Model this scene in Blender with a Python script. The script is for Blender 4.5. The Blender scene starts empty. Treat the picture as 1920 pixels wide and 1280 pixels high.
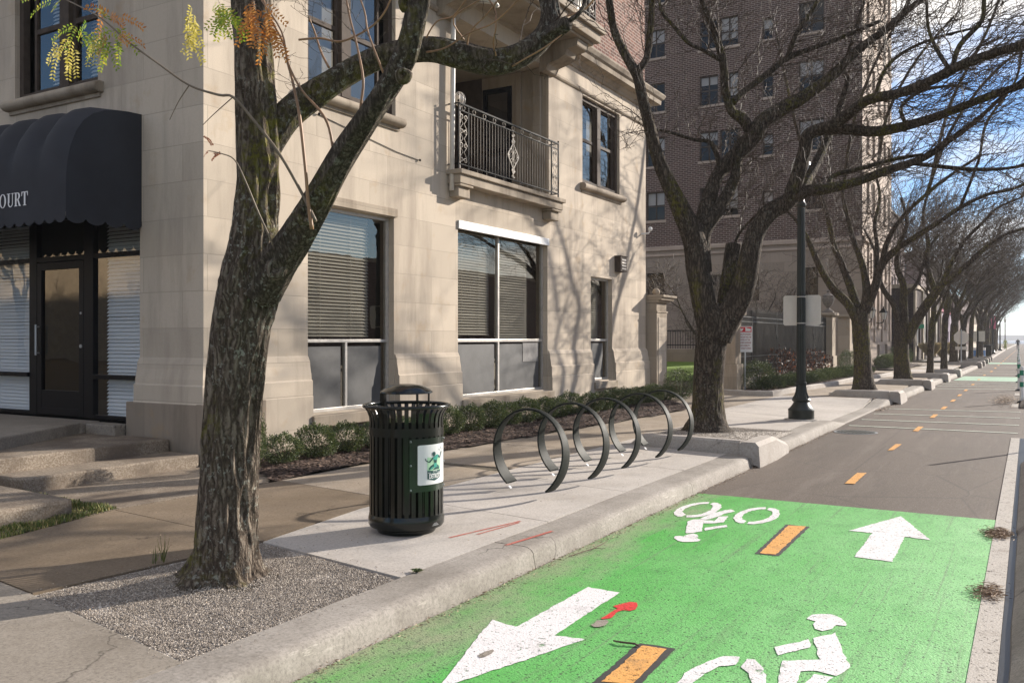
import bpy, bmesh, math, random
from mathutils import Vector, Matrix, noise
R=math.radians
random.seed(7)
scene=bpy.context.scene
COL=scene.collection
# ------------------------------------------------------------------ camera
cam=bpy.data.cameras.new('camera'); camo=bpy.data.objects.new('camera',cam); COL.objects.link(camo)
camo.location=(0,0,1.65); camo.rotation_euler=(R(90),0,math.atan(970/1665.))
cam.sensor_width=36; cam.lens=1665/1920*36; cam.shift_y=-5/1920.; cam.clip_start=.05; cam.clip_end=3000
scene.camera=camo
# ------------------------------------------------------------------ sun and sky
SUN_AZ=math.atan2(.45,.893); SUN_EL=R(20)
sl=bpy.data.lights.new('sun','SUN'); sl.energy=5; sl.angle=R(.55); sl.color=(1,.915,.81)
so=bpy.data.objects.new('sun',sl); COL.objects.link(so)
sd=Vector((math.sin(SUN_AZ)*math.cos(SUN_EL),math.cos(SUN_AZ)*math.cos(SUN_EL),math.sin(SUN_EL)))
so.rotation_euler=sd.to_track_quat('Z','Y').to_euler(); so.location=(20,30,30)
w=bpy.data.worlds.new('World'); scene.world=w; w.use_nodes=True
nt=w.node_tree; nt.nodes.clear()
def wn(t): return nt.nodes.new(t)
sky=wn('ShaderNodeTexSky'); sky.sky_type='NISHITA'; sky.sun_disc=False; sky.sun_elevation=R(24); sky.sun_rotation=SUN_AZ
sky.air_density=1.0; sky.dust_density=.1; sky.ozone_density=3
tc=wn('ShaderNodeTexCoord'); mp=wn('ShaderNodeMapping'); mp.inputs['Scale'].default_value=(1.6,1.6,5.5); mp.inputs['Location'].default_value=(7.3,4.1,.86)
no=wn('ShaderNodeTexNoise'); no.inputs['Scale'].default_value=1.05; no.inputs['Detail'].default_value=8; no.inputs['Roughness'].default_value=.6
cr=wn('ShaderNodeValToRGB'); cr.color_ramp.elements[0].position=.47; cr.color_ramp.elements[1].position=.60
mx=wn('ShaderNodeMixRGB'); mx.inputs[2].default_value=(7.6,7.3,7.0,1)
bg=wn('ShaderNodeBackground'); bg.inputs[1].default_value=.085; wo=wn('ShaderNodeOutputWorld')
L=nt.links.new
L(tc.outputs['Generated'],mp.inputs[0]); L(mp.outputs[0],no.inputs[0]); L(no.outputs[0],cr.inputs[0])
tn=wn('ShaderNodeMixRGB'); tn.blend_type='MULTIPLY'; tn.inputs[0].default_value=1; tn.inputs[2].default_value=(.56,.71,.90,1); L(sky.outputs[0],tn.inputs[1]); L(cr.outputs[0],mx.inputs[0]); L(tn.outputs[0],mx.inputs[1]); L(mx.outputs[0],bg.inputs[0]); L(bg.outputs[0],wo.inputs[0])
vs=scene.view_settings; vs.view_transform='Standard'; vs.look='None'; vs.exposure=.97; vs.gamma=1; vs.use_curve_mapping=False
scene.render.engine='CYCLES'
scene.cycles.max_bounces=6; scene.cycles.transparent_max_bounces=12
# ------------------------------------------------------------------ materials
class NT:
    def __init__(s,name):
        s.m=bpy.data.materials.new(name); s.m.use_nodes=True; s.t=s.m.node_tree; s.t.nodes.clear()
        s.out=s.n('ShaderNodeOutputMaterial'); s.b=s.n('ShaderNodeBsdfPrincipled'); s.l(s.b.outputs[0],s.out.inputs[0])
        s.pos=s.n('ShaderNodeNewGeometry').outputs['Position']
    def n(s,t): return s.t.nodes.new(t)
    def l(s,a,b): s.t.links.new(a,b)
    def set(s,sock,v):
        if isinstance(v,bpy.types.NodeSocket): s.l(v,sock)
        elif isinstance(v,(tuple,list)) and len(v)==3 and sock.type=='RGBA': sock.default_value=(*v,1)
        else: sock.default_value=v
    def mapv(s,sc=(1,1,1),vec=None,rot=(0,0,0),loc=(0,0,0)):
        q=s.n('ShaderNodeMapping'); s.l(vec or s.pos,q.inputs[0]); q.inputs['Scale'].default_value=sc; q.inputs['Rotation'].default_value=rot; q.inputs['Location'].default_value=loc; return q.outputs[0]
    def noise(s,scale,detail=4,rough=.55,vec=None,out=0,dist=0):
        q=s.n('ShaderNodeTexNoise'); s.l(vec or s.pos,q.inputs['Vector']); q.inputs['Scale'].default_value=scale; q.inputs['Detail'].default_value=detail; q.inputs['Roughness'].default_value=rough; q.inputs['Distortion'].default_value=dist; return q.outputs[out]
    def voro(s,scale,vec=None,feat='F1',out='Distance',rnd=1):
        q=s.n('ShaderNodeTexVoronoi'); q.feature=feat; s.l(vec or s.pos,q.inputs['Vector']); q.inputs['Scale'].default_value=scale; q.inputs['Randomness'].default_value=rnd; return q.outputs[out]
    def ramp(s,f,st):
        q=s.n('ShaderNodeValToRGB'); s.l(f,q.inputs[0]); e=q.color_ramp.elements
        while len(e)<len(st): e.new(.5)
        for i,(p,c) in enumerate(st):
            e[i].position=p; e[i].color=(*c,1) if isinstance(c,(tuple,list)) else (c,c,c,1)
        return q.outputs[0]
    def mix(s,f,a,b,bt='MIX'):
        q=s.n('ShaderNodeMixRGB'); q.blend_type=bt; s.set(q.inputs[0],f); s.set(q.inputs[1],a); s.set(q.inputs[2],b); return q.outputs[0]
    def math(s,op,a,b=0,c=0):
        q=s.n('ShaderNodeMath'); q.operation=op; s.set(q.inputs[0],a); s.set(q.inputs[1],b); s.set(q.inputs[2],c); return q.outputs[0]
    def sep(s,vec=None):
        q=s.n('ShaderNodeSeparateXYZ'); s.l(vec or s.pos,q.inputs[0]); return q.outputs
    def comb(s,x,y,z=0):
        q=s.n('ShaderNodeCombineXYZ'); s.set(q.inputs[0],x); s.set(q.inputs[1],y); s.set(q.inputs[2],z); return q.outputs[0]
    def bump(s,h,strength=.3,dist=.01,nrm=None):
        q=s.n('ShaderNodeBump'); s.l(h,q.inputs['Height']); q.inputs['Strength'].default_value=strength; q.inputs['Distance'].default_value=dist
        if nrm: s.l(nrm,q.inputs['Normal'])
        s.l(q.outputs[0],s.b.inputs['Normal']); return q.outputs[0]
    def fin(s,col=None,rough=.8,metal=0,spec=.5):
        if col is not None: s.set(s.b.inputs['Base Color'],col)
        s.set(s.b.inputs['Roughness'],rough); s.b.inputs['Metallic'].default_value=metal
        s.set(s.b.inputs['Specular IOR Level'],spec); return s.m
M={}
def plain(name,col,rough=.6,metal=0,spec=.5,ns=0,na=.25,bs=0,bd=.002):
    n=NT(name); c=(*col,1)
    if ns:
        f=n.noise(ns,6,.65); c=n.mix(n.ramp(f,[(.3,0.0),(.7,1.0)]),tuple(v*(1-na) for v in col),tuple(min(1,v*(1+na)) for v in col))
        if bs: n.bump(f,bs,bd)
    M[name]=n.fin(c,rough,metal,spec); return M[name]
def limestone(name,base,dark,course=.4445,width=1.15,joint=.006,dirty=1.0,shift=0):
    n=NT(name); x,y,z=n.sep()
    h=n.math('ADD',x,y); v=n.comb(n.math('ADD',h,shift),z)
    b=n.n('ShaderNodeTexBrick'); n.l(v,b.inputs['Vector']); b.inputs['Scale'].default_value=1; b.inputs['Brick Width'].default_value=width; b.inputs['Row Height'].default_value=course
    b.inputs['Mortar Size'].default_value=joint; b.inputs['Mortar Smooth'].default_value=.3; b.offset=.37; b.offset_frequency=2
    b.inputs['Color1'].default_value=(.12,.12,.12,1); b.inputs['Color2'].default_value=(.85,.85,.85,1); b.inputs['Mortar'].default_value=(.5,.5,.5,1)
    big=n.noise(.7,5,.6); st=n.noise(1.3,6,.7,n.mapv((1,1,.16)))
    c=n.mix(n.ramp(big,[(.3,0.),(.72,1.)]),base,tuple(v_*.86 for v_ in base))
    c=n.mix(.62,c,n.mix(b.outputs[0],tuple(v_*.68 for v_ in base),tuple(min(1,v_*1.13) for v_ in base)))
    c=n.mix(n.ramp(st,[(.46,0.),(.74,.8*dirty)]),c,dark)
    c=n.mix(n.math('MULTIPLY',n.ramp(n.noise(2.3,4,.6),[(.6,0.),(.72,1.)]),.25*dirty),c,(.36,.22,.09))
    f=n.noise(60,4,.7); c=n.mix(n.ramp(f,[(.35,.12),(.6,0.)]),c,dark)
    c=n.mix(n.math('MULTIPLY',b.outputs[1],.7),c,tuple(min(1,v_*.62) for v_ in base))
    n.bump(n.math('SUBTRACT',n.math('MULTIPLY',f,.25),b.outputs[1]),.35,.006)
    M[name]=n.fin(c,.9,0,.2)
limestone('limestone',(.545,.465,.37),(.25,.205,.165))
limestone('limestone_weathered',(.40,.335,.26),(.16,.125,.09),.6,1.3,.004,1.4,.4)
limestone('plinth_stone',(.30,.245,.19),(.13,.105,.08),.9,1.5,.006,1.2,.2)
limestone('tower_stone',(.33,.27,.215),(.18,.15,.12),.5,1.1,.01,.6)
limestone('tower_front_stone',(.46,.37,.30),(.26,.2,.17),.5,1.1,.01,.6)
def brickmat(name,c1,c2,mort,bw=.215,rh=.075,ms=.011,var=.5,bumpd=.006):
    n=NT(name); x,y,z=n.sep(); v=n.comb(n.math('ADD',x,y),z)
    b=n.n('ShaderNodeTexBrick'); n.l(v,b.inputs['Vector']); b.inputs['Scale'].default_value=1; b.inputs['Brick Width'].default_value=bw; b.inputs['Row Height'].default_value=rh
    b.inputs['Mortar Size'].default_value=ms; b.inputs['Mortar Smooth'].default_value=.2; b.offset=.5
    b.inputs['Color1'].default_value=(*c1,1); b.inputs['Color2'].default_value=(*c2,1); b.inputs['Mortar'].default_value=(*mort,1)
    cell=n.n('ShaderNodeTexWhiteNoise'); cell.noise_dimensions='2D'
    n.l(n.comb(n.math('FLOOR',n.math('DIVIDE',n.math('ADD',x,y),bw*.5)),n.math('FLOOR',n.math('DIVIDE',z,rh))),cell.inputs['Vector'])
    c=n.mix(n.math('MULTIPLY',n.math('MULTIPLY',cell.outputs[0],var),n.math('SUBTRACT',1,b.outputs[1])),b.outputs[0],tuple(v_*.25 for v_ in c1))
    c=n.mix(n.ramp(n.noise(.35,5,.6),[(.35,0.),(.75,.35)]),c,tuple(v_*.45 for v_ in c1))
    n.bump(n.math('SUBTRACT',0,b.outputs[1]),.6,bumpd)
    M[name]=n.fin(c,.9,0,.2)
brickmat('red_brick',(.25,.11,.078),(.14,.066,.052),(.36,.29,.24),var=.7)
brickmat('tower_brick',(.115,.064,.05),(.068,.04,.033),(.26,.21,.18),.29,.1,.018)
brickmat('dark_brick',(.07,.04,.035),(.045,.028,.027),(.1,.08,.075),.3,.1,.015)
brickmat('far_brick',(.17,.11,.10),(.12,.08,.075),(.2,.16,.15),.4,.2,.02)
def concrete(name,base,stain,sp=1.0,rough=.85,lines=0,scuff=0):
    n=NT(name); a=n.noise(1.1,6,.62); b=n.noise(7,6,.7); f=n.noise(140,4,.75)
    c=n.mix(n.ramp(a,[(.38,0.),(.7,.75*sp)]),base,stain)
    c=n.mix(n.ramp(b,[(.45,0.),(.72,.35*sp)]),c,stain)
    c=n.mix(n.ramp(f,[(.4,.30),(.62,0.)]),c,tuple(v*.45 for v in base)); g_=n.noise(46,4,.8); c=n.mix(n.ramp(g_,[(.36,.55),(.5,0.)]),c,tuple(v*.6 for v in stain)); c=n.mix(n.ramp(g_,[(.54,0.),(.68,.35)]),c,tuple(min(1,v*1.25) for v in base)); c=n.mix(n.ramp(n.noise(2.4,7,.75,n.mapv((1,.7,1),loc=(3,7,1))),[(.5,0.),(.66,.5)]),c,tuple(v*.82 for v in stain))
    cv=n.n('ShaderNodeVectorMath'); cv.operation='ADD'; sc3=n.n('ShaderNodeVectorMath'); sc3.operation='SCALE'; n.l(n.noise(3,4,out=1),sc3.inputs[0]); sc3.inputs['Scale'].default_value=.5; n.l(n.pos,cv.inputs[0]); n.l(sc3.outputs[0],cv.inputs[1]); c=n.mix(n.math('MULTIPLY',n.ramp(n.voro(.62,cv.outputs[0],'DISTANCE_TO_EDGE'),[(0.,.75*sp),(.006,0.)]),n.ramp(n.noise(.6,2),[(.5,0.),(.55,1.)])),c,tuple(v*.3 for v in stain))
    s=n.voro(38); c=n.mix(n.ramp(s,[(.06,.6),(.1,0.)]),c,tuple(v*.35 for v in stain))
    if scuff:
        x,y,z=n.sep(); sc_=n.math('MULTIPLY',n.ramp(n.noise(3.2,5,.7,n.mapv((6,1.3,9))),[(.58,0.),(.66,.45)]),n.math('MULTIPLY',n.math('GREATER_THAN',z,.055),n.math('LESS_THAN',z,.146))); c=n.mix(n.math('MULTIPLY',sc_,n.ramp(n.noise(.9,2),[(.5,0.),(.56,1.)])),c,(.62,.57,.5))
    hgt=f
    if lines:
        wv=n.n('ShaderNodeTexWave'); n.l(n.mapv((1,1,1),rot=(0,0,R(3))),wv.inputs[0]); wv.inputs['Scale'].default_value=26; wv.inputs['Distortion'].default_value=2.5; wv.bands_direction='Y'
        hgt=n.math('ADD',f,n.math('MULTIPLY',wv.outputs[1],.35)); c=n.mix(n.math('MULTIPLY',wv.outputs[1],.09),c,tuple(v*.5 for v in base))
    n.bump(hgt,.5,.003); M[name]=n.fin(c,rough,0,.25)
concrete('new_concrete',(.55,.505,.455),(.40,.355,.31),.6,lines=1)
concrete('walk_concrete',(.40,.335,.265),(.25,.195,.135),.9)
concrete('old_concrete',(.34,.30,.25),(.205,.175,.14),1)
concrete('stained_concrete',(.235,.18,.125),(.15,.11,.07),1)
concrete('kerb_concrete',(.38,.345,.305),(.21,.185,.155),1.15,scuff=1)
concrete('white_kerb',(.47,.43,.39),(.33,.29,.25),.9)
concrete('step_concrete',(.31,.27,.22),(.17,.14,.11),1)
# step stone with exposed aggregate
n=NT('aggregate'); v=n.voro(75,out='Color'); d=n.voro(75)
c=n.mix(n.ramp(n.sep(v)[0],[(.2,0.),(.9,1.)]),(.17,.13,.09),(.29,.24,.185)); c=n.mix(n.ramp(n.noise(1.6,5,.6),[(.42,0.),(.6,.85)]),c,(.11,.08,.055))
n.bump(d,.4,.004); M['aggregate']=n.fin(c,.8)
# gravel and mulch beds
n=NT('gravel'); v=n.voro(85,out='Color'); d=n.voro(85)
c=n.ramp(n.sep(v)[0],[(0,(.17,.14,.115)),(.45,(.40,.35,.30)),(1,(.72,.66,.58))]); c=n.mix(n.ramp(n.noise(3,4,.6),[(.5,0.),(.75,.5)]),c,(.22,.18,.14))
n.bump(n.math('SUBTRACT',1,d),1,.012); M['gravel']=n.fin(c,.85)
n=NT('mulch'); f=n.noise(45,6,.8,n.mapv((1,.45,1),rot=(0,0,.7))); c=n.ramp(f,[(.3,(.018,.011,.009)),(.55,(.075,.045,.032)),(.75,(.17,.11,.08))]); n.bump(f,1,.04); M['mulch']=n.fin(c,.9)
n=NT('mulch_chip'); oi=n.n('ShaderNodeNewGeometry'); c=n.ramp(oi.outputs['Random Per Island'],[(0,(.02,.012,.01)),(.55,(.095,.055,.04)),(1,(.25,.17,.12))]); M['mulch_chip']=n.fin(c,.85)
n=NT('pebble'); oi=n.n('ShaderNodeNewGeometry'); c=n.ramp(oi.outputs['Random Per Island'],[(0,(.11,.09,.07)),(.45,(.23,.19,.15)),(.9,(.38,.325,.27)),(1,(.58,.52,.44))]); M['pebble']=n.fin(c,.75)
n=NT('dry_leaf'); oi=n.n('ShaderNodeNewGeometry'); c=n.ramp(oi.outputs['Random Per Island'],[(0,(.09,.05,.03)),(.5,(.24,.15,.09)),(1,(.5,.38,.25))]); M['dry_leaf']=n.fin(c,.85)
n=NT('grass'); oi=n.n('ShaderNodeNewGeometry'); c=n.ramp(oi.outputs['Random Per Island'],[(0,(.05,.075,.012)),(.5,(.10,.14,.02)),(.75,(.22,.2,.05)),(1,(.36,.28,.13))]); M['grass_blade']=n.fin(c,.6)
n=NT('lawn'); c=n.ramp(n.noise(30,5,.7),[(.3,(.10,.17,.015)),(.7,(.22,.34,.03))]); n.bump(n.noise(80,4),1,.04); M['lawn']=n.fin(c,.8)
n=NT('soil'); c=n.ramp(n.noise(25,6,.7),[(.3,(.05,.04,.025)),(.7,(.14,.11,.07))]); n.bump(n.noise(50,5),.8,.02); M['soil']=n.fin(c,.9)
# asphalt
n=NT('asphalt'); f=n.noise(230,3,.7); sp=n.voro(130,out='Color'); a=n.noise(.45,6,.6,n.mapv((1.6,.35,1)))
c=n.mix(n.ramp(a,[(.3,0.),(.7,1.)]),(.078,.058,.043),(.122,.092,.070)); c=n.mix(n.ramp(n.sep(sp)[0],[(.0,.35),(.25,0.)]),c,(.04,.033,.03)); c=n.mix(n.ramp(n.sep(sp)[1],[(.85,0.),(1,.45)]),c,(.3,.27,.24))
c=n.mix(n.ramp(n.noise(1.6,5,.7,n.mapv((2.5,.25,1))),[(.52,0.),(.72,.45)]),c,(.2,.165,.14)); c=n.mix(n.ramp(n.noise(1.1,5,.7,n.mapv((3.,.3,1),loc=(5,2,0))),[(.54,0.),(.7,.5)]),c,(.055,.042,.034)); ck=n.voro(.55,n.mapv((1,.7,1),n.noise(1.5,3,out=1) if 0 else None),'DISTANCE_TO_EDGE'); c=n.mix(n.ramp(ck,[(.0,.5),(.006,0.)]),c,(.03,.025,.022))
g_=n.noise(58,4,.85); c=n.mix(n.ramp(g_,[(.34,.6),(.5,0.)]),c,(.035,.028,.024)); c=n.mix(n.ramp(g_,[(.54,0.),(.68,.4)]),c,(.22,.185,.16)); n.bump(g_,.7,.006); M['asphalt']=n.fin(c,.8,0,.35)
# green paint over asphalt
n=NT('green_paint'); x,y,z=n.sep(); pit=n.noise(95,3,.6); pv=n.noise(38,4,.7); worn=n.noise(1.6,6,.65,n.mapv((1,.5,1)))
lat=n.math('MULTIPLY_ADD',x,.36,1.05)  # paler to the right: paint wear and sheen put into the colour
base=n.mix(n.math('ADD',n.math('MULTIPLY',lat,.75),n.ramp(worn,[(.35,0.),(.75,.45)])),(.05,.36,.035),(.23,.52,.20))
fade=n.ramp(n.math('ADD',n.math('MULTIPLY',n.math('SUBTRACT',-2.55,x),1.6),n.math('MULTIPLY',n.math('SUBTRACT',worn,.5),3.2)),[(0.,0.),(.9,.8)])
base=n.mix(n.ramp(n.noise(5.5,5,.7,n.mapv((1,.6,1))),[(.5,0.),(.72,.38)]),base,(.02,.20,.025)); base=n.mix(n.ramp(n.noise(2.2,6,.7,n.mapv((3.2,.16,1))),[(.57,0.),(.7,.4)]),base,(.13,.19,.10)); c=n.mix(fade,base,(.29,.27,.19))
lin=n.noise(3,3,.6,n.mapv((9,.12,1))); c=n.mix(n.ramp(lin,[(.58,0.),(.70,.5)]),c,(.14,.20,.11)); c=n.mix(n.ramp(n.noise(1.2,6,.75,n.mapv((1,1,1),loc=(9,4,2))),[(.56,0.),(.7,.4)]),c,(.05,.16,.04))
dots=n.ramp(n.noise(62,3,.6),[(.575,0.),(.63,.9)]); c=n.mix(dots,c,(.035,.05,.03))
n.bump(pit,.85,.006); M['green_paint']=n.fin(c,n.ramp(pv,[(.3,.5),(.7,.75)]),0,.4)
def paint(name,col,wear,wc,amt=.75,dots=.62):
    n=NT(name); p=n.noise(85,3,.6); c=n.mix(n.ramp(n.noise(wear,6,.75),[(.53,0.),(.72,amt)]),col,wc); c=n.mix(n.ramp(n.noise(22,5,.8),[(.6,0.),(.7,.45)]),c,wc)
    c=n.mix(n.ramp(n.noise(75,2,.5),[(dots,0.),(dots+.05,.6)]),c,tuple(v*.6 for v in wc)); n.bump(p,.8,.005); n.fin(c,.6,0,.4); hole=n.math('MAXIMUM',n.ramp(n.noise(wear*1.3,7,.8,n.mapv((1,1,1),loc=(3,1,0))),[(.60,0.),(.66,.8)]),n.ramp(n.noise(48,3,.7),[(.60,0.),(.66,.85)])); t=n.n('ShaderNodeBsdfTransparent'); mm=n.n('ShaderNodeMixShader'); n.l(hole,mm.inputs[0]); n.l(n.b.outputs[0],mm.inputs[1]); n.l(t.outputs[0],mm.inputs[2]); n.l(mm.outputs[0],n.out.inputs[0]); M[name]=n.m
paint('white_paint',(.74,.71,.70),3,(.33,.31,.29),.5,.66)
paint('yellow_paint',(.72,.36,.10),5,(.25,.16,.08),.7)
paint('red_spray',(.62,.03,.03),12,(.3,.1,.06),.5)
paint('old_red',(.48,.12,.09),9,(.36,.3,.25),1)
paint('pale_stripe',(.60,.64,.53),4,(.15,.13,.11),.9,.58)
paint('mint_patch',(.38,.56,.40),3,(.3,.33,.26),.8,.6)
paint('line_white',(.42,.38,.33),4,(.28,.24,.2),.9,.62)
plain('tar',(.03,.028,.027),.8,ns=40)
# metals, paint
plain('black_steel',(.006,.008,.006),.2,0,.45,ns=9,na=.4)
plain('green_black',(.008,.02,.012),.22,0,.6,ns=6,na=.4)
plain('hoop_steel',(.014,.017,.014),.6,0,.14,ns=14,na=.25,bs=.1,bd=.001)
plain('black_iron',(.010,.010,.010),.7,0,.15)
plain('scroll_iron',(.34,.30,.25),.6,0,.3,ns=25)
plain('fence_iron',(.018,.017,.016),.5,0,.5)
plain('pale_iron',(.15,.13,.11),.7,0,.2,ns=25,na=.3)
plain('lamp_green',(.014,.018,.014),.4,0,.4,ns=8,na=.3)
plain('dark_frame',(.005,.005,.007),.4,0,.12)
plain('bronze_frame',(.07,.053,.042),.75,0,.15,ns=8)
plain('aluminium',(.48,.45,.41),.42,.35,.5,ns=12,na=.15)
plain('white_metal',(.72,.71,.69),.4,.0,.5,ns=7,na=.12)
plain('window_board',(.068,.067,.066),.55,0,.4,ns=3,na=.25)
plain('plywood',(.2,.19,.18),.7,ns=6,na=.3)
plain('blind_slat',(.50,.47,.42),.5)
plain('blind_white',(.86,.88,.90),.5)
plain('room_dark',(.012,.011,.010),.9)
plain('curtain',(.50,.47,.44),.8)
plain('sign_back',(.66,.62,.55),.5,.1,.5,ns=10,na=.07)
plain('sign_white',(.74,.74,.74),.4)
plain('sign_red',(.60,.03,.04),.4); plain('sign_text',(.30,.05,.04),.5)
plain('street_green',(.02,.26,.14),.4); plain('galvanised',(.42,.43,.44),.45,.5,.5)
plain('teal',(.05,.36,.28),.4); plain('dark_teal',(.008,.065,.065),.4); plain('emblem_green',(.42,.66,.44),.4)
plain('rubber',(.02,.02,.021),.35,ns=5)
plain('delineator_white',(.7,.7,.68),.5); plain('delineator_green',(.01,.20,.11),.5)
plain('urn_stone',(.20,.175,.15),.9,ns=12,na=.4,bs=.3,bd=.01)
plain('lamp_glass',(.62,.62,.58),.2)
plain('blue_plastic',(.08,.22,.5),.5); plain('pvc',(.62,.58,.52),.45,ns=6,na=.12); plain('skin',(.4,.25,.18),.6)
plain('dark_cloth',(.04,.04,.05),.9); plain('bright_cloth',(.35,.4,.1),.9)
plain('banner',(.55,.12,.2),.7); plain('mauve',(.22,.17,.24),.8,ns=3); plain('tan_wall',(.42,.35,.26),.85,ns=2)
plain('cool_glass',(.10,.12,.14),.1,0,.8); plain('pale_sheet',(.6,.57,.5),.7)
n=NT('awning_cloth'); f=n.noise(400,2,.5); c=n.mix(n.ramp(n.noise(1.5,4,.6),[(.3,0.),(.7,1.)]),(.013,.014,.019),(.023,.025,.033)); n.bump(f,.3,.002); M['awning_cloth']=n.fin(c,.75,0,.4)
# glass: real pane, part mirror part clear
def glass(name,tint,base,gain,wav=.15):
    n=NT(name); t=n.n('ShaderNodeBsdfTransparent'); t.inputs[0].default_value=(*tint,1); g=n.n('ShaderNodeBsdfGlossy'); g.inputs['Roughness'].default_value=.015; g.inputs[0].default_value=(.90,.82,.70,1)
    ge=n.n('ShaderNodeNewGeometry'); dt=n.n('ShaderNodeVectorMath'); dt.operation='DOT_PRODUCT'; n.l(ge.outputs['Normal'],dt.inputs[0]); n.l(ge.outputs['Incoming'],dt.inputs[1])
    fr=n.math('POWER',n.math('SUBTRACT',1,n.math('ABSOLUTE',dt.outputs['Value'])),4.5)
    bp=n.n('ShaderNodeBump'); n.l(n.noise(1.6,2,.5),bp.inputs['Height']); bp.inputs['Strength'].default_value=wav; bp.inputs['Distance'].default_value=.012; n.l(bp.outputs[0],g.inputs['Normal'])
    k=n.math('MULTIPLY_ADD',fr,gain,base); k.node.use_clamp=True
    m=n.n('ShaderNodeMixShader'); n.l(k,m.inputs[0]); n.l(t.outputs[0],m.inputs[1]); n.l(g.outputs[0],m.inputs[2]); n.l(m.outputs[0],n.out.inputs[0]); M[name]=n.m
glass('window_glass',(.66,.66,.63),.16,1.2,.10)
glass('tower_glass',(.8,.8,.8),.03,.8)
glass('shop_glass',(.93,.95,.96),.16,1.0,.12)
glass('dark_glass',(.35,.36,.38),.12,1.1)
# bark
def bark(name,lichen=.5,moss=.5,c0=(.09,.068,.051),c1=(.25,.205,.16),sc=1.2,crack=.42):
    n=NT(name); q=n.n('ShaderNodeVectorMath'); q.operation='ADD'; nz=n.n('ShaderNodeVectorMath'); nz.operation='SCALE'; n.l(n.noise(9*sc,4,.6,out=1),nz.inputs[0]); nz.inputs['Scale'].default_value=.075/sc; n.l(n.pos,q.inputs[0]); n.l(nz.outputs[0],q.inputs[1])
    v=n.mapv((1,1,.15),q.outputs[0]); e=n.voro(24*sc,v,'DISTANCE_TO_EDGE'); e2=n.voro(52*sc,v,'DISTANCE_TO_EDGE'); fine=n.noise(60*sc,5,.75,n.mapv((1,1,.3)))
    r=n.math('ADD',n.math('MULTIPLY',n.ramp(e,[(0.,0.),(.3,1.)]),crack),n.math('ADD',n.math('MULTIPLY',n.ramp(e2,[(0.,0.),(.3,1.)]),.16),n.math('MULTIPLY',fine,.95-crack)))
    c=n.ramp(r,[(.22,tuple(k*.42 for k in c0)),(.48,c0),(.88,c1)]); 
    li=n.math('MULTIPLY',n.ramp(n.noise(30,5,.7),[(.56,0.),(.62,1.)]),n.ramp(n.noise(3.1,3),[(.42,0.),(.6,lichen)])); c=n.mix(li,c,(.33,.33,.28))
    mo=n.math('MULTIPLY',n.ramp(n.noise(17,5,.7),[(.45,0.),(.6,1.)]),n.ramp(n.noise(1.7,3,.5,n.mapv((1,1,.5),loc=(2,0,0))),[(.5,0.),(.62,moss)])); c=n.mix(mo,c,(.16,.15,.012))
    n.bump(r,1,.035/sc); M[name]=n.fin(c,.92,0,.2)
bark('bark_near',.9,.7); bark('bark_near_limb',.8,.45,(.055,.043,.033),(.22,.18,.14),1.25,.2); bark('bark_street',.35,.5,(.045,.034,.025),(.18,.14,.105),1,.3); bark('bark_limb',.45,.5,(.022,.018,.014),(.085,.07,.055))
plain('twig',(.085,.064,.049),.7,0,.2,ns=4,na=.4); plain('young_stem',(.27,.15,.075),.5,ns=8,na=.3); plain('whip',(.16,.12,.08),.55,ns=8)
def leafmat(name,stops,tr=.3):
    n=NT(name); oi=n.n('ShaderNodeNewGeometry'); c=n.ramp(oi.outputs['Random Per Island'],stops); n.fin(c,.55)
    t=n.n('ShaderNodeBsdfTranslucent'); n.l(c,t.inputs[0]); m=n.n('ShaderNodeMixShader'); m.inputs[0].default_value=tr; n.l(n.b.outputs[0],m.inputs[1]); n.l(t.outputs[0],m.inputs[2]); n.l(m.outputs[0],n.out.inputs[0]); M[name]=n.m
leafmat('leaf_green',[(0,(.13,.24,.02)),(.6,(.34,.42,.04)),(1,(.55,.45,.06))],.45)
leafmat('leaf_yellow',[(0,(.4,.34,.04)),(1,(.7,.6,.2))],.45); leafmat('leaf_orange',[(0,(.45,.15,.03)),(1,(.7,.33,.08))],.45); leafmat('leaf_brown',[(0,(.2,.06,.03)),(1,(.35,.13,.06))],.3)
leafmat('box_leaf',[(0,(.02,.032,.01)),(.55,(.065,.095,.025)),(.9,(.14,.17,.05)),(1,(.25,.24,.12))],.2)
leafmat('red_leaf',[(0,(.035,.02,.016)),(.6,(.10,.05,.035)),(.9,(.22,.10,.05)),(1,(.5,.14,.04))],.25)
leafmat('tall_grass',[(0,(.2,.16,.08)),(1,(.4,.32,.18))],.2)
n=NT('river'); f=n.noise(.06,5,.7,n.mapv((1,3,1))); n.bump(f,.5,3); M['river']=n.fin((.10,.13,.16,1),.35,0,.8)
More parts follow.
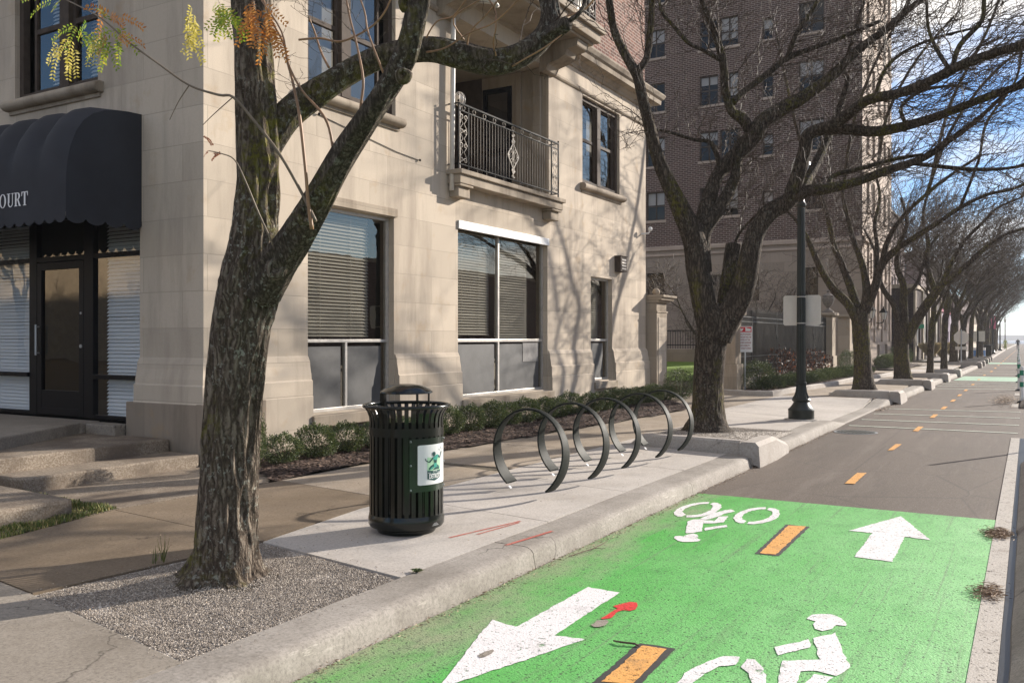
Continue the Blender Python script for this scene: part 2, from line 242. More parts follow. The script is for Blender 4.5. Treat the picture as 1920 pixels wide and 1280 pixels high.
# ------------------------------------------------------------------ helpers
def tag(o,label=None,cat=None,group=None,kind=None):
    if label: o['label']=label
    if cat: o['category']=cat
    if group: o['group']=group
    if kind: o['kind']=kind
    return o
def wloc(p):
    v=Vector((0,0,0))
    while p: v+=p.location; p=p.parent
    return v
def thing(name,label,cat,loc=(0,0,0),group=None):
    o=bpy.data.objects.new(name,None); COL.objects.link(o); o.location=loc; o.empty_display_size=.2
    return tag(o,label,cat,group)
class MB:
    def __init__(s): s.v=[]; s.f=[]; s.mi=[]; s.cur=0
    def add(s,vs,fs):
        k=len(s.v); s.v.extend(vs); s.f.extend([tuple(i+k for i in f) for f in fs]); s.mi.extend([s.cur]*len(fs)); return s
    def box(s,x0,x1,y0,y1,z0,z1):
        s.add([(x0,y0,z0),(x1,y0,z0),(x1,y1,z0),(x0,y1,z0),(x0,y0,z1),(x1,y0,z1),(x1,y1,z1),(x0,y1,z1)],
              [(0,3,2,1),(4,5,6,7),(0,1,5,4),(1,2,6,5),(2,3,7,6),(3,0,4,7)]); return s
    def quad(s,a,b,c,d): return s.add([a,b,c,d],[(0,1,2,3)])
    def poly(s,pts): return s.add(list(pts),[tuple(range(len(pts)))])
    def prism(s,pts,z0,z1,bottom=False):
        n=len(pts); vs=[(p[0],p[1],z0) for p in pts]+[(p[0],p[1],z1) for p in pts]
        fs=[(i,(i+1)%n,n+(i+1)%n,n+i) for i in range(n)]+[tuple(range(n,2*n))]
        if bottom: fs.append(tuple(range(n-1,-1,-1)))
        return s.add(vs,fs)
    def sweep(s,prof,path,closed=False):
        # prof: (offset to the left-normal, z); path: xy points -> swept section
        n=len(prof); N=len(path); vs=[]
        for i,p in enumerate(path):
            a=Vector(path[max(i-1,0)][:2]); b=Vector(path[min(i+1,N-1)][:2]); d=(b-a).normalized(); nr=Vector((-d.y,d.x)); z=p[2] if len(p)>2 else 0
            k=1
            if 0<i<N-1:
                d1=(Vector(p[:2])-a).normalized(); k=1/max(.5,abs(d1.dot(d)))
            for o,h in prof: vs.append((p[0]+nr.x*o*k,p[1]+nr.y*o*k,h+z))
        fs=[(i*n+j,i*n+j+1,(i+1)*n+j+1,(i+1)*n+j) for i in range(N-1) for j in range(n-1)]
        fs+= [tuple(range(n)),tuple((N-1)*n+j for j in range(n-1,-1,-1))]
        return s.add(vs,fs)
    def lathe(s,prof,cx,cy,n=24,z0=0,a0=0,flute=None):
        vs=[];fs=[];m=len(prof)
        for r,z in prof:
            for i in range(n):
                a=a0+2*math.pi*i/n; rr=r*(1+(flute(i,z) if flute else 0)); vs.append((cx+rr*math.cos(a),cy+rr*math.sin(a),z0+z))
        for j in range(m-1):
            for i in range(n): fs.append((j*n+i,j*n+(i+1)%n,(j+1)*n+(i+1)%n,(j+1)*n+i))
        fs.append(tuple(range(n-1,-1,-1))); fs.append(tuple((m-1)*n+i for i in range(n)))
        return s.add(vs,fs)
    def tube(s,pts,rad,n=6,cap=True,fn=None):
        P=[Vector(p) for p in pts]; N=len(P)
        if not hasattr(rad,'__len__'): rad=[rad]*N
        t=(P[1]-P[0]).normalized(); u=t.orthogonal().normalized(); vs=[]
        for i in range(N):
            tt=(P[min(i+1,N-1)]-P[max(i-1,0)])
            tt=tt.normalized() if tt.length>1e-9 else t
            u=(u-tt*u.dot(tt)); u=u.normalized() if u.length>1e-6 else tt.orthogonal().normalized()
            w=tt.cross(u)
            for k in range(n):
                a=2*math.pi*k/n; r=rad[i]*(fn(i,k,P[i]) if fn else 1)
                q=P[i]+u*(math.cos(a)*r)+w*(math.sin(a)*r); vs.append(tuple(q))
            t=tt
        fs=[(i*n+k,i*n+(k+1)%n,(i+1)*n+(k+1)%n,(i+1)*n+k) for i in range(N-1) for k in range(n)]
        if cap: fs+=[tuple(range(n-1,-1,-1)),tuple((N-1)*n+k for k in range(n))]
        return s.add(vs,fs)
    def ball(s,c,r,n=10,m=7,sz=1):
        prof=[(max(.001,r*math.sin(math.pi*j/m)),-r*sz*math.cos(math.pi*j/m)) for j in range(m+1)]
        return s.lathe(prof,c[0],c[1],n,c[2])
    def build(s,name,mat,parent=None,smooth=False,bevel=0,kind=None,autos=False):
        me=bpy.data.meshes.new(name); o0=wloc(parent)
        me.from_pydata([(a-o0.x,b-o0.y,c-o0.z) for a,b,c in s.v],[],s.f)
        for m in (mat if isinstance(mat,(list,tuple)) else [mat]): me.materials.append(M[m])
        if isinstance(mat,(list,tuple)): me.polygons.foreach_set('material_index',s.mi)
        if smooth: me.polygons.foreach_set('use_smooth',[True]*len(me.polygons))
        me.update(); o=bpy.data.objects.new(name,me); COL.objects.link(o)
        if parent: o.parent=parent
        if bevel:
            b=o.modifiers.new('bevel','BEVEL'); b.width=bevel; b.segments=2; b.limit_method='ANGLE'; b.angle_limit=R(40)
        if autos: me.set_sharp_from_angle(angle=R(35))
        if kind: o['kind']=kind
        return o
def children(o): return [c for c in bpy.data.objects if c.parent==o]
def copy_tree(o,loc=None,rz=None,sc=None,label=None,group=None,parent=None):
    c=o.copy(); COL.objects.link(c); c.parent=parent
    if loc is not None: c.location=loc
    if rz is not None: c.rotation_euler=(0,0,rz)
    if sc is not None: c.scale=(sc,sc,sc) if not hasattr(sc,'__len__') else sc
    if label: c['label']=label
    if group: c['group']=group
    for ch in children(o): copy_tree(ch,parent=c)
    return c
def wall(mb,ax,c,a0,a1,z0,z1,holes=(),depth=.15,inn=-1):
    # ax 'X': plane x=c, a is y ; ax 'Y': plane y=c, a is x.  reveals go inn*depth along the axis
    A=sorted({a0,a1,*[h[0] for h in holes],*[h[1] for h in holes]}); Z=sorted({z0,z1,*[h[2] for h in holes],*[h[3] for h in holes]})
    A=[a for a in A if a0<=a<=a1]; Z=[z for z in Z if z0<=z<=z1]
    P=(lambda a,z,d=0:(c+inn*d,a,z)) if ax=='X' else (lambda a,z,d=0:(a,c+inn*d,z))
    for i in range(len(A)-1):
        for j in range(len(Z)-1):
            am=(A[i]+A[i+1])/2; zm=(Z[j]+Z[j+1])/2
            if any(h[0]<am<h[1] and h[2]<zm<h[3] for h in holes): continue
            mb.quad(P(A[i],Z[j]),P(A[i+1],Z[j]),P(A[i+1],Z[j+1]),P(A[i],Z[j+1]))
    for h in holes:
        d=h[4] if len(h)>4 else depth
        for (p,q) in (((h[0],h[2]),(h[1],h[2])),((h[1],h[2]),(h[1],h[3])),((h[1],h[3]),(h[0],h[3])),((h[0],h[3]),(h[0],h[2]))):
            mb.quad(P(*p),P(*q),P(*q,d),P(*p,d))
def bx(ax,c,d0,d1,a0,a1,z0,z1,mb,inn=-1):
    # box given by depth range behind the plane
    e0,e1=sorted((c+inn*d0,c+inn*d1))
    return mb.box(e0,e1,a0,a1,z0,z1) if ax=='X' else mb.box(a0,a1,e0,e1,z0,z1)
def frame_bars(mb,ax,c,d0,d1,a0,a1,z0,z1,w,vs=(),hs=(),inn=-1,w2=None):
    w2=w2 or w
    bx(ax,c,d0,d1,a0,a0+w,z0,z1,mb,inn); bx(ax,c,d0,d1,a1-w,a1,z0,z1,mb,inn)
    bx(ax,c,d0,d1,a0+w,a1-w,z0,z0+w,mb,inn); bx(ax,c,d0,d1,a0+w,a1-w,z1-w,z1,mb,inn)
    for v in vs: bx(ax,c,d0+.004,d1-.004,v[0]-w2/2,v[0]+w2/2,v[1] if len(v)>1 else z0+w,v[2] if len(v)>1 else z1-w,mb,inn)
    for h in hs: bx(ax,c,d0+.002,d1-.002,a0+w,a1-w,h-w2/2,h+w2/2,mb,inn)
def slats(mb,ax,c,d,a0,a1,z0,z1,pitch=.05,dep=.05,inn=-1,tilt=1.0):
    z=z1-pitch/2; rj=random.Random(int(a0*100)+int(z1*10))
    while z>z0:
        dz=dep*tilt*.5*rj.uniform(.88,1.08); e0=c+inn*(d-dep/2*.8); e1=c+inn*(d+dep/2*.8)
        if ax=='X': mb.quad((e0,a0,z-dz),(e0,a1,z-dz),(e1,a1,z+dz),(e1,a0,z+dz))
        else: mb.quad((a0,e0,z-dz),(a1,e0,z-dz),(a1,e1,z+dz),(a0,e1,z+dz))
        z-=pitch
def textmesh(body,size=1,bold=0.0,spacing=1.0):
    cu=bpy.data.curves.new('t','FONT'); cu.body=body; cu.size=size; cu.align_x='CENTER'; cu.offset=bold; cu.space_character=spacing; cu.resolution_u=3
    ob=bpy.data.objects.new('t',cu); COL.objects.link(ob); bpy.context.view_layer.update()
    dg=bpy.context.evaluated_depsgraph_get(); me=ob.evaluated_get(dg).to_mesh()
    vs=[(v.co.x,v.co.y) for v in me.vertices]; fs=[tuple(p.vertices) for p in me.polygons]
    ob.evaluated_get(dg).to_mesh_clear(); bpy.data.objects.remove(ob); bpy.data.curves.remove(cu)
    return vs,fs
def tri(pts):
    from mathutils.geometry import tessellate_polygon
    return tessellate_polygon([[Vector((*p,0)) for p in pts]])
T1={
 'trunk':[(-4.361,3.9,0.136,0.2985),(-4.356,3.9,0.21,0.2355),(-4.342,3.9,0.315,0.2039),(-4.332,3.9,0.5,0.1865),(-4.323,3.9,0.767,0.1753),(-4.304,3.9,1.101,0.175),(-4.266,3.9,1.435,0.176),(-4.21,3.9,1.732,0.1828),(-4.146,3.9,1.961,0.1879),(-4.096,3.9,2.188,0.1595),(-4.073,3.9,2.415,0.1408),(-4.068,3.9,2.74,0.1346),(-4.082,3.9,3.067,0.1286),(-4.109,3.9,3.397,0.1228),(-4.123,3.9,3.727,0.1168),(-4.127,3.9,4.12,0.1076),(-4.137,3.9,4.712,0.0923),(-4.173,3.9,5.379,0.0695)],
 'A':[(-4.025,3.88,1.941,0.1275),(-3.865,3.84,2.077,0.1129),(-3.666,3.78,2.203,0.0981),(-3.487,3.72,2.336,0.0898),(-3.299,3.66,2.49,0.079),(-3.114,3.62,2.665,0.0716),(-2.909,3.58,2.827,0.0669),(-2.75,3.56,2.976,0.0655),(-2.656,3.55,3.118,0.0622),(-2.61,3.55,3.295,0.0594),(-2.584,3.55,3.526,0.0543),(-2.552,3.55,3.833,0.0442),(-2.58,3.5,4.207,0.0342)],
 'B':[(-4.107,3.95,2.753,0.0928),(-4.04,4.0,2.913,0.0992),(-3.97,4.08,3.06,0.0936),(-3.842,4.18,3.192,0.0877),(-3.686,4.3,3.33,0.0786),(-3.507,4.42,3.431,0.0725),(-3.271,4.55,3.469,0.0756),(-3.103,4.66,3.439,0.082),(-2.941,4.78,3.402,0.0824),(-2.804,4.88,3.442,0.0763),(-2.688,4.95,3.534,0.0731),(-2.628,4.98,3.66,0.0699),(-2.646,5.0,3.823,0.0638),(-2.707,5.0,4.022,0.0578),(-2.793,5.0,4.35,0.0453),(-2.715,5.0,4.707,0.0321)],
 'Bstub':[(-2.669,4.95,3.54,0.0476),(-2.548,4.9,3.562,0.0467),(-2.434,4.85,3.579,0.0397)],
 'B2':[(-2.49,4.86,3.566,0.0185),(-2.365,4.9,3.654,0.0138),(-2.34,5.0,3.879,0.0124),(-2.248,5.2,4.2,0.0095)],
}
T2={
 'trunk':[(-4.181,13,0.232,0.4406),(-4.181,13,0.328,0.3364),(-4.172,13,0.489,0.2643),(-4.172,13,0.809,0.2322),(-4.156,13,1.21,0.2241),(-4.115,13,1.61,0.2317),(-4.082,13,1.929,0.2474),(-4.099,13,2.169,0.1597)],
 'L':[(-4.132,12.95,1.77,0.1753),(-4.214,12.9,2.248,0.1753),(-4.288,12.9,2.649,0.1758),(-4.346,12.9,3.132,0.1762),(-4.469,12.8,3.489,0.1519),(-4.608,12.7,3.83,0.1277),(-4.773,12.6,4.26,0.1038),(-4.886,12.5,4.756,0.0876),(-4.965,12.4,5.182,0.0794),(-5.021,12.35,5.495,0.0793),(-5.076,12.3,5.649,0.0752),(-5.23,12.2,5.962,0.0673),(-5.315,12.1,6.263,0.0591),(-5.339,12,6.629,0.0549),(-5.397,11.9,7.232,0.0429)],
 'L2':[(-5.043,12.3,5.604,0.0672),(-4.914,12.4,5.808,0.0554),(-4.894,12.5,6.231,0.0518),(-4.869,12.5,6.624,0.0478),(-4.818,12.5,7.33,0.0357)],
 'L3':[(-4.583,12.7,3.724,0.0558),(-4.645,12.8,4.024,0.0322),(-4.678,12.8,4.188,0.0201)],
 'M':[(-4.273,12.98,2.573,0.1365),(-4.313,12.95,3.054,0.1444),(-4.296,13.1,3.391,0.1215),(-4.212,13.2,3.803,0.1137),(-4.124,13.4,4.192,0.1066),(-3.875,13.6,4.53,0.1317),(-3.68,13.7,4.774,0.1316),(-3.559,13.8,5.003,0.1236),(-3.323,14,5.206,0.1158),(-3.036,14.2,5.404,0.0994),(-2.756,14.4,5.645,0.0914),(-2.576,14.5,5.827,0.083),(-2.309,14.6,6.11,0.0703),(-1.854,14.7,6.441,0.0573),(-1.557,14.8,6.712,0.0489),(-1.108,14.8,6.98,0.0361)],
 'M1':[(-3.68,13.7,4.75,0.0822),(-3.801,13.6,5.015,0.0903),(-3.954,13.5,5.152,0.0738),(-4.024,13.4,5.449,0.0654),(-4.019,13.3,5.83,0.0609),(-4.127,13.3,6.238,0.053),(-4.228,13.2,6.552,0.0488),(-4.329,13.1,6.879,0.0405),(-4.48,13,7.442,0.0324)],
 'M2':[(-3.938,13.5,5.281,0.0533),(-3.779,13.7,5.504,0.0495),(-3.502,13.9,5.761,0.0496),(-3.24,14.1,6.023,0.0456),(-2.896,14.3,6.172,0.0373),(-2.505,14.5,6.329,0.0331),(-1.978,14.6,6.514,0.0286)],
 'M3':[(-3.257,14.1,6.025,0.0415),(-3.103,14.1,6.397,0.0371),(-2.903,14.1,6.649,0.0328),(-2.706,14.1,6.979,0.0285)],
 'M4':[(-4.019,13.3,5.863,0.0365),(-4.23,13,5.984,0.0281),(-4.411,12.8,6.077,0.0279),(-4.572,12.6,6.3,0.0238),(-4.718,12.5,6.517,0.0237),(-4.747,12.4,6.884,0.0197)],
 'M5':[(-4.091,13.4,4.214,0.041),(-4.202,13.3,4.633,0.0368),(-4.43,13.1,4.685,0.0285),(-4.74,12.9,4.795,0.0244),(-5.003,12.8,4.855,0.0204)],
 'N':[(-4.087,13.2,3.591,0.1051),(-3.96,13.35,3.884,0.0975),(-3.874,13.45,4.177,0.0815),(-3.869,13.55,4.48,0.0656),(-3.851,13.6,4.717,0.0493)],
 'N0':[(-4.223,13.03,2.655,0.1045),(-4.263,13.05,3.222,0.1209),(-4.087,13.2,3.591,0.1132),(-3.943,13.35,3.883,0.0893)],
 'R':[(-4.025,13,1.69,0.223),(-3.888,13,1.927,0.206),(-3.704,13,2.24,0.1809),(-3.586,13,2.59,0.1644),(-3.523,13,2.939,0.1484),(-3.459,13.05,3.214,0.1407),(-3.301,13.1,3.467,0.1325),(-3.095,13.2,3.62,0.1246),(-2.969,13.25,3.726,0.1088)],
 'RU':[(-3.034,13.2,3.631,0.1087),(-2.912,13.2,3.969,0.1044),(-2.807,13.2,4.345,0.0962),(-2.763,13.2,4.57,0.0922),(-2.607,13.2,4.644,0.0917),(-2.406,13.1,4.653,0.0828),(-2.196,13,4.748,0.0741),(-1.889,12.8,4.874,0.0685),(-1.46,12.6,4.868,0.0628),(-1.048,12.3,4.899,0.0603),(-0.788,12.1,4.954,0.0587),(-0.427,11.8,4.97,0.0531),(-0.052,11.5,4.959,0.0479),(0.446,11.3,5.116,0.0401)],
 'RL':[(-2.57,13.2,4.64,0.0763),(-2.247,13.3,4.63,0.0758),(-1.816,13.3,4.548,0.0708),(-1.256,13.2,4.593,0.0615),(-0.854,13.1,4.677,0.0529),(-0.47,13,4.771,0.0482),(-0.058,12.9,4.852,0.0436),(0.45,12.8,5.001,0.0358)],
 'RB':[(-2.969,13.25,3.71,0.0855),(-2.797,13.4,3.81,0.0858),(-2.584,13.5,3.838,0.0779),(-2.183,13.8,3.957,0.0665),(-1.766,14,4.122,0.0585),(-1.351,14.2,4.279,0.0506),(-1.043,14.3,4.489,0.0425),(-0.663,14.4,4.788,0.0345),(-0.329,14.5,5.119,0.0305),(-0.0,14.5,5.375,0.0226)],
 'RB2':[(-1.547,14.1,4.219,0.035),(-1.133,14.2,4.141,0.0308),(-0.658,14.3,4.066,0.0267),(-0.162,14.4,4.072,0.0226),(0.192,14.4,4.208,0.0185)],
 'RB3':[(-2.535,13.6,3.864,0.0391),(-2.519,13.8,4.067,0.0357),(-2.118,14,4.188,0.0316),(-1.703,14.2,4.307,0.0276),(-1.353,14.3,4.351,0.0235)],
 'RC':[(-2.911,13.4,3.789,0.0862),(-2.851,14,4.226,0.0731),(-2.74,14.4,4.697,0.0623),(-2.637,14.8,5.211,0.0551),(-2.575,15,5.546,0.0514),(-2.527,15.1,5.821,0.043),(-2.601,15.2,6.031,0.039),(-2.478,15.3,6.559,0.0348),(-2.329,15.4,7.172,0.0304)],
 'S':[(-3.996,13.25,2.014,0.1374),(-3.945,13.3,2.419,0.1336),(-3.919,13.35,2.745,0.1298),(-3.892,13.4,3.089,0.122)],
 'S2':[(-3.925,13.4,2.912,0.0326),(-3.818,13.4,3.231,0.0203),(-3.509,13.3,3.521,0.0159)],
 'RU2':[(-0.812,12.1,4.958,0.0294),(-0.736,12.2,5.255,0.0328),(-0.508,12.3,5.539,0.0294),(-0.479,12.3,5.795,0.0261),(-0.451,12.3,6.181,0.0228)],
 'RU3':[(-0.847,12.1,4.95,0.0261),(-1.003,12.2,5.266,0.0232),(-1.103,12.3,5.579,0.0201),(-1.115,12.3,5.917,0.0168)],
 'RU4':[(-1.801,12.8,4.891,0.0287),(-1.693,13,5.315,0.0254),(-1.437,13.1,5.556,0.0217),(-1.045,13.1,5.67,0.0178),(-0.541,13.1,5.723,0.0139)],
 'RL2':[(-1.448,13.2,4.558,0.0292),(-1.55,13.5,4.901,0.0262),(-1.296,13.7,5.138,0.0225),(-0.899,13.8,5.181,0.0186)],
}
T3={
 'trunk':[(-3.874,25.7,0.228,0.3569),(-3.887,25.7,0.387,0.2975),(-3.915,25.7,0.851,0.2381),(-3.956,25.7,1.577,0.2205),(-3.983,25.7,2.159,0.2266),(-3.997,25.7,2.45,0.2028)],
 'a':[(-4.063,25.6,2.158,0.1309),(-4.267,25.5,2.594,0.1191),(-4.577,25.3,2.956,0.1071),(-4.818,25.1,3.388,0.095),(-5.035,25,3.897,0.0832),(-5.197,24.9,4.331,0.0654),(-5.415,24.8,4.769,0.0535),(-5.791,24.7,5.219,0.0358)],
 'b':[(-3.997,25.7,2.305,0.1431),(-4.236,25.9,2.975,0.1147),(-4.508,26.1,3.663,0.0978),(-4.787,26.3,4.292,0.0867),(-4.921,26.4,4.915,0.0747),(-5.086,26.5,5.473,0.0564),(-5.477,26.6,6.211,0.038)],
 'c':[(-3.915,25.7,2.303,0.1429),(-3.804,25.6,2.877,0.1184),(-3.899,25.6,3.603,0.089),(-4.146,25.6,4.34,0.0715),(-4.283,25.6,4.931,0.0598),(-4.422,25.6,5.671,0.048),(-4.267,25.5,6.37,0.0357)],
 'd':[(-3.86,25.7,2.375,0.1308),(-3.602,25.6,3.016,0.1179),(-3.428,25.5,3.576,0.0995),(-3.046,25.4,4.005,0.0867),(-2.584,25.3,4.293,0.0741),(-2.072,25.2,4.596,0.0618),(-1.515,25.1,4.954,0.0498),(-0.916,25,5.228,0.0435),(-0.225,25,5.367,0.0374),(0.764,24.8,5.884,0.0311),(1.788,24.5,6.459,0.025),(3.178,24,7.225,0.0189)],
 'k':[(-1.515,25.1,4.954,0.0387),(-1.092,25.0,6.107,0.0327),(-0.923,25.2,7.06,0.0329),(-0.287,25.4,8.085,0.0299),(-0.057,25.3,9.209,0.0296),(0.673,25.4,10.151,0.0372),(1.438,25.5,11.697,0.0315)],
 'l':[(-2.732,24.9,10.243,0.0507),(-2.01,25.2,11.983,0.0449),(-0.934,25.5,13.747,0.0332)],
 'm':[(-0.0,25.3,8.412,0.0431),(1.357,26,9.173,0.0375),(2.789,26.5,9.847,0.0265)],
 'e':[(-3.454,25.5,3.506,0.0702),(-3.23,25.3,4.26,0.0636),(-2.882,25.1,4.777,0.057),(-2.356,24.9,5.263,0.0447),(-1.736,24.8,5.735,0.0384),(-1.017,24.6,6.16,0.0268)],
 'g':[(-4.363,25.5,5.943,0.0477),(-4.097,25.3,7.469,0.0412),(-3.532,25.1,8.908,0.0347),(-2.732,24.9,10.243,0.0282)],
 'h':[(-5.042,26.5,5.393,0.0564),(-5.659,26.4,7.121,0.0505),(-6.014,26.3,8.687,0.0444),(-6.371,26.2,10.576,0.0318)],
 'i':[(-3.618,26.2,6.131,0.0482),(-3.373,26.1,7.694,0.0418),(-2.59,26,9.145,0.0351),(-1.557,25.8,10.174,0.0227)],
 'j':[(-2.303,25,5.273,0.0448),(-1.736,24.8,6.807,0.0384),(-0.901,24.6,7.974,0.0321),(-0.0,24.5,8.706,0.0209)],
 'f':[(-3.602,25.6,3.087,0.0648),(-3.576,25.9,4.046,0.0595),(-3.658,26,4.789,0.0479),(-3.549,26.2,5.537,0.0421),(-3.714,26.4,6.319,0.0304)],
}
T4={
 'trunk':[(-3.738,33,0.208,0.3834),(-3.738,33,0.354,0.3012),(-3.789,33,1.011,0.2467),(-3.789,33,1.741,0.2398),(-3.755,33,2.198,0.2465)],
 'a':[(-3.823,33,2.107,0.1508),(-4.018,32.8,2.835,0.1026),(-4.331,32.6,3.382,0.082),(-4.474,32.4,4.012,0.0681),(-4.545,32.3,4.642,0.0476),(-4.87,32.2,5.377,0.0341)],
 'b':[(-3.722,33,2.106,0.1643),(-3.733,33.1,2.84,0.1373),(-3.744,33.2,3.486,0.1171),(-3.96,33.3,4.145,0.097),(-3.909,33.3,4.881,0.0762),(-3.643,33.2,5.591,0.0619),(-3.8,33.1,6.507,0.0481)],
 'c':[(-3.621,33,1.559,0.1776),(-3.354,33,2.194,0.1701),(-3.031,32.9,2.729,0.1619),(-2.746,32.8,3.132,0.1473),(-2.528,32.7,3.423,0.1197),(-2.124,32.6,3.757,0.0922),(-1.65,32.5,4.168,0.0781),(-1.187,32.4,4.621,0.0644),(-0.66,32.3,4.958,0.0509),(-0.0,32.2,5.159,0.0376)],
 'd':[(-2.713,32.8,3.167,0.1071),(-2.868,32.9,3.713,0.0875),(-2.991,33,4.264,0.0744),(-2.967,33.1,4.994,0.061),(-3.142,33.2,5.74,0.0477),(-2.985,33.3,6.651,0.0409)],
 'g':[(-2.985,33.3,6.56,0.0546),(-2.331,33.3,9.474,0.054),(-1.216,33.2,11.768,0.0462),(-0.447,33,13.991,0.0388)],
 'h':[(-0.218,32.3,6.109,0.0442),(0.708,32,7.961,0.043),(1.776,31.5,9.792,0.0356),(2.892,31,11.31,0.0285)],
 'e':[(-2.528,32.7,3.423,0.0798),(-2.21,32.7,4.208,0.0728),(-1.811,32.6,4.881,0.0589),(-1.343,32.5,5.364,0.0518),(-0.886,32.4,5.835,0.0384),(-0.218,32.3,6.109,0.0252)],
 'f':[(-3.733,33.1,3.114,0.0686),(-3.318,33.3,3.57,0.0549),(-3.003,33.5,4.668,0.048),(-2.68,33.6,5.208,0.0411)],
}
SU=[[(-3.347,3.6,2.24,0.013),(-3.356,3.58,2.382,0.0115),(-3.356,3.56,2.552,0.01),(-3.389,3.55,2.84,0.01),(-3.443,3.55,3.048,0.0086),(-3.474,3.55,3.14,0.0087),(-3.506,3.55,3.255,0.0073),(-3.563,3.5,3.401,0.0072),(-3.663,3.5,3.624,0.0058)],[(-3.321,3.6,2.282,0.0115),(-3.406,3.58,2.444,0.0101),(-3.484,3.5,2.64,0.01),(-3.631,3.45,2.834,0.0087),(-3.732,3.4,2.96,0.0087),(-3.844,3.4,2.987,0.0088),(-4.02,3.35,3.053,0.0074),(-4.201,3.3,3.18,0.0067),(-4.41,3.25,3.332,0.006),(-4.577,3.2,3.477,0.0053),(-4.824,3.2,3.606,0.0047),(-5.137,3.2,3.755,0.0032)],[(-3.189,3.6,2.613,0.0099),(-3.208,3.58,2.767,0.0085),(-3.254,3.56,2.859,0.0085),(-3.377,3.55,2.987,0.0072),(-3.445,3.52,3.133,0.0072),(-3.472,3.5,3.298,0.0057),(-3.623,3.5,3.499,0.0051)],[(-3.741,3.78,2.052,0.0093),(-3.754,3.7,2.215,0.0076),(-3.81,3.66,2.367,0.0069),(-3.852,3.6,2.545,0.0061),(-3.894,3.56,2.663,0.0045),(-3.958,3.52,2.699,0.0038),(-4.035,3.5,2.719,0.003)],[(-2.987,3.58,2.741,0.0097),(-2.977,3.56,2.845,0.0082),(-2.951,3.55,2.976,0.0082),(-2.997,3.55,3.175,0.0069),(-3.043,3.55,3.321,0.0069),(-3.079,3.55,3.494,0.0055)],[(-2.789,3.55,2.934,0.0081),(-2.804,3.5,3.022,0.0067),(-2.879,3.5,3.195,0.0054),(-2.903,3.5,3.307,0.0054),(-2.983,3.5,3.485,0.0041)],[(-3.719,4.15,3.315,0.0098),(-3.78,4.15,3.414,0.0082),(-3.837,4.15,3.555,0.0066),(-3.834,4.1,3.622,0.0049)],[(-3.731,3.9,3.415,0.0079),(-3.61,3.95,3.419,0.0079),(-3.49,4.0,3.394,0.0078),(-3.29,4.0,3.431,0.0077),(-3.173,4.0,3.502,0.0076),(-3.097,4.0,3.623,0.0075)],[(-3.732,3.4,2.96,0.0043),(-3.886,3.4,2.884,0.0035),(-3.971,3.4,2.836,0.0027)],[(-4.02,3.35,3.053,0.0044),(-4.107,3.35,2.976,0.0033),(-4.183,3.35,2.881,0.0024)],[(-3.312,4.55,3.449,0.0084),(-3.235,4.5,3.522,0.0066),(-3.155,4.5,3.607,0.0066),(-3.002,4.45,3.596,0.0064),(-2.855,4.4,3.679,0.0063)],[(-3.037,4.65,3.449,0.0083),(-2.977,4.6,3.54,0.0066),(-2.849,4.6,3.632,0.0065),(-2.687,4.55,3.729,0.0063)],[(-2.853,4.7,3.4,0.0083),(-2.842,4.65,3.466,0.0065),(-2.792,4.6,3.54,0.0065),(-2.811,4.6,3.673,0.0065),(-2.945,4.6,3.797,0.0066)],[(-2.548,4.9,3.548,0.0099),(-2.492,4.9,3.628,0.0082),(-2.376,5.0,3.704,0.0066),(-2.268,5.0,3.831,0.0066)],[(-2.796,4.8,3.352,0.0067),(-2.701,4.8,3.386,0.0058),(-2.569,4.8,3.431,0.0057),(-2.474,4.9,3.542,0.0049)],[(-3.235,4.5,3.429,0.0083),(-3.026,4.4,3.393,0.0064),(-2.79,4.3,3.412,0.0061),(-2.61,4.3,3.447,0.006),(-2.347,4.2,3.542,0.0058)],[(-3.024,4.6,3.499,0.0066),(-3.036,4.5,3.602,0.0057),(-2.843,4.5,3.679,0.0048)]]
LEAFP=[(-4.486,3.22,3.385),(-4.774,3.2,3.45),(-4.602,3.2,3.359),(-4.901,3.2,3.378),(-4.576,3.25,3.507),(-4.979,3.2,3.676),(-3.96,3.3,3.44),(-3.917,3.3,3.316),(-3.771,3.3,3.39),(-3.67,3.3,3.371),(-3.578,3.4,3.4),(-3.519,3.4,3.305),(-3.48,3.4,3.382),(-3.965,3.5,2.708)]
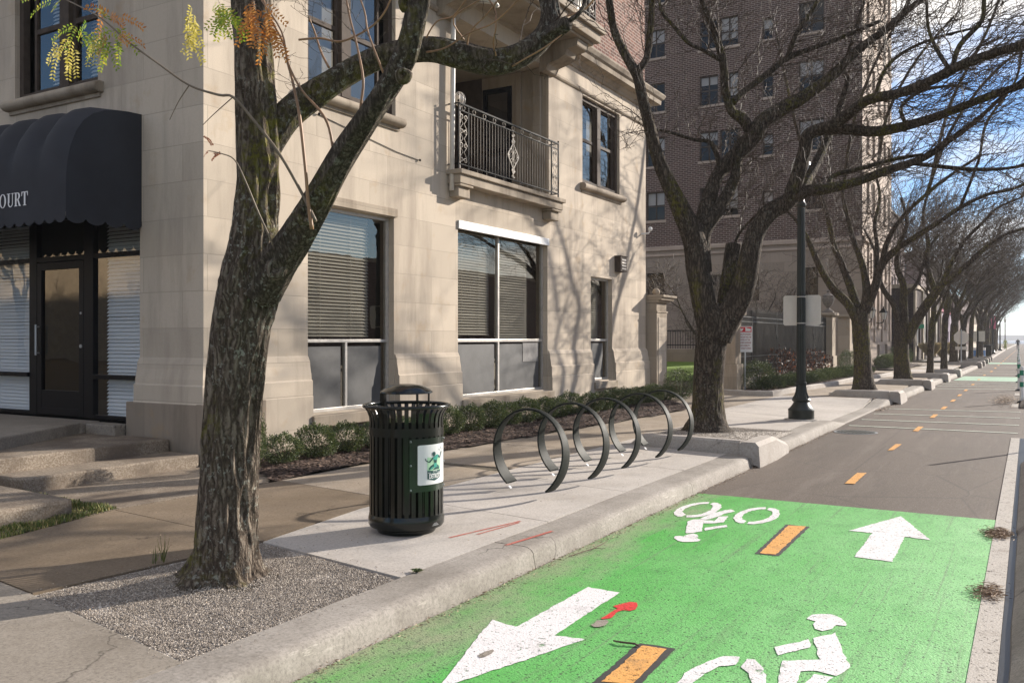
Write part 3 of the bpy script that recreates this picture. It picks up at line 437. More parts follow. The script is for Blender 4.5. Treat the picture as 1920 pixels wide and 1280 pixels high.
MK={'arrowL':[(-2.528,5.338),(-2.295,5.324),(-2.277,4.377),(-2.101,4.401),(-2.284,3.797),(-2.366,3.551),(-2.38,3.449),(-2.389,3.354),(-2.43,3.522),(-2.559,3.909),(-2.717,4.435),(-2.531,4.393)],'arrowR':[(-1.028,8.928),(-0.698,7.992),(-0.895,8.031),(-0.873,7.076),(-1.143,7.089),(-1.148,8.034),(-1.338,8.032)],'b_torso':[(-2.661,7.71),(-2.646,7.824),(-2.602,7.868),(-2.527,7.843),(-2.46,7.864),(-2.482,8.069),(-2.411,8.124),(-2.369,7.836),(-2.431,7.746),(-2.513,7.699),(-2.421,7.381),(-2.461,7.277),(-2.513,7.231)],'b_arm':[(-2.441,7.513),(-2.317,7.743),(-2.281,7.661),(-2.407,7.421)],'b_leg':[(-2.602,7.882),(-2.584,8.154),(-2.535,8.382),(-2.481,8.465),(-2.424,8.386),(-2.476,8.217),(-2.506,7.96),(-2.541,7.862)],'b_head':[(-2.531,7.004),(-2.548,7.07),(-2.528,7.113),(-2.487,7.106),(-2.479,7.195),(-2.452,7.251),(-2.406,7.23),(-2.372,7.154),(-2.365,7.093),(-2.326,7.056),(-2.323,7.003),(-2.364,6.946),(-2.428,6.916),(-2.476,6.924)],'w1a':[(-2.786,8.745),(-2.859,8.674),(-2.913,8.559),(-2.942,8.38),(-2.94,8.197),(-2.913,8.061),(-2.866,7.941),(-2.812,7.876),(-2.776,7.883),(-2.772,7.995),(-2.826,8.062),(-2.862,8.141),(-2.881,8.283),(-2.874,8.446),(-2.828,8.581),(-2.764,8.635)],'w1b':[(-2.748,8.728),(-2.705,8.736),(-2.646,8.66),(-2.599,8.526),(-2.572,8.335),(-2.577,8.158),(-2.614,8.006),(-2.675,7.909),(-2.731,7.876),(-2.759,7.969),(-2.708,8.009),(-2.656,8.111),(-2.646,8.292),(-2.671,8.484),(-2.715,8.593),(-2.741,8.605)],'w2a':[(-2.221,8.746),(-2.294,8.694),(-2.346,8.569),(-2.377,8.373),(-2.373,8.18),(-2.337,8.036),(-2.278,7.911),(-2.228,7.874),(-2.202,7.897),(-2.21,7.996),(-2.259,8.058),(-2.295,8.154),(-2.316,8.334),(-2.293,8.498),(-2.251,8.598),(-2.2,8.629)],'w2b':[(-2.189,8.723),(-2.129,8.721),(-2.069,8.628),(-2.026,8.479),(-1.997,8.28),(-2.012,8.111),(-2.056,7.974),(-2.113,7.888),(-2.169,7.877),(-2.178,7.969),(-2.134,8.027),(-2.091,8.11),(-2.073,8.26),(-2.086,8.444),(-2.126,8.57),(-2.183,8.613)],'B_wheelL':[(-1.295,4.569),(-1.369,4.533),(-1.413,4.431),(-1.443,4.314),(-1.464,4.202),(-1.457,4.058),(-1.439,3.891),(-1.399,3.749),(-1.336,3.648),(-1.303,3.667),(-1.344,3.781),(-1.376,3.909),(-1.391,4.117),(-1.378,4.252),(-1.343,4.373),(-1.28,4.448)],'B_wheelR':[(-1.254,4.552),(-1.219,4.56),(-1.16,4.49),(-1.104,4.347),(-1.065,4.186),(-1.042,3.993),(-1.04,3.82),(-1.063,3.725),(-1.094,3.789),(-1.094,3.926),(-1.111,4.082),(-1.144,4.241),(-1.194,4.36),(-1.247,4.422)],'B_torso':[(-1.027,5.053),(-0.94,5.206),(-0.774,4.693),(-0.809,4.54),(-0.912,4.563),(-0.979,4.518),(-0.948,4.254),(-0.923,4.026),(-0.972,3.997),(-1.04,4.301),(-1.091,4.619),(-0.928,4.73)],'B_arm':[(-1.176,4.795),(-1.045,5.016),(-1.009,4.897),(-1.129,4.685)],'B_leg':[(-0.909,4.514),(-0.818,4.514),(-0.845,4.425),(-0.864,4.226),(-0.878,4.052),(-0.912,4.033),(-0.939,4.3)],'B_head':[(-1.132,5.381),(-1.123,5.471),(-1.079,5.519),(-1.02,5.545),(-0.959,5.499),(-0.917,5.427),(-0.906,5.357),(-0.961,5.35),(-0.968,5.263),(-1.006,5.2),(-1.05,5.223),(-1.077,5.291),(-1.076,5.356)],'patch':[(-2.462,3.881),(-2.472,3.913),(-2.47,3.971),(-2.451,4.007),(-2.432,3.993),(-2.424,3.941),(-2.43,3.895),(-2.444,3.874)],'red':[(-2.168,4.767),(-2.176,4.786),(-2.174,4.91),(-2.17,5.001),(-2.216,5.039),(-2.18,5.126),(-2.155,5.173),(-2.118,5.175),(-2.086,5.115),(-2.072,5.045),(-2.09,5.001),(-2.125,4.997),(-2.142,4.953),(-2.131,4.812)],'hole':[(-2.174,4.635),(-2.177,4.726),(-2.139,4.767),(-2.107,4.743),(-2.106,4.663),(-2.123,4.624),(-2.153,4.613)],'dash0':[(-1.773,3.897),(-1.791,4.467),(-1.663,4.485),(-1.634,3.939)],'dash1':[(-1.79,6.847),(-1.836,7.989),(-1.692,8.021),(-1.668,6.859)],'dash2':[(-1.814,10.633),(-1.827,11.552),(-1.726,11.612),(-1.713,10.648)],'dash3':[(-1.806,14.088),(-1.807,15.005),(-1.721,15.055),(-1.733,14.203)]}
EM={'shield_light':[(-20.83,0.7512),(-7.66,0.7457),(7.87,0.7398),(8.26,0.64),(-20.83,0.6368)],'shield_dark':[(-20.83,0.6507),(-7.66,0.6457),(7.21,0.647),(6.96,0.5892),(-6.56,0.5693),(-20.83,0.5866)],'white_line1':[(-20.07,0.6356),(-14.55,0.6333),(-14.55,0.6305),(-20.07,0.6328)],'white_line2':[(-0.33,0.6314),(6.57,0.6321),(6.57,0.6296),(-0.33,0.6286)],'white_edge':[(-20.83,0.5918),(-6.74,0.5765),(7.21,0.5944),(7.21,0.589),(-6.56,0.5693),(-20.83,0.5866)],'head':[(-11.88,0.7731),(-11.2,0.7849),(-8.12,0.791),(-5.05,0.7827),(-4.66,0.7719),(-6.28,0.7624),(-7.66,0.7528),(-9.9,0.756),(-11.2,0.7621)],'torso':[(-10.77,0.7409),(-3.89,0.7644),(-0.86,0.7678),(2.4,0.7571),(-1.06,0.7309),(-1.89,0.7173),(-9.01,0.7256)],'armL':[(-25.26,0.7386),(-23.81,0.7463),(-23.44,0.7322),(-17.75,0.7179),(-13.73,0.7359),(-11.2,0.7481),(-7.66,0.7528),(-11.2,0.7307),(-16.17,0.7098),(-20.83,0.7166),(-23.81,0.7255)],'armR':[(-1.38,0.7681),(4.13,0.7561),(6.57,0.7441),(8.53,0.7786),(12.57,0.7882),(11.35,0.7773),(7.21,0.7402),(4.13,0.7358),(0.2,0.7477)],'waist':[(-9.01,0.7274),(-1.89,0.725),(-2.4,0.7035),(-7.66,0.7029)],'skirt':[(-7.66,0.7036),(-2.7,0.7037),(-1.38,0.6851),(-2.9,0.6721),(-6.74,0.6643),(-9.01,0.68)],'legL':[(-18.14,0.6556),(-18.14,0.6677),(-14.55,0.6842),(-9.01,0.6976),(-8.12,0.6759),(-11.2,0.6607),(-16.17,0.6534)],'legR':[(-2.9,0.6932),(2.4,0.6809),(4.97,0.6668),(4.13,0.6514),(-1.89,0.6537),(-7.66,0.6527),(-11.2,0.6519),(-6.74,0.6661),(-1.89,0.6714)],'legLh':[(-16.57,0.6613),(-11.2,0.6782),(-9.46,0.6786),(-11.2,0.6624),(-14.55,0.6563)],'legRh':[(-1.38,0.6834),(2.4,0.672),(2.4,0.6649),(0.2,0.6699)],'ray1':[(2.4,0.8067),(7.47,0.7941),(6.96,0.7922),(2.17,0.8039)],'ray2':[(7.87,0.8234),(8.8,0.823),(10.48,0.8027),(9.63,0.8023)],'ray3':[(15.88,0.804),(16.79,0.8016),(12.88,0.7952),(12.26,0.7976)]}
# ------------------------------------------------------------------ ground, road, pavement
def S(mb,name,mat,**k): return mb.build(name,mat,kind='structure',**k)
m=MB(); m.box(-900,900,-120,330,-1.2,-.012); S(m,'ground','soil')
m=MB(); m.quad((-1500,330,-.9),(1500,330,-.9),(1500,2600,-.9),(-1500,2600,-.9)); S(m,'water','river')
m=MB(); m.box(-1400,1400,1500,1600,-1,7); m.box(-1400,-300,1480,1500,-1,12); S(m,'far_shore','cool_glass')
CURB=[(-3.08,-30),(-3.08,0),(-3.08,6),(-3.08,11),(-3.08,17.0),(-3.08,18.2),(-3.06,22.4),(-3.0,23.6),(-2.93,28),(-2.88,36),(-2.65,44),(-2.5,56),(-2.55,70),(-2.75,104),(-3.0,157),(-3.0,320)]
def cx(y):
    for a,b in zip(CURB,CURB[1:]):
        if a[1]<=y<=b[1]: return a[0]+(b[0]-a[0])*(y-a[1])/(b[1]-a[1])
    return -3.08
def dip(y):
    if y<17: return 0
    if y<18.2: return (y-17)/1.2
    if y<22.4: return 1
    if y<23.6: return 1-(y-22.4)/1.2
    return 0
m=MB(); m.quad((-3.2,-60,0),(14,-60,0),(14,330,0),(-3.2,330,0)); S(m,'road','asphalt')
m=MB(); m.box(14,17.5,-60,330,-.01,.15); S(m,'far_pavement','old_concrete')
m=MB(); m.quad((-60,62,.004),(-3.05,62,.004),(-3.05,66.5,.004),(-60,66.5,.004)); S(m,'side_road','asphalt')
# kerb: battered face with a rounded nose, cut into cast lengths by thin joints
m=MB(); prof=[(.33,-.02),(.33,.15),(.09,.15),(.05,.146),(.02,.132),(.0,.11),(-.02,.0),(-.02,-.05)]
ys=[-12,-6,-1.5,2.1,5.6,9.05,12.5,15.6,17.0,18.2,20.3,22.4,23.6,27,31,36,44,50,56,63,70,80,92,104,130,157,200,320]
for a,b in zip(ys,ys[1:]):
    N=max(2,int((b-a)/.8)) if b<60 else 2; path=[]
    for i in range(N+1):
        y=a+.004+(b-a-.008)*i/N; path.append((cx(y)+ (.006*math.sin(y*3.1) if b<60 else 0),y,-.125*dip(y)+.004*math.sin(y*1.7)))
    m.sweep(prof,path)
S(m,'kerb','kerb_concrete',smooth=True,autos=True)
def surf_h(x,y):
    d=dip(y); k=max(0,min(1,(x+5.6)/2.2)); return .15-.125*d*k
# pavement slabs with open joints over a dark base
m=MB(); m.box(-60,-3.42,-30,16.9,-.01,.135); m.box(-60,-3.42,23.7,61.9,-.01,.135); m.box(-60,-3.42,66.6,320,-.01,.135)
m.box(-60,-5.7,16.9,23.7,-.01,.13); S(m,'pavement_base','soil')
def slab(mb,x0,x1,y0,y1,z=.15,g=.009,n=1):
    xs=[x0+g+(x1-x0-2*g)*i/n for i in range(n+1)]; yy=[y0+g+(y1-y0-2*g)*i/n for i in range(n+1)]
    for i in range(n):
        for j in range(n):
            q=[(xs[i],yy[j]),(xs[i+1],yy[j]),(xs[i+1],yy[j+1]),(xs[i],yy[j+1])]
            mb.add([(a,b,(surf_h(a,b) if n>1 else z)) for a,b in q],[(0,1,2,3)])
    for (a,b),(c,d) in (((x0+g,y0+g),(x1-g,y0+g)),((x1-g,y0+g),(x1-g,y1-g)),((x1-g,y1-g),(x0+g,y1-g)),((x0+g,y1-g),(x0+g,y0+g))):
        mb.quad((a,b,(surf_h(a,b) if n>1 else z)-.05),(c,d,(surf_h(c,d) if n>1 else z)-.05),(c,d,surf_h(c,d) if n>1 else z),(a,b,surf_h(a,b) if n>1 else z))
def pslab(mb,pts,z=.15,h=.04): mb.prism(pts,z-h,z)
new=MB(); wk=MB(); old=MB(); st=MB()
pslab(old,[(-3.415,-6),(-3.415,1.2),(-6.6,1.2),(-6.6,-6)]); pslab(old,[(-3.415,1.21),(-3.4,2.79),(-5.07,3.09),(-6.6,3.3),(-6.6,1.21)])
pslab(st,[(-5.085,3.11),(-6.62,3.32),(-6.70,4.0),(-6.94,4.98),(-4.93,4.755)],.149)
pslab(st,[(-6.945,4.992),(-6.85,6.9),(-5.16,6.62),(-5.13,6.1),(-4.94,4.767)],.149)
pslab(new,[(-3.42,4.48),(-3.42,6.45),(-5.11,6.72),(-5.11,6.1),(-4.9,4.75)])
pslab(wk,[(-5.175,6.64),(-6.86,6.91),(-6.88,8.9),(-5.17,8.6)],.15)
pslab(new,[(-3.42,6.462),(-3.42,8.1),(-5.15,8.4),(-5.12,6.732)])
pslab(new,[(-3.42,8.112),(-3.42,9.75),(-5.15,10.05),(-5.15,8.412)])
pslab(new,[(-3.42,9.762),(-3.42,11.42),(-5.15,11.75),(-5.15,10.062)])
y=8.9
for yy in (10.9,12.9,14.9,16.9):
    slab(wk,-6.95,-5.16,y,yy); y=yy
slab(new,-5.16,-3.42,14.9,16.9); slab(new,-5.16,-3.42,13.1,14.9); slab(new,-5.16,-4.75,11.8,13.1); slab(wk,-9.5,-6.95,16.9,17.2)
for x0,x1 in ((-5.7,-3.1),): 
    for a,b in ((16.9,18.4),(18.4,20.3),(20.3,22.2),(22.2,23.9)): slab(new,x0,-3.41,a,b,n=6)
for a,b in ((16.9,19),(19,21.2),(21.2,23.9)):
    slab(wk,-8.6,-5.7,a,b)
    for x in (-11.5,-14.5,-18,-23,-30): slab(wk,x-4,x+2.9-4+ (0),a,b) if False else None
for x0,x1 in ((-11.4,-8.6),(-14.2,-11.4),(-17,-14.2),(-24,-17)): slab(new,x0,x1,21.4,23.9)
y=23.9
k=0
while y<61:
    b=min(y+2,61.9); slab(new if k%3 else wk,-5.0,-3.35,y,b) if y>31 else slab(wk,-5.7,-3.35,y,b); slab(wk,-7.1,-5.0,y,b) if y>31 else None; y=b; k+=1
y=66.6
while y<160: slab(wk if int(y)%2 else new,-6.4,-3.2,y,y+4); y+=4
S(new,'pavement','new_concrete'); S(wk,'pavement','walk_concrete'); S(old,'pavement','old_concrete'); S(st,'pavement','stained_concrete')
m=MB(); pslab(m,[(-8.4,5.1),(-6.96,5.02),(-6.88,6.75),(-7.2,7.1),(-8.4,7.28)],.153); S(m,'path','aggregate',bevel=0)
# entrance steps
m=MB(); m.prism([(-8.38,5.02),(-8.40,7.14),(-8.98,7.16),(-8.96,5.02)],.1,.30); m.prism([(-8.89,5.06),(-8.93,7.15),(-10.6,7.15),(-10.6,5.06)],.1,.45)
S(m,'entrance_steps','aggregate',bevel=.02)
m=MB(); m.prism([(-14,4.9),(-9.42,5.2),(-10.42,6.98),(-10.42,7.27),(-14,7.27)],.4,.585); m.prism([(-10.38,7.03),(-9.8,7.03),(-9.8,7.27),(-10.38,7.27)],.4,.575)
S(m,'entrance_landing','step_concrete',bevel=.015)
m=MB(); m.prism([(-10.5,1.5),(-7.02,1.5),(-7.0,4.63),(-8.3,4.73),(-10.5,4.8)],.1,.30); S(m,'entrance_steps','aggregate',bevel=.03)
# soil and grass strips by the steps
def blades(mb,pts,n,h=(.03,.08),z=.15,w=.004,lean=.5,seed=1):
    rr=random.Random(seed); xs=[p[0] for p in pts]; ys_=[p[1] for p in pts]
    def inside(x,y):
        c=False
        for (x1,y1),(x2,y2) in zip(pts,pts[1:]+pts[:1]):
            if (y1>y)!=(y2>y) and x<(x2-x1)*(y-y1)/(y2-y1)+x1: c=not c
        return c
    k=0
    while k<n:
        x=rr.uniform(min(xs),max(xs)); y=rr.uniform(min(ys_),max(ys_))
        if not inside(x,y): continue
        k+=1; a=rr.uniform(0,6.28); hh=rr.uniform(*h)*(0.5+noise.noise(Vector((x*6,y*6,0)))+.4); l=rr.uniform(0,lean)*hh; b=rr.uniform(0,6.28)
        dx,dy=math.cos(a)*w,math.sin(a)*w; lx,ly=math.cos(b)*l,math.sin(b)*l
        mb.add([(x-dx,y-dy,z),(x+dx,y+dy,z),(x+dx*.7+lx*.4,y+dy*.7+ly*.4,z+hh*.6),(x-dx*.7+lx*.4,y-dy*.7+ly*.4,z+hh*.6),(x+lx,y+ly,z+hh*.95)],[(0,1,2,3),(3,2,4)])
g1=[(-6.95,5.0),(-6.72,4.1),(-6.55,3.4),(-7.0,3.4),(-7.0,4.64),(-8.3,4.74),(-8.9,4.9),(-8.9,5.06),(-8.38,5.06),(-6.96,5.02)]
m=MB(); m.prism([(-6.94,5.03),(-6.6,3.31),(-14,2.5),(-14,5.5),(-9,5.2)],.1,.156); S(m,'soil','soil')
m=MB(); blades(m,g1,9000,(.015,.05)); m.build('grass','grass_blade',kind='stuff')
m=MB(); blades(m,[(-5.3,4.72),(-5.15,4.55),(-5.02,4.7),(-5.1,4.85)],60,(.03,.09),seed=4); blades(m,[(-5.15,3.95),(-5.05,3.9),(-5.0,4.0),(-5.1,4.05)],12,(.03,.10),seed=9,w=.003); m.build('grass','grass_blade',kind='stuff')
# gravel tree pits
m=MB(); m.prism([(-3.42,2.8),(-3.42,4.47),(-4.91,4.745),(-5.07,3.1)],.09,.138); S(m,'gravel_bed','gravel')
def inpoly(pts,x,y):
    c=False
    for (x1,y1),(x2,y2) in zip(pts,pts[1:]+pts[:1]):
        if (y1>y)!=(y2>y) and x<(x2-x1)*(y-y1)/(y2-y1)+x1: c=not c
    return c
def pebbles(mb,pts,n,zf,s=(.004,.009),seed=3):
    rr=random.Random(seed); xs=[p[0] for p in pts]; ys_=[p[1] for p in pts]; k=0
    while k<n:
        x=rr.uniform(min(xs),max(xs)); y=rr.uniform(min(ys_),max(ys_))
        if not inpoly(pts,x,y): continue
        k+=1; r=rr.uniform(*s); a=rr.uniform(0,6.28); z=zf(x,y)+r*.35; q=rr.uniform(.6,1)
        c,s_=math.cos(a)*r,math.sin(a)*r
        mb.add([(x+c,y+s_,z),(x-s_*q,y+c*q,z),(x-c,y-s_,z),(x+s_*q,y-c*q,z),(x+c*.2,y+s_*.2,z+r*.75),(x,y,z-r*.6)],[(0,1,4),(1,2,4),(2,3,4),(3,0,4)])
def moundz(x,y): return .14+.05*math.exp(-((x+4.36)**2+(y-3.9)**2)/.09)+.012*noise.noise(Vector((x*4,y*4,0)))
m=MB(); pebbles(m,[(-3.43,2.82),(-3.43,4.45),(-4.9,4.73),(-5.05,3.11)],42000,moundz,(.0035,.0075)); m.build('gravel','pebble',kind='stuff')
m=MB(); pebbles(m,[(-3.30,2.70),(-3.30,4.56),(-4.95,4.85),(-5.2,3.05),(-5.0,2.95)],1100,lambda x,y:.151,(.003,.006),seed=8); m.build('gravel','pebble',kind='stuff')
# raised tree pits along the kerb
def pit(xl,xr,y,full=False,seed=1):
    m=MB(); hp=[(-.02,.0),(-.02,.15),(.0,.30),(.03,.325),(.16,.325),(.19,.29),(.19,.1)]
    m.sweep([(-o,h) for o,h in hp],[(xr+.02,y,0),((xl+xr)/2,y+.14,0),(xl,y+.30,-.02),(xl-.25,y+.42,-.2)])
    b=MB(); c=cx(y)
    b.sweep([(-.02,0),(.0,.27),(.045,.32),(.22,.32),(.25,.29),(.25,.1)],[(xr+.28,y-.05,0),(xr+.28,y+.85,0),(xr+.25,y+1.7,-.17)])
    S(m,'kerb','white_kerb',smooth=True,autos=True); S(b,'kerb','white_kerb',smooth=True,autos=True)
    g=MB(); pts=[(xr+.02,y+.14),(xl,y+.42),(xl-.45,y+1.8),(xl+.1,y+3.3),(xr,y+3.2)]
    ctr=((xl+xr)/2,y+1.55); 
    def hz(x,yy): 
        t=max(0,min(1,(yy-y-1.6)/1.6)); e=max(0,min(1,(xl+.1-x)/.4)); k=max(0,min(1,(x-xr+.4)/.38))*max(0,min(1,(yy-y-.6)/.5)); return .275-.115*max(t,e,k)
    nx=14; 
    for i in range(nx):
        for j in range(nx):
            q=[(xl-.5+(xr-xl+.52)*(i+a)/nx,y+.14+3.2*(j+b_)/nx) for a,b_ in ((0,0),(1,0),(1,1),(0,1))]
            cxm=sum(p[0] for p in q)/4; cym=sum(p[1] for p in q)/4
            if inpoly(pts,cxm,cym): g.add([(a,b_,hz(a,b_)) for a,b_ in q],[(0,1,2,3)])
    S(g,'gravel_bed','gravel')
    if seed==1:
        p=MB(); pebbles(p,pts,12000,hz,(.005,.009)); p.build('gravel','pebble',kind='stuff')
pit(-4.75,-3.27,11.45,seed=1); pit(-4.42,-3.08,24.2,seed=2); pit(-4.3,-3.0,31.4,seed=3); pit(-3.96,-2.95,37.6,seed=4); pit(-3.7,-2.85,42.9,seed=5)
for y in (56.5,61,66.8,71,76): pit(-4.05,cx(y)-.1,y,seed=6)
# mulch beds
def mound(pts,z0,amp,step,name,mat,seed=0,chips=0,cs=(.012,.03)):
    xs=[p[0] for p in pts]; ys_=[p[1] for p in pts]; g=MB(); x=min(xs)
    hz=lambda x,y: z0+amp*(noise.noise(Vector((x*1.7,y*1.7,seed)))*.6+noise.noise(Vector((x*7,y*7,seed)))*.4)
    while x<max(xs):
        y=min(ys_)
        while y<max(ys_):
            if inpoly(pts,x+step/2,y+step/2): g.add([(a,b,hz(a,b)) for a,b in ((x,y),(x+step,y),(x+step,y+step),(x,y+step))],[(0,1,2,3)])
            y+=step
        x+=step
    g.build(name,mat,kind='structure')
    if chips:
        rr=random.Random(seed+5); c=MB(); k=0
        while k<chips:
            x=rr.uniform(min(xs),max(xs)); y=min(ys_)+(max(ys_)-min(ys_))*rr.random()**1.6
            if not inpoly(pts,x,y): continue
            k+=1; a=rr.uniform(0,6.28); l=rr.uniform(*cs); w_=l*rr.uniform(.2,.5); t=rr.uniform(-.6,.6); z=hz(x,y)+rr.uniform(.002,.014)
            dx,dy=math.cos(a)*l,math.sin(a)*l; ex,ey=-math.sin(a)*w_,math.cos(a)*w_
            c.quad((x-dx-ex,y-dy-ey,z-t*l*.5),(x+dx-ex,y+dy-ey,z+t*l*.5),(x+dx+ex,y+dy+ey,z+t*l*.5+w_*.3),(x-dx+ex,y-dy+ey,z-t*l*.5+w_*.3))
        c.build('mulch','mulch_chip',kind='stuff')
bed=[(-6.88,6.78),(-6.84,8.4),(-6.68,10.5),(-6.4,14.5),(-6.2,17.6),(-6.35,18.4),(-7.0,19.6),(-7.6,20.6),(-8.4,21.2),(-8.45,7.2),(-7.3,7.1)]
mound(bed,.175,.045,.1,'mulch_bed','mulch',1,26000)
bed2=[(-7.02,24.0),(-6.05,23.75),(-5.95,26.1),(-5.65,30),(-5.56,34.4),(-5.1,37),(-5.1,39.3),(-7.02,39.3)]
mound(bed2,.23,.06,.2,'mulch_bed','mulch',2,5000,(.02,.045))
bed3=[(-7.0,46.2),(-5.7,44.6),(-5.3,47),(-5.3,55),(-6.2,57),(-7.0,57)]
mound(bed3,.22,.05,.3,'mulch_bed','mulch',3)
m=MB(); kp=[(-7.25,23.9),(-6.95,23.72),(-6.3,23.55),(-5.98,23.6),(-5.85,24.3),(-5.82,26.1),(-5.65,28),(-5.52,30),(-5.46,34.4),(-5.2,35.9),(-5.0,37),(-4.98,39.4)]
m.sweep([(.0,.1),(.0,.26),(-.03,.285),(-.11,.285),(-.14,.26),(-.15,.1)],[(*p,0) for p in kp]); S(m,'kerb','white_kerb',smooth=True,autos=True)
# courtyard lawn behind the pier
m=MB(); m.prism([(-9.2,24.3),(-8.3,24.3),(-8.0,38),(-40,38),(-40,24.3)],.1,.30); S(m,'garden_soil','mulch')
m=MB()
for i in range(20):
    for j in range(20):
        q=[(-24+14.6*(i+a)/20,27+13*(j+b)/20) for a,b in ((0,0),(1,0),(1,1),(0,1))]
        m.add([(x,y,.33+.35*max(0,(y-27)/13)) for x,y in q],[(0,1,2,3)])
S(m,'lawn','lawn')
# ------------------------------------------------------------------ lane markings (4 mm sheets)
def mark(name,polys,mat,z,kind='structure'):
    m=MB(); rj=random.Random(len(name))
    for p in polys:
        q=[]
        for a,b in zip(p,list(p[1:])+[p[0]]):
            k=max(1,int(math.hypot(b[0]-a[0],b[1]-a[1])/.035))
            for i in range(k): q.append((a[0]+(b[0]-a[0])*i/k+rj.gauss(0,.0028),a[1]+(b[1]-a[1])*i/k+rj.gauss(0,.0035)))
        p=q
        for t in tri(p): m.add([(p[i][0],p[i][1],z) for i in t],[(0,1,2)])
    return m.build(name,mat,kind=kind)
m=MB(); m.quad((-3.055,.5,.004),(-.262,.5,.004),(-.262,9.19,.004),(-3.055,9.19,.004)); S(m,'green_cycle_lane','green_paint')
mark('arrow_marking',[MK['arrowL']],'white_paint',.0078); mark('arrow_marking',[MK['arrowR']],'white_paint',.0078)
mark('bicycle_marking',[MK[k] for k in ('b_torso','b_arm','b_leg','b_head','w1a','w1b','w2a','w2b')],'white_paint',.0078)
mark('bicycle_marking',[MK[k] for k in ('B_torso','B_arm','B_leg','B_head','B_wheelL','B_wheelR')],'white_paint',.0078)
def ring(p,g):
    cxp=sum(q[0] for q in p)/len(p); cyp=sum(q[1] for q in p)/len(p)
    return [(q[0]+math.copysign(g,q[0]-cxp),q[1]+math.copysign(g,q[1]-cyp)) for q in p]
mark('centre_line',[ring(MK['dash0'],.035),ring(MK['dash1'],.03)],'tar',.0062)
mark('centre_line',[MK['dash0'],MK['dash1'],MK['dash2'],MK['dash3']],'yellow_paint',.0084)
m=MB()
for y in (17.3,20.4,23,25.9,28.5,31.4,35.5,40,45): m.quad((-1.80,y,.008),(-1.71,y,.008),(-1.71,y+.95,.008),(-1.80,y+.95,.008))
for y in range(50,150,6): m.quad((-1.7,y,.008),(-1.6,y,.008),(-1.6,y+1.6,.008),(-1.7,y+1.6,.008))
S(m,'centre_line','yellow_paint')
mark('worn_patch',[MK['patch']],'tar' if 0 else 'old_concrete',.0105); mark('red_paint_mark',[MK['red']],'red_spray',.0075); mark('survey_mark',[MK['hole']],'old_concrete',.0095)
m=MB()
for y0,y1 in ((17.8,17.8),(19.25,19.45),(20.85,21.2),(22.5,22.95),(32.3,33.2),(34.2,35.0),(35.9,36.6),(37.3,38.0),(47,47.5),(50.5,51),(58,58.5),(75,75.5),(82,82.5)):
    w_=.055 if y0<30 else .09
    m.quad((cx(y0)+.12,y0-w_,.0075),(-.17,y1-w_,.0075),(-.17,y1+w_,.0075),(cx(y0)+.12,y0+w_,.0075))
S(m,'crossing_stripes','pale_stripe')
m=MB(); m.quad((cx(40)+.15,39.2,.004),(-.4,39.2,.004),(-.4,43.8,.004),(cx(43)+.2,43.8,.004)); m.quad((cx(68)+.15,66,.004),(-.5,66,.004),(-.5,70,.004),(cx(68)+.2,70,.004)); S(m,'green_crossing','mint_patch')
m=MB(); m.quad((-.262,.3,.0085),(-.135,.3,.0085),(-.135,16.9,.0085),(-.262,16.9,.0085))
for y in (24.5,29.6,38.9,42): m.quad((-.38,y,.0085),(-.24,y,.0085),(-.24,y+1.3,.0085),(-.38,y+1.3,.0085))
S(m,'edge_line','line_white')
m=MB(); m.quad((-.133,.3,.006),(-.02,.3,.006),(-.02,16.9,.006),(-.133,16.9,.006)); S(m,'barrier_shadow','rubber')  # dark sheet standing in for the shadow along the barriers
# manhole
mh=thing('manhole_cover','round iron manhole cover sunk in the asphalt before the crossing stripes','manhole cover',(-2.65,16.6,0))
m=MB(); m.lathe([(.36,.0),(.37,.006),(.33,.008),(.33,.004),(.001,.004)],-2.65,16.6,32); m.build('rim','galvanised',mh)
m=MB(); m.lathe([(.32,.005),(.32,.009),(.001,.009)],-2.65,16.6,32)
for i in range(-4,5): m.box(-2.65+i*.065-.01,-2.65+i*.065+.01,16.6-math.sqrt(.09-(i*.065)**2),16.6+math.sqrt(.09-(i*.065)**2),.009,.013)
m.build('lid','lamp_green',mh)
# faded red utility marks on the pad and kerb
m=MB(); 
for a,b,w_ in (((-3.78,5.55),(-3.62,6.35),.012),((-3.66,5.75),(-3.60,6.3),.01)):
    m.quad((a[0]-w_,a[1],.1525),(a[0]+w_,a[1],.1525),(b[0]+w_,b[1],.1525),(b[0]-w_,b[1],.1525))
m.quad((-3.30,5.55,.153),(-3.27,5.55,.153),(-3.2,6.15,.153),(-3.23,6.15,.153))
m.build('red_survey_line','old_red',kind='structure')
# ------------------------------------------------------------------ corner apartment building
XW=-8.5; YC=7.29; YE=21.4
B=thing('apartment_building','pale limestone corner building with arched dark entrance awning, iron balcony and brick above its cornice','building',(XW,YC,.15))
W1=(9.06,10.96,.62,3.52,.17); W2=(12.74,16.03,.62,3.68,.17); W3=(18.1,19.28,.7,3.05,.17); W4=(17.67,19.72,5.09,7.02,.2); W5=(9.06,11.0,5.09,7.02,.2)
RC=(12.6,16.08,4.44,7.18,2.6)
m=MB(); wall(m,'X',XW,YC,YE,0,7.9,[W1,W2,W3,W4,W5,RC]); 
# left facade
DS=(-12.9-2.6,-9.66,.5,3.35,.35); WU=(-12.36,-10.5,5.0,6.95,.22)
wall(m,'Y',YC,-24,XW,0,7.9,[DS,WU],inn=1)
m.quad((XW,YE,0),(-24,YE,0),(-24,YE,7.9),(XW,YE,7.9))
m.build('wall','limestone',B)
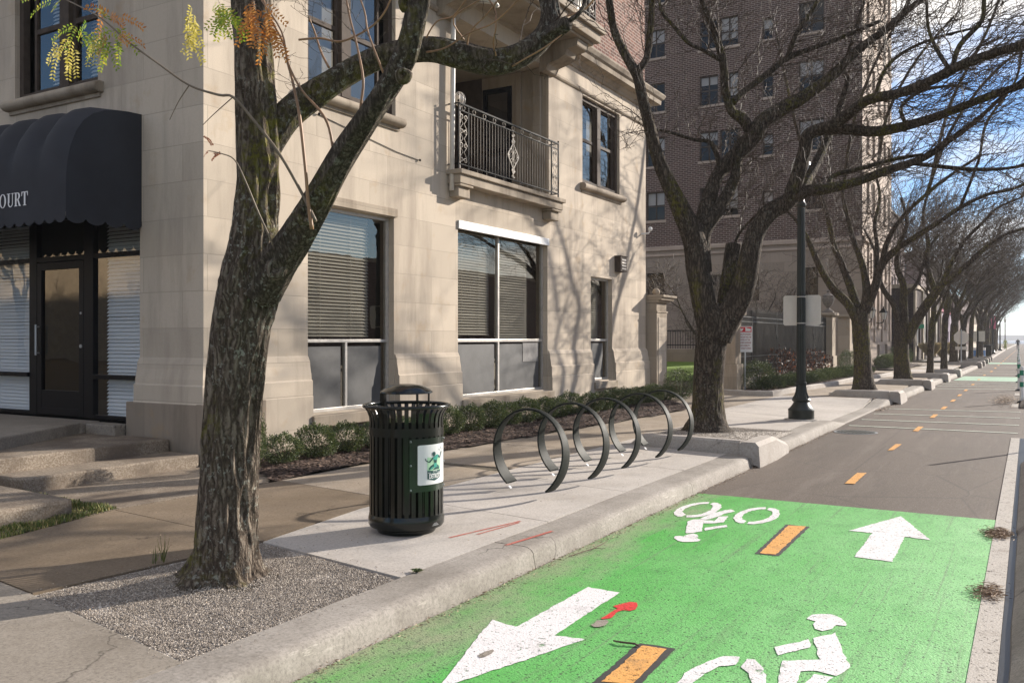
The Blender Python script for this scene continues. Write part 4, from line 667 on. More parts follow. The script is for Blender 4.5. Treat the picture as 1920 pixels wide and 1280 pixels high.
# plinth with raked shoulder, broken at the openings
def plinth(mb,ax,c,a0,a1,sgn,ends=(0,0)):
    p=[(0,1.42),(.014,1.40),(.04,1.34),(.044,1.28),(.066,1.16),(.07,1.10),(.092,1.08),(.092,.88),(.10,.87),(.108,.1)]
    P=(lambda a,o,z:(c+sgn*o,a,z)) if ax=='X' else (lambda a,o,z:(a,c+sgn*o,z))
    for (o0,z0),(o1,z1) in zip(p,p[1:]):
        e=lambda a,o,side: a+(o if (side and ends[side-1]) else 0)*(1 if side==2 else -1)
        mb.quad(P(e(a0,o0,1),o0,z0),P(e(a1,o0,2),o0,z0),P(e(a1,o1,2),o1,z1),P(e(a0,o1,1),o1,z1))
    for a,k in ((a0,0),(a1,1)):
        if not ends[k]: mb.poly([P(a,o,z) for o,z in p]+[P(a,0,.1)])
pl=MB()
plinth(pl,'X',XW,YC,9.06,1,(1,0)); plinth(pl,'Y',YC,-9.66,XW,-1,(0,1)); pl.build('plinth','limestone',B)
for a0,a1,e in ((10.98,12.74,(0,0)),(16.06,18.1,(0,0)),(19.29,YE,(0,1))): pl=MB(); plinth(pl,'X',XW,a0,a1,1,e); pl.build('plinth','limestone',B)
bs=MB()
bs.box(XW+.0,XW+.113,YC-.113,YC+.9,.12,.875); bs.box(-9.78,XW+.02,YC-.113,YC+.02,.12,.865); bs.build('base_course','plinth_stone',B,bevel=.008)
for a0,a1,z in ((9.07,10.97,.60),(12.75,16.05,.60),(18.11,19.28,.68)):
    m=MB(); m.box(XW-.10,XW+.14,a0-.04,a1+.04,z-.16,z); m.build('sill','limestone_weathered',B,bevel=.012)
# dark interior so the rooms are closed
m=MB(); m.box(-24,XW-2.75,YC+.8,YE-.05,.1,7.88)
m.box(XW-2.74,XW-.55,YC+.8,12.5,.1,7.88); m.box(XW-2.74,XW-.55,16.2,YE-.05,.1,7.88); m.box(XW-2.74,XW-.55,12.5,16.19,.1,4.3); m.build('interior','room_dark',B)
m=MB(); m.box(XW-2.6,XW-.02,12.62,16.06,4.36,4.44); m.build('balcony_floor','limestone_weathered',B)
# windows: frame mesh is the window, with panes, blinds and sills below it
def window(ax,c,h,inn,fw,vs,hs,frame,gl='window_glass',bl=None,bz=None,boards=None,d=.1,sash=None,pitch=.05,w2=None,dbl=None):
    a0,a1,z0,z1=h[:4]; m=MB(); frame_bars(m,ax,c,d,d+.07,a0,a1,z0,z1,fw,vs,hs,inn,w2); f=m.build('window',frame,B,bevel=.004)
    g=MB(); e=c+inn*(d+.035)
    (g.quad((e,a0+.01,z0+.01),(e,a1-.01,z0+.01),(e,a1-.01,z1-.01),(e,a0+.01,z1-.01)) if ax=='X' else g.quad((a0+.01,e,z0+.01),(a1-.01,e,z0+.01),(a1-.01,e,z1-.01),(a0+.01,e,z1-.01)))
    g.build('pane',gl,f)
    if bl:
        s=MB(); b0,b1,bb0,bb1=bz or (a0+fw,a1-fw,z0+fw,z1-fw); slats(s,ax,c,d+.13,b0,b1,bb0,bb1,pitch,.05,inn)
        for fr in (.28,.72): bx(ax,c,d+.10,d+.103,b0+(b1-b0)*fr,b0+(b1-b0)*fr+.006,bb0,bb1,s,inn)
        s.build('blind',bl,f)
    if boards:
        s=MB()
        for q in boards: bx(ax,c,d+.018,d+.03,q[0],q[1],q[2],q[3],s,inn)
        s.build('board_panel','window_board',f)
    return f
f=window('X',XW,W1,-1,.05,[(9.97,.66,1.6)],[1.62],'aluminium',bl='blind_slat',bz=(9.1,10.6,1.66,3.48),boards=[(9.11,9.86,.67,1.54),(9.99,10.78,.67,1.54)],w2=.045)
f=window('X',XW,W2,-1,.05,[(14.27,.66,3.6)],[1.62],'aluminium',bl='blind_slat',bz=(12.8,14.1,1.74,3.62),boards=[(12.79,14.13,.67,1.55),(14.3,15.86,.67,1.55)],w2=.055)
s=MB(); slats(s,'X',XW,.23,14.33,15.55,1.66,3.62,.05,.05,-1); s.build('blind','blind_slat',f)
s=MB(); bx('X',XW,.11,.117,15.2,15.84,1.2,1.57,s); s.build('plywood_patch','plywood',f)
f=window('X',XW,W3,-1,.05,[],[1.62],'aluminium',bl='blind_slat',bz=(18.15,18.95,1.66,3.0),boards=[(18.15,19.0,.75,1.55)],w2=.05)
m=MB(); bx('X',XW,-.035,-.001,12.73,16.05,3.545,3.69,m); m.build('shutter_box','white_metal',B,bevel=.006)
m=MB(); bx('X',XW,-.03,-.001,9.35,11.02,3.53,3.66,m); m.build('lintel','limestone_weathered',B,bevel=.006)
def sash(ax,c,h,inn,frame,lights,bl='curtain',d=.12,mid=None,blind=None):
    a0,a1,z0,z1=h[:4]; m=MB(); n=len(lights); frame_bars(m,ax,c,d-.05,d+.05,a0,a1,z0,z1,.09,[],[],inn)
    for l0,l1 in lights:
        frame_bars(m,ax,c,d+.01,d+.07,l0,l1,z0+.08,z1-.06,.05,[],[mid or (z0+z1)/2+.05],inn,.07)
    for (l0,l1),(k0,k1) in zip(lights,lights[1:]): bx(ax,c,d-.06,d+.055,l1-.001,k0+.001,z0+.05,z1-.05,m,inn)
    f=m.build('window',frame,B,bevel=.004)
    g=MB()
    for l0,l1 in lights:
        e=c+inn*(d+.04); 
        (g.quad((e,l0,z0),(e,l1,z0),(e,l1,z1),(e,l0,z1)) if ax=='X' else g.quad((l0,e,z0),(l1,e,z0),(l1,e,z1),(l0,e,z1)))
    g.build('pane','window_glass',f)
    if blind:
        s=MB()
        for b in blind: slats(s,ax,c,d+.14,b[0],b[1],b[2],b[3],.05,.05,inn)
        s.build('blind','blind_white',f)
    return f
def rsill(ax,c,a0,a1,z,inn,par,mat='limestone_weathered',r=.075,o=.10):
    m=MB(); e=c-inn*o*.5
    N=10; prof=[(math.cos(math.pi*(i/N-.5))*r*1.25,math.sin(math.pi*(i/N-.5))*r) for i in range(N+1)]
    vs=[]; 
    for a in (a0,a0+.015,a1-.015,a1):
        k=.8 if a in(a0,a1) else 1
        for q,zz in prof: vs.append((e-inn*q*k,a,z+zz*k) if ax=='X' else (a,e-inn*q*k,z+zz*k))
        for zz in (r,-r): vs.append((c+inn*.08,a,z+zz*k) if ax=='X' else (a,c+inn*.08,z+zz*k))
    n=N+3; fs=[]
    for j in range(3):
        for i in range(n): fs.append((j*n+i,j*n+(i+1)%n,(j+1)*n+(i+1)%n,(j+1)*n+i))
    fs+=[tuple(range(n)),tuple(3*n+i for i in range(n-1,-1,-1))]
    m.add(vs,fs); bx(ax,c,-.03,.05,a0+.05,a1-.05,z-r-.05,z-r+.0,m,inn); return m.build('sill',mat,par,smooth=True,autos=True)
f=sash('X',XW,W4,-1,'bronze_frame',[(17.76,18.58),(18.76,19.6)]); rsill('X',XW,17.55,19.85,5.0,-1,f)
m=MB(); 
for a in (17.7,18.62): bx('X',XW,.36,.37,a,a+.35,5.9,6.95,m)
m.build('curtain','curtain',f)
f=sash('X',XW,W5,-1,'bronze_frame',[(9.13,9.82),(10.02,10.76)]); rsill('X',XW,8.95,11.12,5.0,-1,f)
m=MB(); bx('X',XW,.36,.37,9.2,10.7,5.1,6.95,m); m.build('curtain','curtain',f)
f=sash('Y',YC,WU,1,'bronze_frame',[(-12.1,-11.42),(-11.22,-10.56)],blind=[(-11.85,-11.44,5.1,6.9),(-11.0,-10.6,5.1,6.9)],mid=5.95); rsill('Y',YC,-12.5,-10.38,4.92,1,f)
# string course, cornice, brick storeys above
def mould(ax,prof,a0,a1,c,sgn,mat,name,end0=0,end1=0,par=None):
    m=MB(); n=len(prof)
    for a,e in ((a0,-end0),(a1,end1)): m.v+= [((c+sgn*o,a+e*o,z) if ax=='X' else (a+e*o,c+sgn*o,z)) for o,z in prof]
    m.add([],[]); m.f+=[(i,i+1,n+i+1,n+i) for i in range(n-1)]+[tuple(range(n)),tuple(range(2*n-1,n-1,-1))]; m.mi=[0]*len(m.f); return m.build(name,mat,par or B)
mould('X',[(0,7.06),(.03,7.065),(.05,7.09),(.05,7.13),(.03,7.155),(0,7.16)],16.09,YE,XW,1,'limestone_weathered','string_course')
mould('X',[(0,7.06),(.03,7.065),(.05,7.09),(.05,7.13),(.03,7.155),(0,7.16)],YC,12.58,XW,1,'limestone_weathered','string_course')
cp=[(0,7.50),(.05,7.51),(.06,7.56),(.12,7.60),(.14,7.64),(.30,7.66),(.31,7.76),(.36,7.80),(.40,7.88),(.40,7.91),(0,7.99)]
mould('X',cp,11.0,YE,XW,1,'limestone_weathered','cornice',0,1)
mould('X',cp,YC,11.0,XW,1,'limestone_weathered','cornice',1,0)
mould('Y',cp,-24,XW,YC,-1,'limestone_weathered','cornice',0,1)
mould('Y',cp,-24,XW,YE,1,'limestone_weathered','cornice',0,1)
WB=(16.7,18.35,8.55,10.6,.25); WBs=[WB,(12.3,16.2,8.0,10.7,.5)]
m=MB(); wall(m,'X',XW-.03,YC,YE,7.95,14,WBs,.25); m.quad((-24,YC,7.95),(XW-.03,YC,7.95),(XW-.03,YC,14),(-24,YC,14)); m.quad((-24,YE,7.95),(XW-.03,YE,7.95),(XW-.03,YE,14),(-24,YE,14)); m.quad((-24,YC,13.99),(XW,YC,13.99),(XW,YE,13.99),(-24,YE,13.99)); m.build('upper_wall','red_brick',B)
m=MB(); m.box(-24,XW-.62,YC+.5,YE-.5,7.9,13.9); m.build('interior','room_dark',B)
f=sash('X',XW-.03,WB,-1,'bronze_frame',[(16.8,17.45),(17.62,18.25)]); m=MB(); bx('X',XW-.03,-.06,.1,16.55,18.5,8.42,8.55,m); m.build('sill','limestone',f,bevel=.01)
m=MB(); frame_bars(m,'X',XW-.03,.3,.38,12.3,16.2,8.0,10.7,.09,[(13.6,),(14.9,)],[]); f=m.build('window','bronze_frame',B); m=MB(); m.quad((XW-.37,12.3,8),(XW-.37,16.2,8),(XW-.37,16.2,10.7),(XW-.37,12.3,10.7)); m.build('pane','window_glass',f)
# upper balcony: thick moulded slab on brackets, seen from below
m=MB(); m.box(XW-.02,-7.50,11.9,16.45,7.62,7.80); m.box(XW-.02,-7.42,11.82,16.53,7.80,7.92); m.box(XW-.02,-7.50,11.9,16.45,7.92,8.0)
m.box(XW,-7.62,12.0,16.35,7.56,7.62)
m.build('balcony_slab','limestone_weathered',B,bevel=.015)
for y in (12.15,15.75):
    m=MB(); pr=[(0,7.02),(.12,7.04),(.18,7.16),(.42,7.22),(.56,7.28),(.60,7.38),(.82,7.42),(.84,7.555),(0,7.555)]
    n=len(pr); m.add([(XW+o,y-.05,z) for o,z in pr]+[(XW+o,y+.42,z) for o,z in pr],[(i,(i+1)%n,n+(i+1)%n,n+i) for i in range(n)]+[tuple(range(n)),tuple(range(2*n-1,n-1,-1))]); m.build('bracket','limestone_weathered',B,bevel=.012)
def scroll(mb,c,r,ax,a0,turns,sgn,th=.0095,n=16):
    # c=(y,z) on plane x ; spiral bar
    pts=[]
    for i in range(n+1):
        t=i/n; a=a0+sgn*turns*2*math.pi*t; rr=r*(1-.75*t); pts.append((ax,c[0]+rr*math.cos(a),c[1]+rr*math.sin(a)))
    mb.tube(pts,th,4)
def railing(x,y0,y1,z0,zt,name='railing',end=True,th=.0085,side=None):
    root=MB(); root.box(x-.02,x+.02,y0,y1,zt-.015,zt+.012); root.box(x-.012,x+.012,y0,y1,zt-.125,zt-.108); root.box(x-.012,x+.012,y0,y1,z0+.09,z0+.11)
    for y in (y0,y0+.30,y1-.30,y1): root.box(x-.012,x+.012,y-.012,y+.012,z0,zt)
    root.ball((x,y0,zt+.04),.02,8,5); root.ball((x,y1,zt+.04),.02,8,5)
    if side: 
        for y in (y0,y1):
            root.box(side,x,y-.01,y+.01,zt-.012,zt+.01); root.box(side,x,y-.01,y+.01,z0+.09,z0+.11)
            k=int((x-side)/.11)
            for i in range(1,k): xx=side+i*(x-side)/k; root.box(xx-.006,xx+.006,y-.006,y+.006,z0+.09,zt)
    r=root.build(name,'black_iron' if name=='railing' else name,B)
    b=MB(); n=int((y1-y0-.6)/.098)
    for i in range(1,n):
        y=y0+.3+i*(y1-y0-.6)/n; mid=abs(y-(y0+y1)/2)<.09
        if mid: continue
        b.box(x-.0045,x+.0045,y-.0045,y+.0045,z0+ (.0 if i%3==0 else .1),zt-.11)
    b.build('baluster','pale_iron',r)
    o=MB(); k=int((y1-y0)/.36)
    for i in range(k+1):
        y=y0+.15+i*(y1-y0-.3)/k; o.tube([(x,y+.047*math.cos(a*math.pi/6),zt-.061+.043*math.sin(a*math.pi/6)) for a in range(13)],.006,4)
    o.build('ring_ornament','scroll_iron',r)
    s=MB(); H=zt-.13-(z0+.1)
    for yc in (y0+.15,y1-.15):
        for j,t in enumerate((.08,.36,.62,.90)):
            zc=z0+.1+H*t
            for g in (-1,1):
                scroll(s,(yc+g*.062,zc),.052,x,math.pi/2*(1-g)+ (0 if j%2 else math.pi),1.1,g*(1 if j%2 else -1))
        for t0,t1 in ((.14,.34),(.4,.6),(.68,.88)):
            for g in (-1,1): s.tube([(x,yc+g*.10,z0+.1+H*t0),(x,yc+g*.02,z0+.1+H*(t0+t1)/2),(x,yc+g*.10,z0+.1+H*t1)],.006,4)
    yc=(y0+y1)/2; zc=z0+.1+H*.5
    for g in (-1,1):
        for q in (-1,1):
            s.tube([(x,yc+g*.01,zc+q*.33),(x,yc+g*.04,zc+q*.26),(x,yc+g*.02,zc+q*.22),(x,yc+g*.09,zc+q*.13),(x,yc+g*.16,zc+q*.06),(x,yc+g*.2,zc+q*.0)],.011,4)
            scroll(s,(yc+g*.075,zc+q*.085),.05,x,0 if g>0 else math.pi,1.1,g*q)
            scroll(s,(yc+g*.15,zc+q*.03),.035,x,0 if g>0 else math.pi,1,-g*q); scroll(s,(yc+g*.035,zc+q*.27),.03,x,0,1,g*q); scroll(s,(yc+g*.03,zc+q*.38),.025,x,0,1,g*q)
            s.tube([(x,yc,zc+q*.09),(x,yc+g*.05,zc+q*.0)],.006,4)
    s.tube([(x,yc,z0+.1),(x,yc,zt-.11)],.006,4); s.build('scrollwork','scroll_iron',r)
    return r
# lower balcony sill on corbels
m=MB(); m.box(XW+.0,XW+.26,12.42,16.22,4.27,4.42); m.box(XW+.0,XW+.31,12.38,16.26,4.42,4.50); m.build('balcony_slab','limestone_weathered',B,bevel=.012)
for y in (12.44,15.78):
    m=MB(); m.box(XW+.001,XW+.245,y,y+.42,4.225,4.268); m.box(XW+.001,XW+.19,y+.03,y+.39,4.05,4.224); m.build('corbel','limestone_weathered',B,bevel=.014)
railing(XW+.20,12.46,16.12,4.50,5.62,side=XW-.02)
railing(-7.56,12.0,16.3,8.0,9.1,side=XW)
# things inside the loggia: door, jamb stones, caged lamp
m=MB(); m.box(-11.09,-11.05,12.62,16.06,4.45,7.17); m.box(-11.05,-10.06,15.98,16.07,4.45,7.17); m.build('loggia_shade_panel','bronze_frame',B)  # dark colour stands for shade on the recess walls left of the door
m=MB(); wall(m,'Y',16.0,-10.06,-8.52,4.45,7.17,[(-10.05,-9.32,4.45,6.93,.06)],inn=1); m.build('loggia_wall','limestone_weathered',B)
m=MB(); m.box(-9.2,-9.08,15.93,16.0,4.45,7.17); m.box(-8.8,-8.62,15.93,16.0,4.45,7.17); m.build('loggia_pilaster','limestone_weathered',B,bevel=.01)
m=MB(); frame_bars(m,'Y',15.99,0,.05,-10.04,-9.33,4.47,6.92,.1,[],[5.6],1); d=m.build('balcony_door','dark_frame',B); m=MB(); m.quad((-10.0,16.02,4.5),(-9.36,16.02,4.5),(-9.36,16.02,6.9),(-10.0,16.02,6.9)); m.build('pane','dark_glass',d)
m=MB(); m.quad((-9.92,16.035,4.6),(-9.45,16.035,4.6),(-9.45,16.035,5.5),(-9.92,16.035,5.5)); m.build('curtain','curtain',d)
m=MB(); bx('X',XW-.95,0,.2,13.95,14.0,4.45,4.9,m); bx('X',XW-.75,0,.3,14.2,15.4,4.62,4.66,m); bx('X',XW-.8,0,.02,14.25,14.3,4.45,4.62,m);bx('X',XW-.8,0,.02,15.3,15.35,4.45,4.62,m); m.build('bench','bronze_frame',None)
bench=bpy.data.objects['bench']; tag(bench,'dark low bench standing inside the first floor balcony','bench')
m=MB(); m.box(XW-.02,XW+.10,14.7,15.35,4.505,4.56); mm=m.build('folded_cloth','blue_plastic'); tag(mm,'blue folded cloth lying on the balcony sill behind the rail','cloth')
m=MB()
for k in range(4):
    a=k*math.pi/4; m.tube([(XW-.1+.13*math.cos(t*math.pi/8)*math.sin(a)*.6,12.95+.13*math.cos(t*math.pi/8)*math.cos(a),5.83+.13*math.sin(t*math.pi/8)) for t in range(17)],.006,4)
for k in range(3): m.tube([(XW-.1,12.95+.13*math.cos(t*math.pi/8)*(1-.25*k),5.83+.13*math.sin(t*math.pi/8)*(1-.25*k)) for t in range(17)],.005,4)
m.tube([(XW-.1,12.95,5.7),(XW-.1,12.95,4.5)],.012,6); m.ball((XW-.1,12.95,5.83),.075,10,6); fan=m.build('pedestal_fan','pvc'); tag(fan,'round caged pedestal fan standing behind the balcony railing','fan')
# rain pipe left of the loggia
m=MB(); m.tube([(XW+.09,12.42,4.15),(XW+.09,12.44,5.4),(XW+.09,12.47,7.28),(XW+.11,12.47,7.36),(XW+.2,12.5,7.38),(XW+.75,12.75,7.30),(XW+.78,12.77,7.22)],.042,10); m.build('rain_pipe','pvc',B,smooth=True)
# wall lamp box near the far corner
m=MB(); m.box(XW,XW+.16,19.42,19.8,3.24,3.60); m.box(XW,XW+.18,19.40,19.82,3.60,3.62); q=m.build('wall_light','bronze_frame',B,bevel=.006)
m=MB()
for i in range(4): m.box(XW+.16,XW+.165,19.46+.04,19.74,3.30+i*.07,3.33+i*.07)
m.build('vent_slats','aluminium',q)
m=MB(); m.tube([(XW,21.1,4.3),(XW+.18,21.15,4.32),(XW+.2,21.16,4.38)],.02,6); m.ball((XW+.22,21.16,4.42),.06,8,6); m.build('security_camera','white_metal',B)
m=MB(); m.tube([(XW+.01,9.25,4.75),(XW+.012,11.0,4.55),(XW+.012,11.6,4.52)],.006,4); m.ball((XW+.03,9.25,4.75),.02,6,5); m.ball((XW+.03,11.6,4.52),.02,6,5); m.build('cable','black_iron',B)
# ---- storefront
Y2=YC+.22
m=MB()
X0,X1=-15.4,-9.66; dz=.575
bx('Y',Y2,0,.08,X1-.05,X1,dz,3.35,m,1); bx('Y',Y2,0,.08,-11.12,-10.92,dz,3.35,m,1); bx('Y',Y2,0,.08,-12.38,-12.2,dz,3.35,m,1); bx('Y',Y2,0,.08,X0,X0+.05,dz,3.35,m,1); bx('Y',Y2,0,.08,-14.1,-14.02,dz,3.35,m,1)
for a0,a1 in ((-10.92,-9.71),(-14.02,-12.38),(X0+.05,-14.1)):
    bx('Y',Y2,.002,.078,a0,a1,2.74,2.80,m,1); bx('Y',Y2,-.03,.078,a0,a1,1.11,1.17,m,1); bx('Y',Y2,.002,.078,a0,a1,dz,dz+.05,m,1); bx('Y',Y2,.002,.078,a0,a1,3.30,3.35,m,1)
bx('Y',Y2,.002,.078,-12.2,-11.12,2.73,2.80,m,1); bx('Y',Y2,.002,.078,-12.2,-11.12,3.3,3.35,m,1)
sf=m.build('window','dark_frame',B,bevel=.004)
g=MB()
for a0,a1 in ((-10.9,-9.7),(-14.,-12.4),(X0,-14.1)): g.quad((a0,Y2+.04,dz+.03),(a1,Y2+.04,dz+.03),(a1,Y2+.04,3.32),(a0,Y2+.04,3.32))
g.quad((-12.2,Y2+.04,2.78),(-11.1,Y2+.04,2.78),(-11.1,Y2+.04,3.32),(-12.2,Y2+.04,3.32)); g.build('pane','shop_glass',sf)
s=MB()
for a0,a1 in ((-10.84,-9.72),(-13.95,-12.42),(-15.2,-14.15)): slats(s,'Y',Y2,.17,a0,a1,dz+.05,3.3,.05,.05,1)
s.build('blind','blind_white',sf)
m=MB(); frame_bars(m,'Y',Y2,.0,.06,-12.19,-11.13,dz+.01,2.72,.10,[],[],1); bx('Y',Y2,.003,.057,-12.09,-11.23,dz+.1,.93,m,1); d=m.build('door','dark_frame',B,bevel=.004)
g=MB(); g.quad((-12.1,Y2+.03,.9),(-11.2,Y2+.03,.9),(-11.2,Y2+.03,2.65),(-12.1,Y2+.03,2.65)); g.build('pane','dark_glass',d)
h=MB(); h.tube([(-12.14,Y2-.05,1.42),(-12.14,Y2-.05,1.85)],.014,8); h.tube([(-12.14,Y2-.05,1.45),(-12.14,Y2+.01,1.45)],.01,6); h.tube([(-12.14,Y2-.05,1.82),(-12.14,Y2+.01,1.82)],.01,6); h.build('handle','galvanised',d)
h=MB(); h.tube([(-11.18,Y2-.012,1.55),(-11.18,Y2+.0,1.55)],.025,12); h.tube([(-11.18,Y2-.012,2.0),(-11.18,Y2+.0,2.0)],.016,10); h.build('lock','galvanised',d)
m=MB(); m.box(-24,-9.6,YC+.55,YC+.79,.1,3.6); m.build('interior','room_dark',B)
# ---- awning: curved bays over a straight skirt with scalloped valance
AX=-9.62; prof=[(7.285,4.46),(7.10,4.455),(6.93,4.435),(6.77,4.40),(6.62,4.33),(6.50,4.23),(6.40,4.08),(6.33,3.90),(6.29,3.72),(6.275,3.55),(6.27,3.12)]
m=MB(); bays=[AX,-10.19,-10.76,-11.33,-11.9,-12.47,-13.04,-13.61,-14.18,-14.75,-15.32]; NB=8
cols=[]
for a,b in zip(bays,bays[1:]):
    for i in range(NB): cols.append((a+(b-a)*i/NB,math.sin(math.pi*i/NB)))
cols.append((bays[-1],0)); n=len(prof)
for x,bl in cols:
    for j,(y,z) in enumerate(prof):
        k=.075*bl*math.sin(math.pi*min(1,max(0,(j-.5)/8.5)))
        m.v.append((x,y-k*.7,z+k))
m.f=[(i*n+j,i*n+j+1,(i+1)*n+j+1,(i+1)*n+j) for i in range(len(cols)-1) for j in range(n-1)]; m.mi=[0]*len(m.f)
m.poly([(AX,y,z) for y,z in prof]+[(AX,7.285,3.12)]); m.poly([(bays[-1],y,z) for y,z in prof]+[(bays[-1],7.285,3.12)])
aw=m.build('awning','awning_cloth',B,smooth=True,autos=True)
v=MB()
def val(p0,p1,n,drop=.11):
    K=8
    for i in range(n):
        for k in range(K):
            t0=(i+k/K)/n; t1=(i+(k+1)/K)/n; f=lambda u:.055+.055*math.sin(math.pi*u)**.6
            a=[p0[q]+(p1[q]-p0[q])*t0 for q in (0,1)]; b=[p0[q]+(p1[q]-p0[q])*t1 for q in (0,1)]
            v.quad((a[0],a[1],3.12),(b[0],b[1],3.12),(b[0],b[1],3.12-f((k+1)/K)*1.1),(a[0],a[1],3.12-f(k/K)*1.1))
val((AX,6.268),(AX-5.7,6.268),28); val((AX+.003,6.268),(AX+.003,7.285),4); v.build('valance','awning_cloth',aw)
# lettering COURT in a bold serif, unit height 1
def oval(cx_,w_,h_,t,th,n=28,a0=0,a1=360):
    ps=[];fs=[]
    for i in range(n+1):
        a=R(a0+(a1-a0)*i/n); ps+= [(cx_+w_*math.cos(a),.5+h_*math.sin(a)),(cx_+(w_-t)*math.cos(a),.5+(h_-th)*math.sin(a))]
    fs=[(2*i,2*i+1,2*i+3,2*i+2) for i in range(n)]; return ps,fs
LT=[]
def L_(off,polys):
    for p in polys: LT.append(([(x+off,z) for x,z in p],[tuple(range(len(p)))]))
def O_(off,arg):
    p,f=arg; LT.append(([(x+off,z) for x,z in p],f))
O_(0,oval(.37,.37,.52,.17,.06,28,50,310)); L_(0,[[(.56,.95),(.64,.95),(.66,.62),(.60,.62)]])
O_(.86,oval(.40,.40,.52,.18,.05))
L_(1.76,[[(.0,.95),(.42,.95),(.42,1),(.0,1)],[(.12,.3),(.30,.3),(.30,.96),(.12,.96)],[(.62,.3),(.70,.3),(.70,.96),(.62,.96)],[(.54,.95),(.80,.95),(.80,1),(.54,1)]])
p=[];N=14
for i in range(N+1):
    a=math.pi+math.pi*i/N; p+=[(.41+.29*math.cos(a),.3+.32*math.sin(a)),(.43+.19*math.cos(a)+.0,.3+.25*math.sin(a))]
O_(1.76,(p,[(2*i,2*i+1,2*i+3,2*i+2) for i in range(N)]))
L_(2.62,[[(.0,.0),(.38,.0),(.38,.05),(.0,.05)],[(.0,.95),(.40,.95),(.40,1),(.0,1)],[(.10,.04),(.28,.04),(.28,.96),(.10,.96)],[(.28,.46),(.42,.46),(.42,.52),(.28,.52)],[(.34,.50),(.50,.50),(.72,.05),(.54,.05)],[(.52,0),(.78,0),(.78,.05),(.52,.05)]])
p=[]
for i in range(N+1):
    a=-math.pi/2+math.pi*i/N; p+=[(.38+.30*math.cos(a),.73+.27*math.sin(a)),(.36+.13*math.cos(a),.74+.20*math.sin(a))]
O_(2.62,(p,[(2*i,2*i+1,2*i+3,2*i+2) for i in range(N)]))
L_(3.46,[[(.0,.94),(.74,.94),(.74,1),(.0,1)],[(.28,.04),(.46,.04),(.46,.95),(.28,.95)],[(.18,.0),(.56,.0),(.56,.05),(.18,.05)],[(.0,.68),(.05,.68),(.12,.95),(.0,.95)],[(.74,.68),(.69,.68),(.62,.95),(.74,.95)]])
m=MB(); s_=.178; xe=-10.35; tot=4.2
for ps,fs in LT: m.add([(xe-(tot-x)*s_,6.262,3.25+z*s_*.93) for x,z in ps],fs)
m.build('lettering','sign_white',aw)
# ---- engaged gate pier at the far end
gp=thing('gate_pier','panelled limestone gate pier with moulded cap at the far end of the corner building','pier',(-8.3,21.9,.15))
m=MB(); m.box(-8.62,-8.17,21.42,22.25,.1,.42); m.box(-8.6,-8.22,21.45,22.2,.42,2.32); m.box(-8.6,-8.2,21.44,22.22,2.32,2.36); m.box(-8.6,-8.23,21.46,22.18,2.36,2.58)
m.box(-8.62,-8.16,21.43,22.27,2.58,2.64); m.box(-8.65,-8.08,21.42,22.36,2.64,2.71); m.box(-8.68,-8.02,21.41,22.42,2.71,2.77); m.build('shaft','limestone_weathered',gp,bevel=.012)
m=MB(); m.box(-8.221,-8.205,21.55,22.1,.55,2.2); m.build('panel','limestone',gp,bevel=.006)
m=MB(); m.ball((-8.35,21.75,2.86),.1,12,8); m.build('finial','limestone_weathered',gp,smooth=True)
# ------------------------------------------------------------------ litter bin
bxc,byc=-4.22,5.6; KB=.82
T=thing('litter_bin','black slatted steel litter bin with domed lid and city emblem panel on the concrete pad','litter bin',(bxc,byc,.15))
m=MB(); m.lathe([(r_*KB,z_) for r_,z_ in [(.27,0),(.28,.012),(.28,.03),(.33,.045)]],bxc,byc,48,.15); m.build('foot','black_steel',T,smooth=True,autos=True)
m=MB(); m.lathe([(r_*KB,z_) for r_,z_ in [(.31,.04),(.345,.05),(.36,.07),(.362,.115),(.355,.135),(.352,.15),(.34,.15)]],bxc,byc,64,.15); m.build('base_band','black_steel',T,smooth=True,autos=True)
m=MB(); NS=34
prof=[(.350,.14),(.350,.80),(.350,.86),(.356,.90),(.372,.935),(.395,.962),(.418,.978)]
for i in range(NS):
    a=2*math.pi*i/NS
    if -50<((math.degrees(a)+180)%360-180)<34 :
        pp=[[(.350,.14),(.350,.345)],[(.350,.74),(.350,.80),(.350,.86),(.356,.90),(.372,.935),(.395,.962),(.418,.978)]]
    else: pp=[prof]
    for P_ in pp:
        P_=[(r_*KB,z_) for r_,z_ in P_]
        vs=[];n=len(P_); hw=.0158
        for r,z in P_:
            w_=hw*(1+(r-.287)*1.4)
            for rr,s_ in ((r,-1),(r,1),(r-.008,1),(r-.008,-1)):
                vs.append((bxc+rr*math.cos(a)-s_*w_*math.sin(a),byc+rr*math.sin(a)+s_*w_*math.cos(a),.15+z))
        fs=[(4*j+k,4*j+(k+1)%4,4*j+4+(k+1)%4,4*j+4+k) for j in range(n-1) for k in range(4)]
        m.add(vs,fs)
m.build('slats','black_steel',T)
def hoopring(mb,prof,n=64):
    prof=[(r_*KB,z_) for r_,z_ in prof]
    k=len(prof); vs=[]
    for i in range(n):
        a=2*math.pi*i/n
        for r,z in prof: vs.append((bxc+r*math.cos(a),byc+r*math.sin(a),.15+z))
    mb.add(vs,[(i*k+j,i*k+(j+1)%k,((i+1)%n)*k+(j+1)%k,((i+1)%n)*k+j) for i in range(n) for j in range(k)])
m=MB(); hoopring(m,[(.356,.755),(.356,.82),(.350,.82),(.350,.755)]); m.build('upper_band','black_steel',T,smooth=True,autos=True)
m=MB(); hoopring(m,[(.405+.014*math.cos(t),.980+.014*math.sin(t)) for t in [2*math.pi*i/8 for i in range(8)]]); 
for v_ in range(0): pass
m.build('rim','black_steel',T,smooth=True)
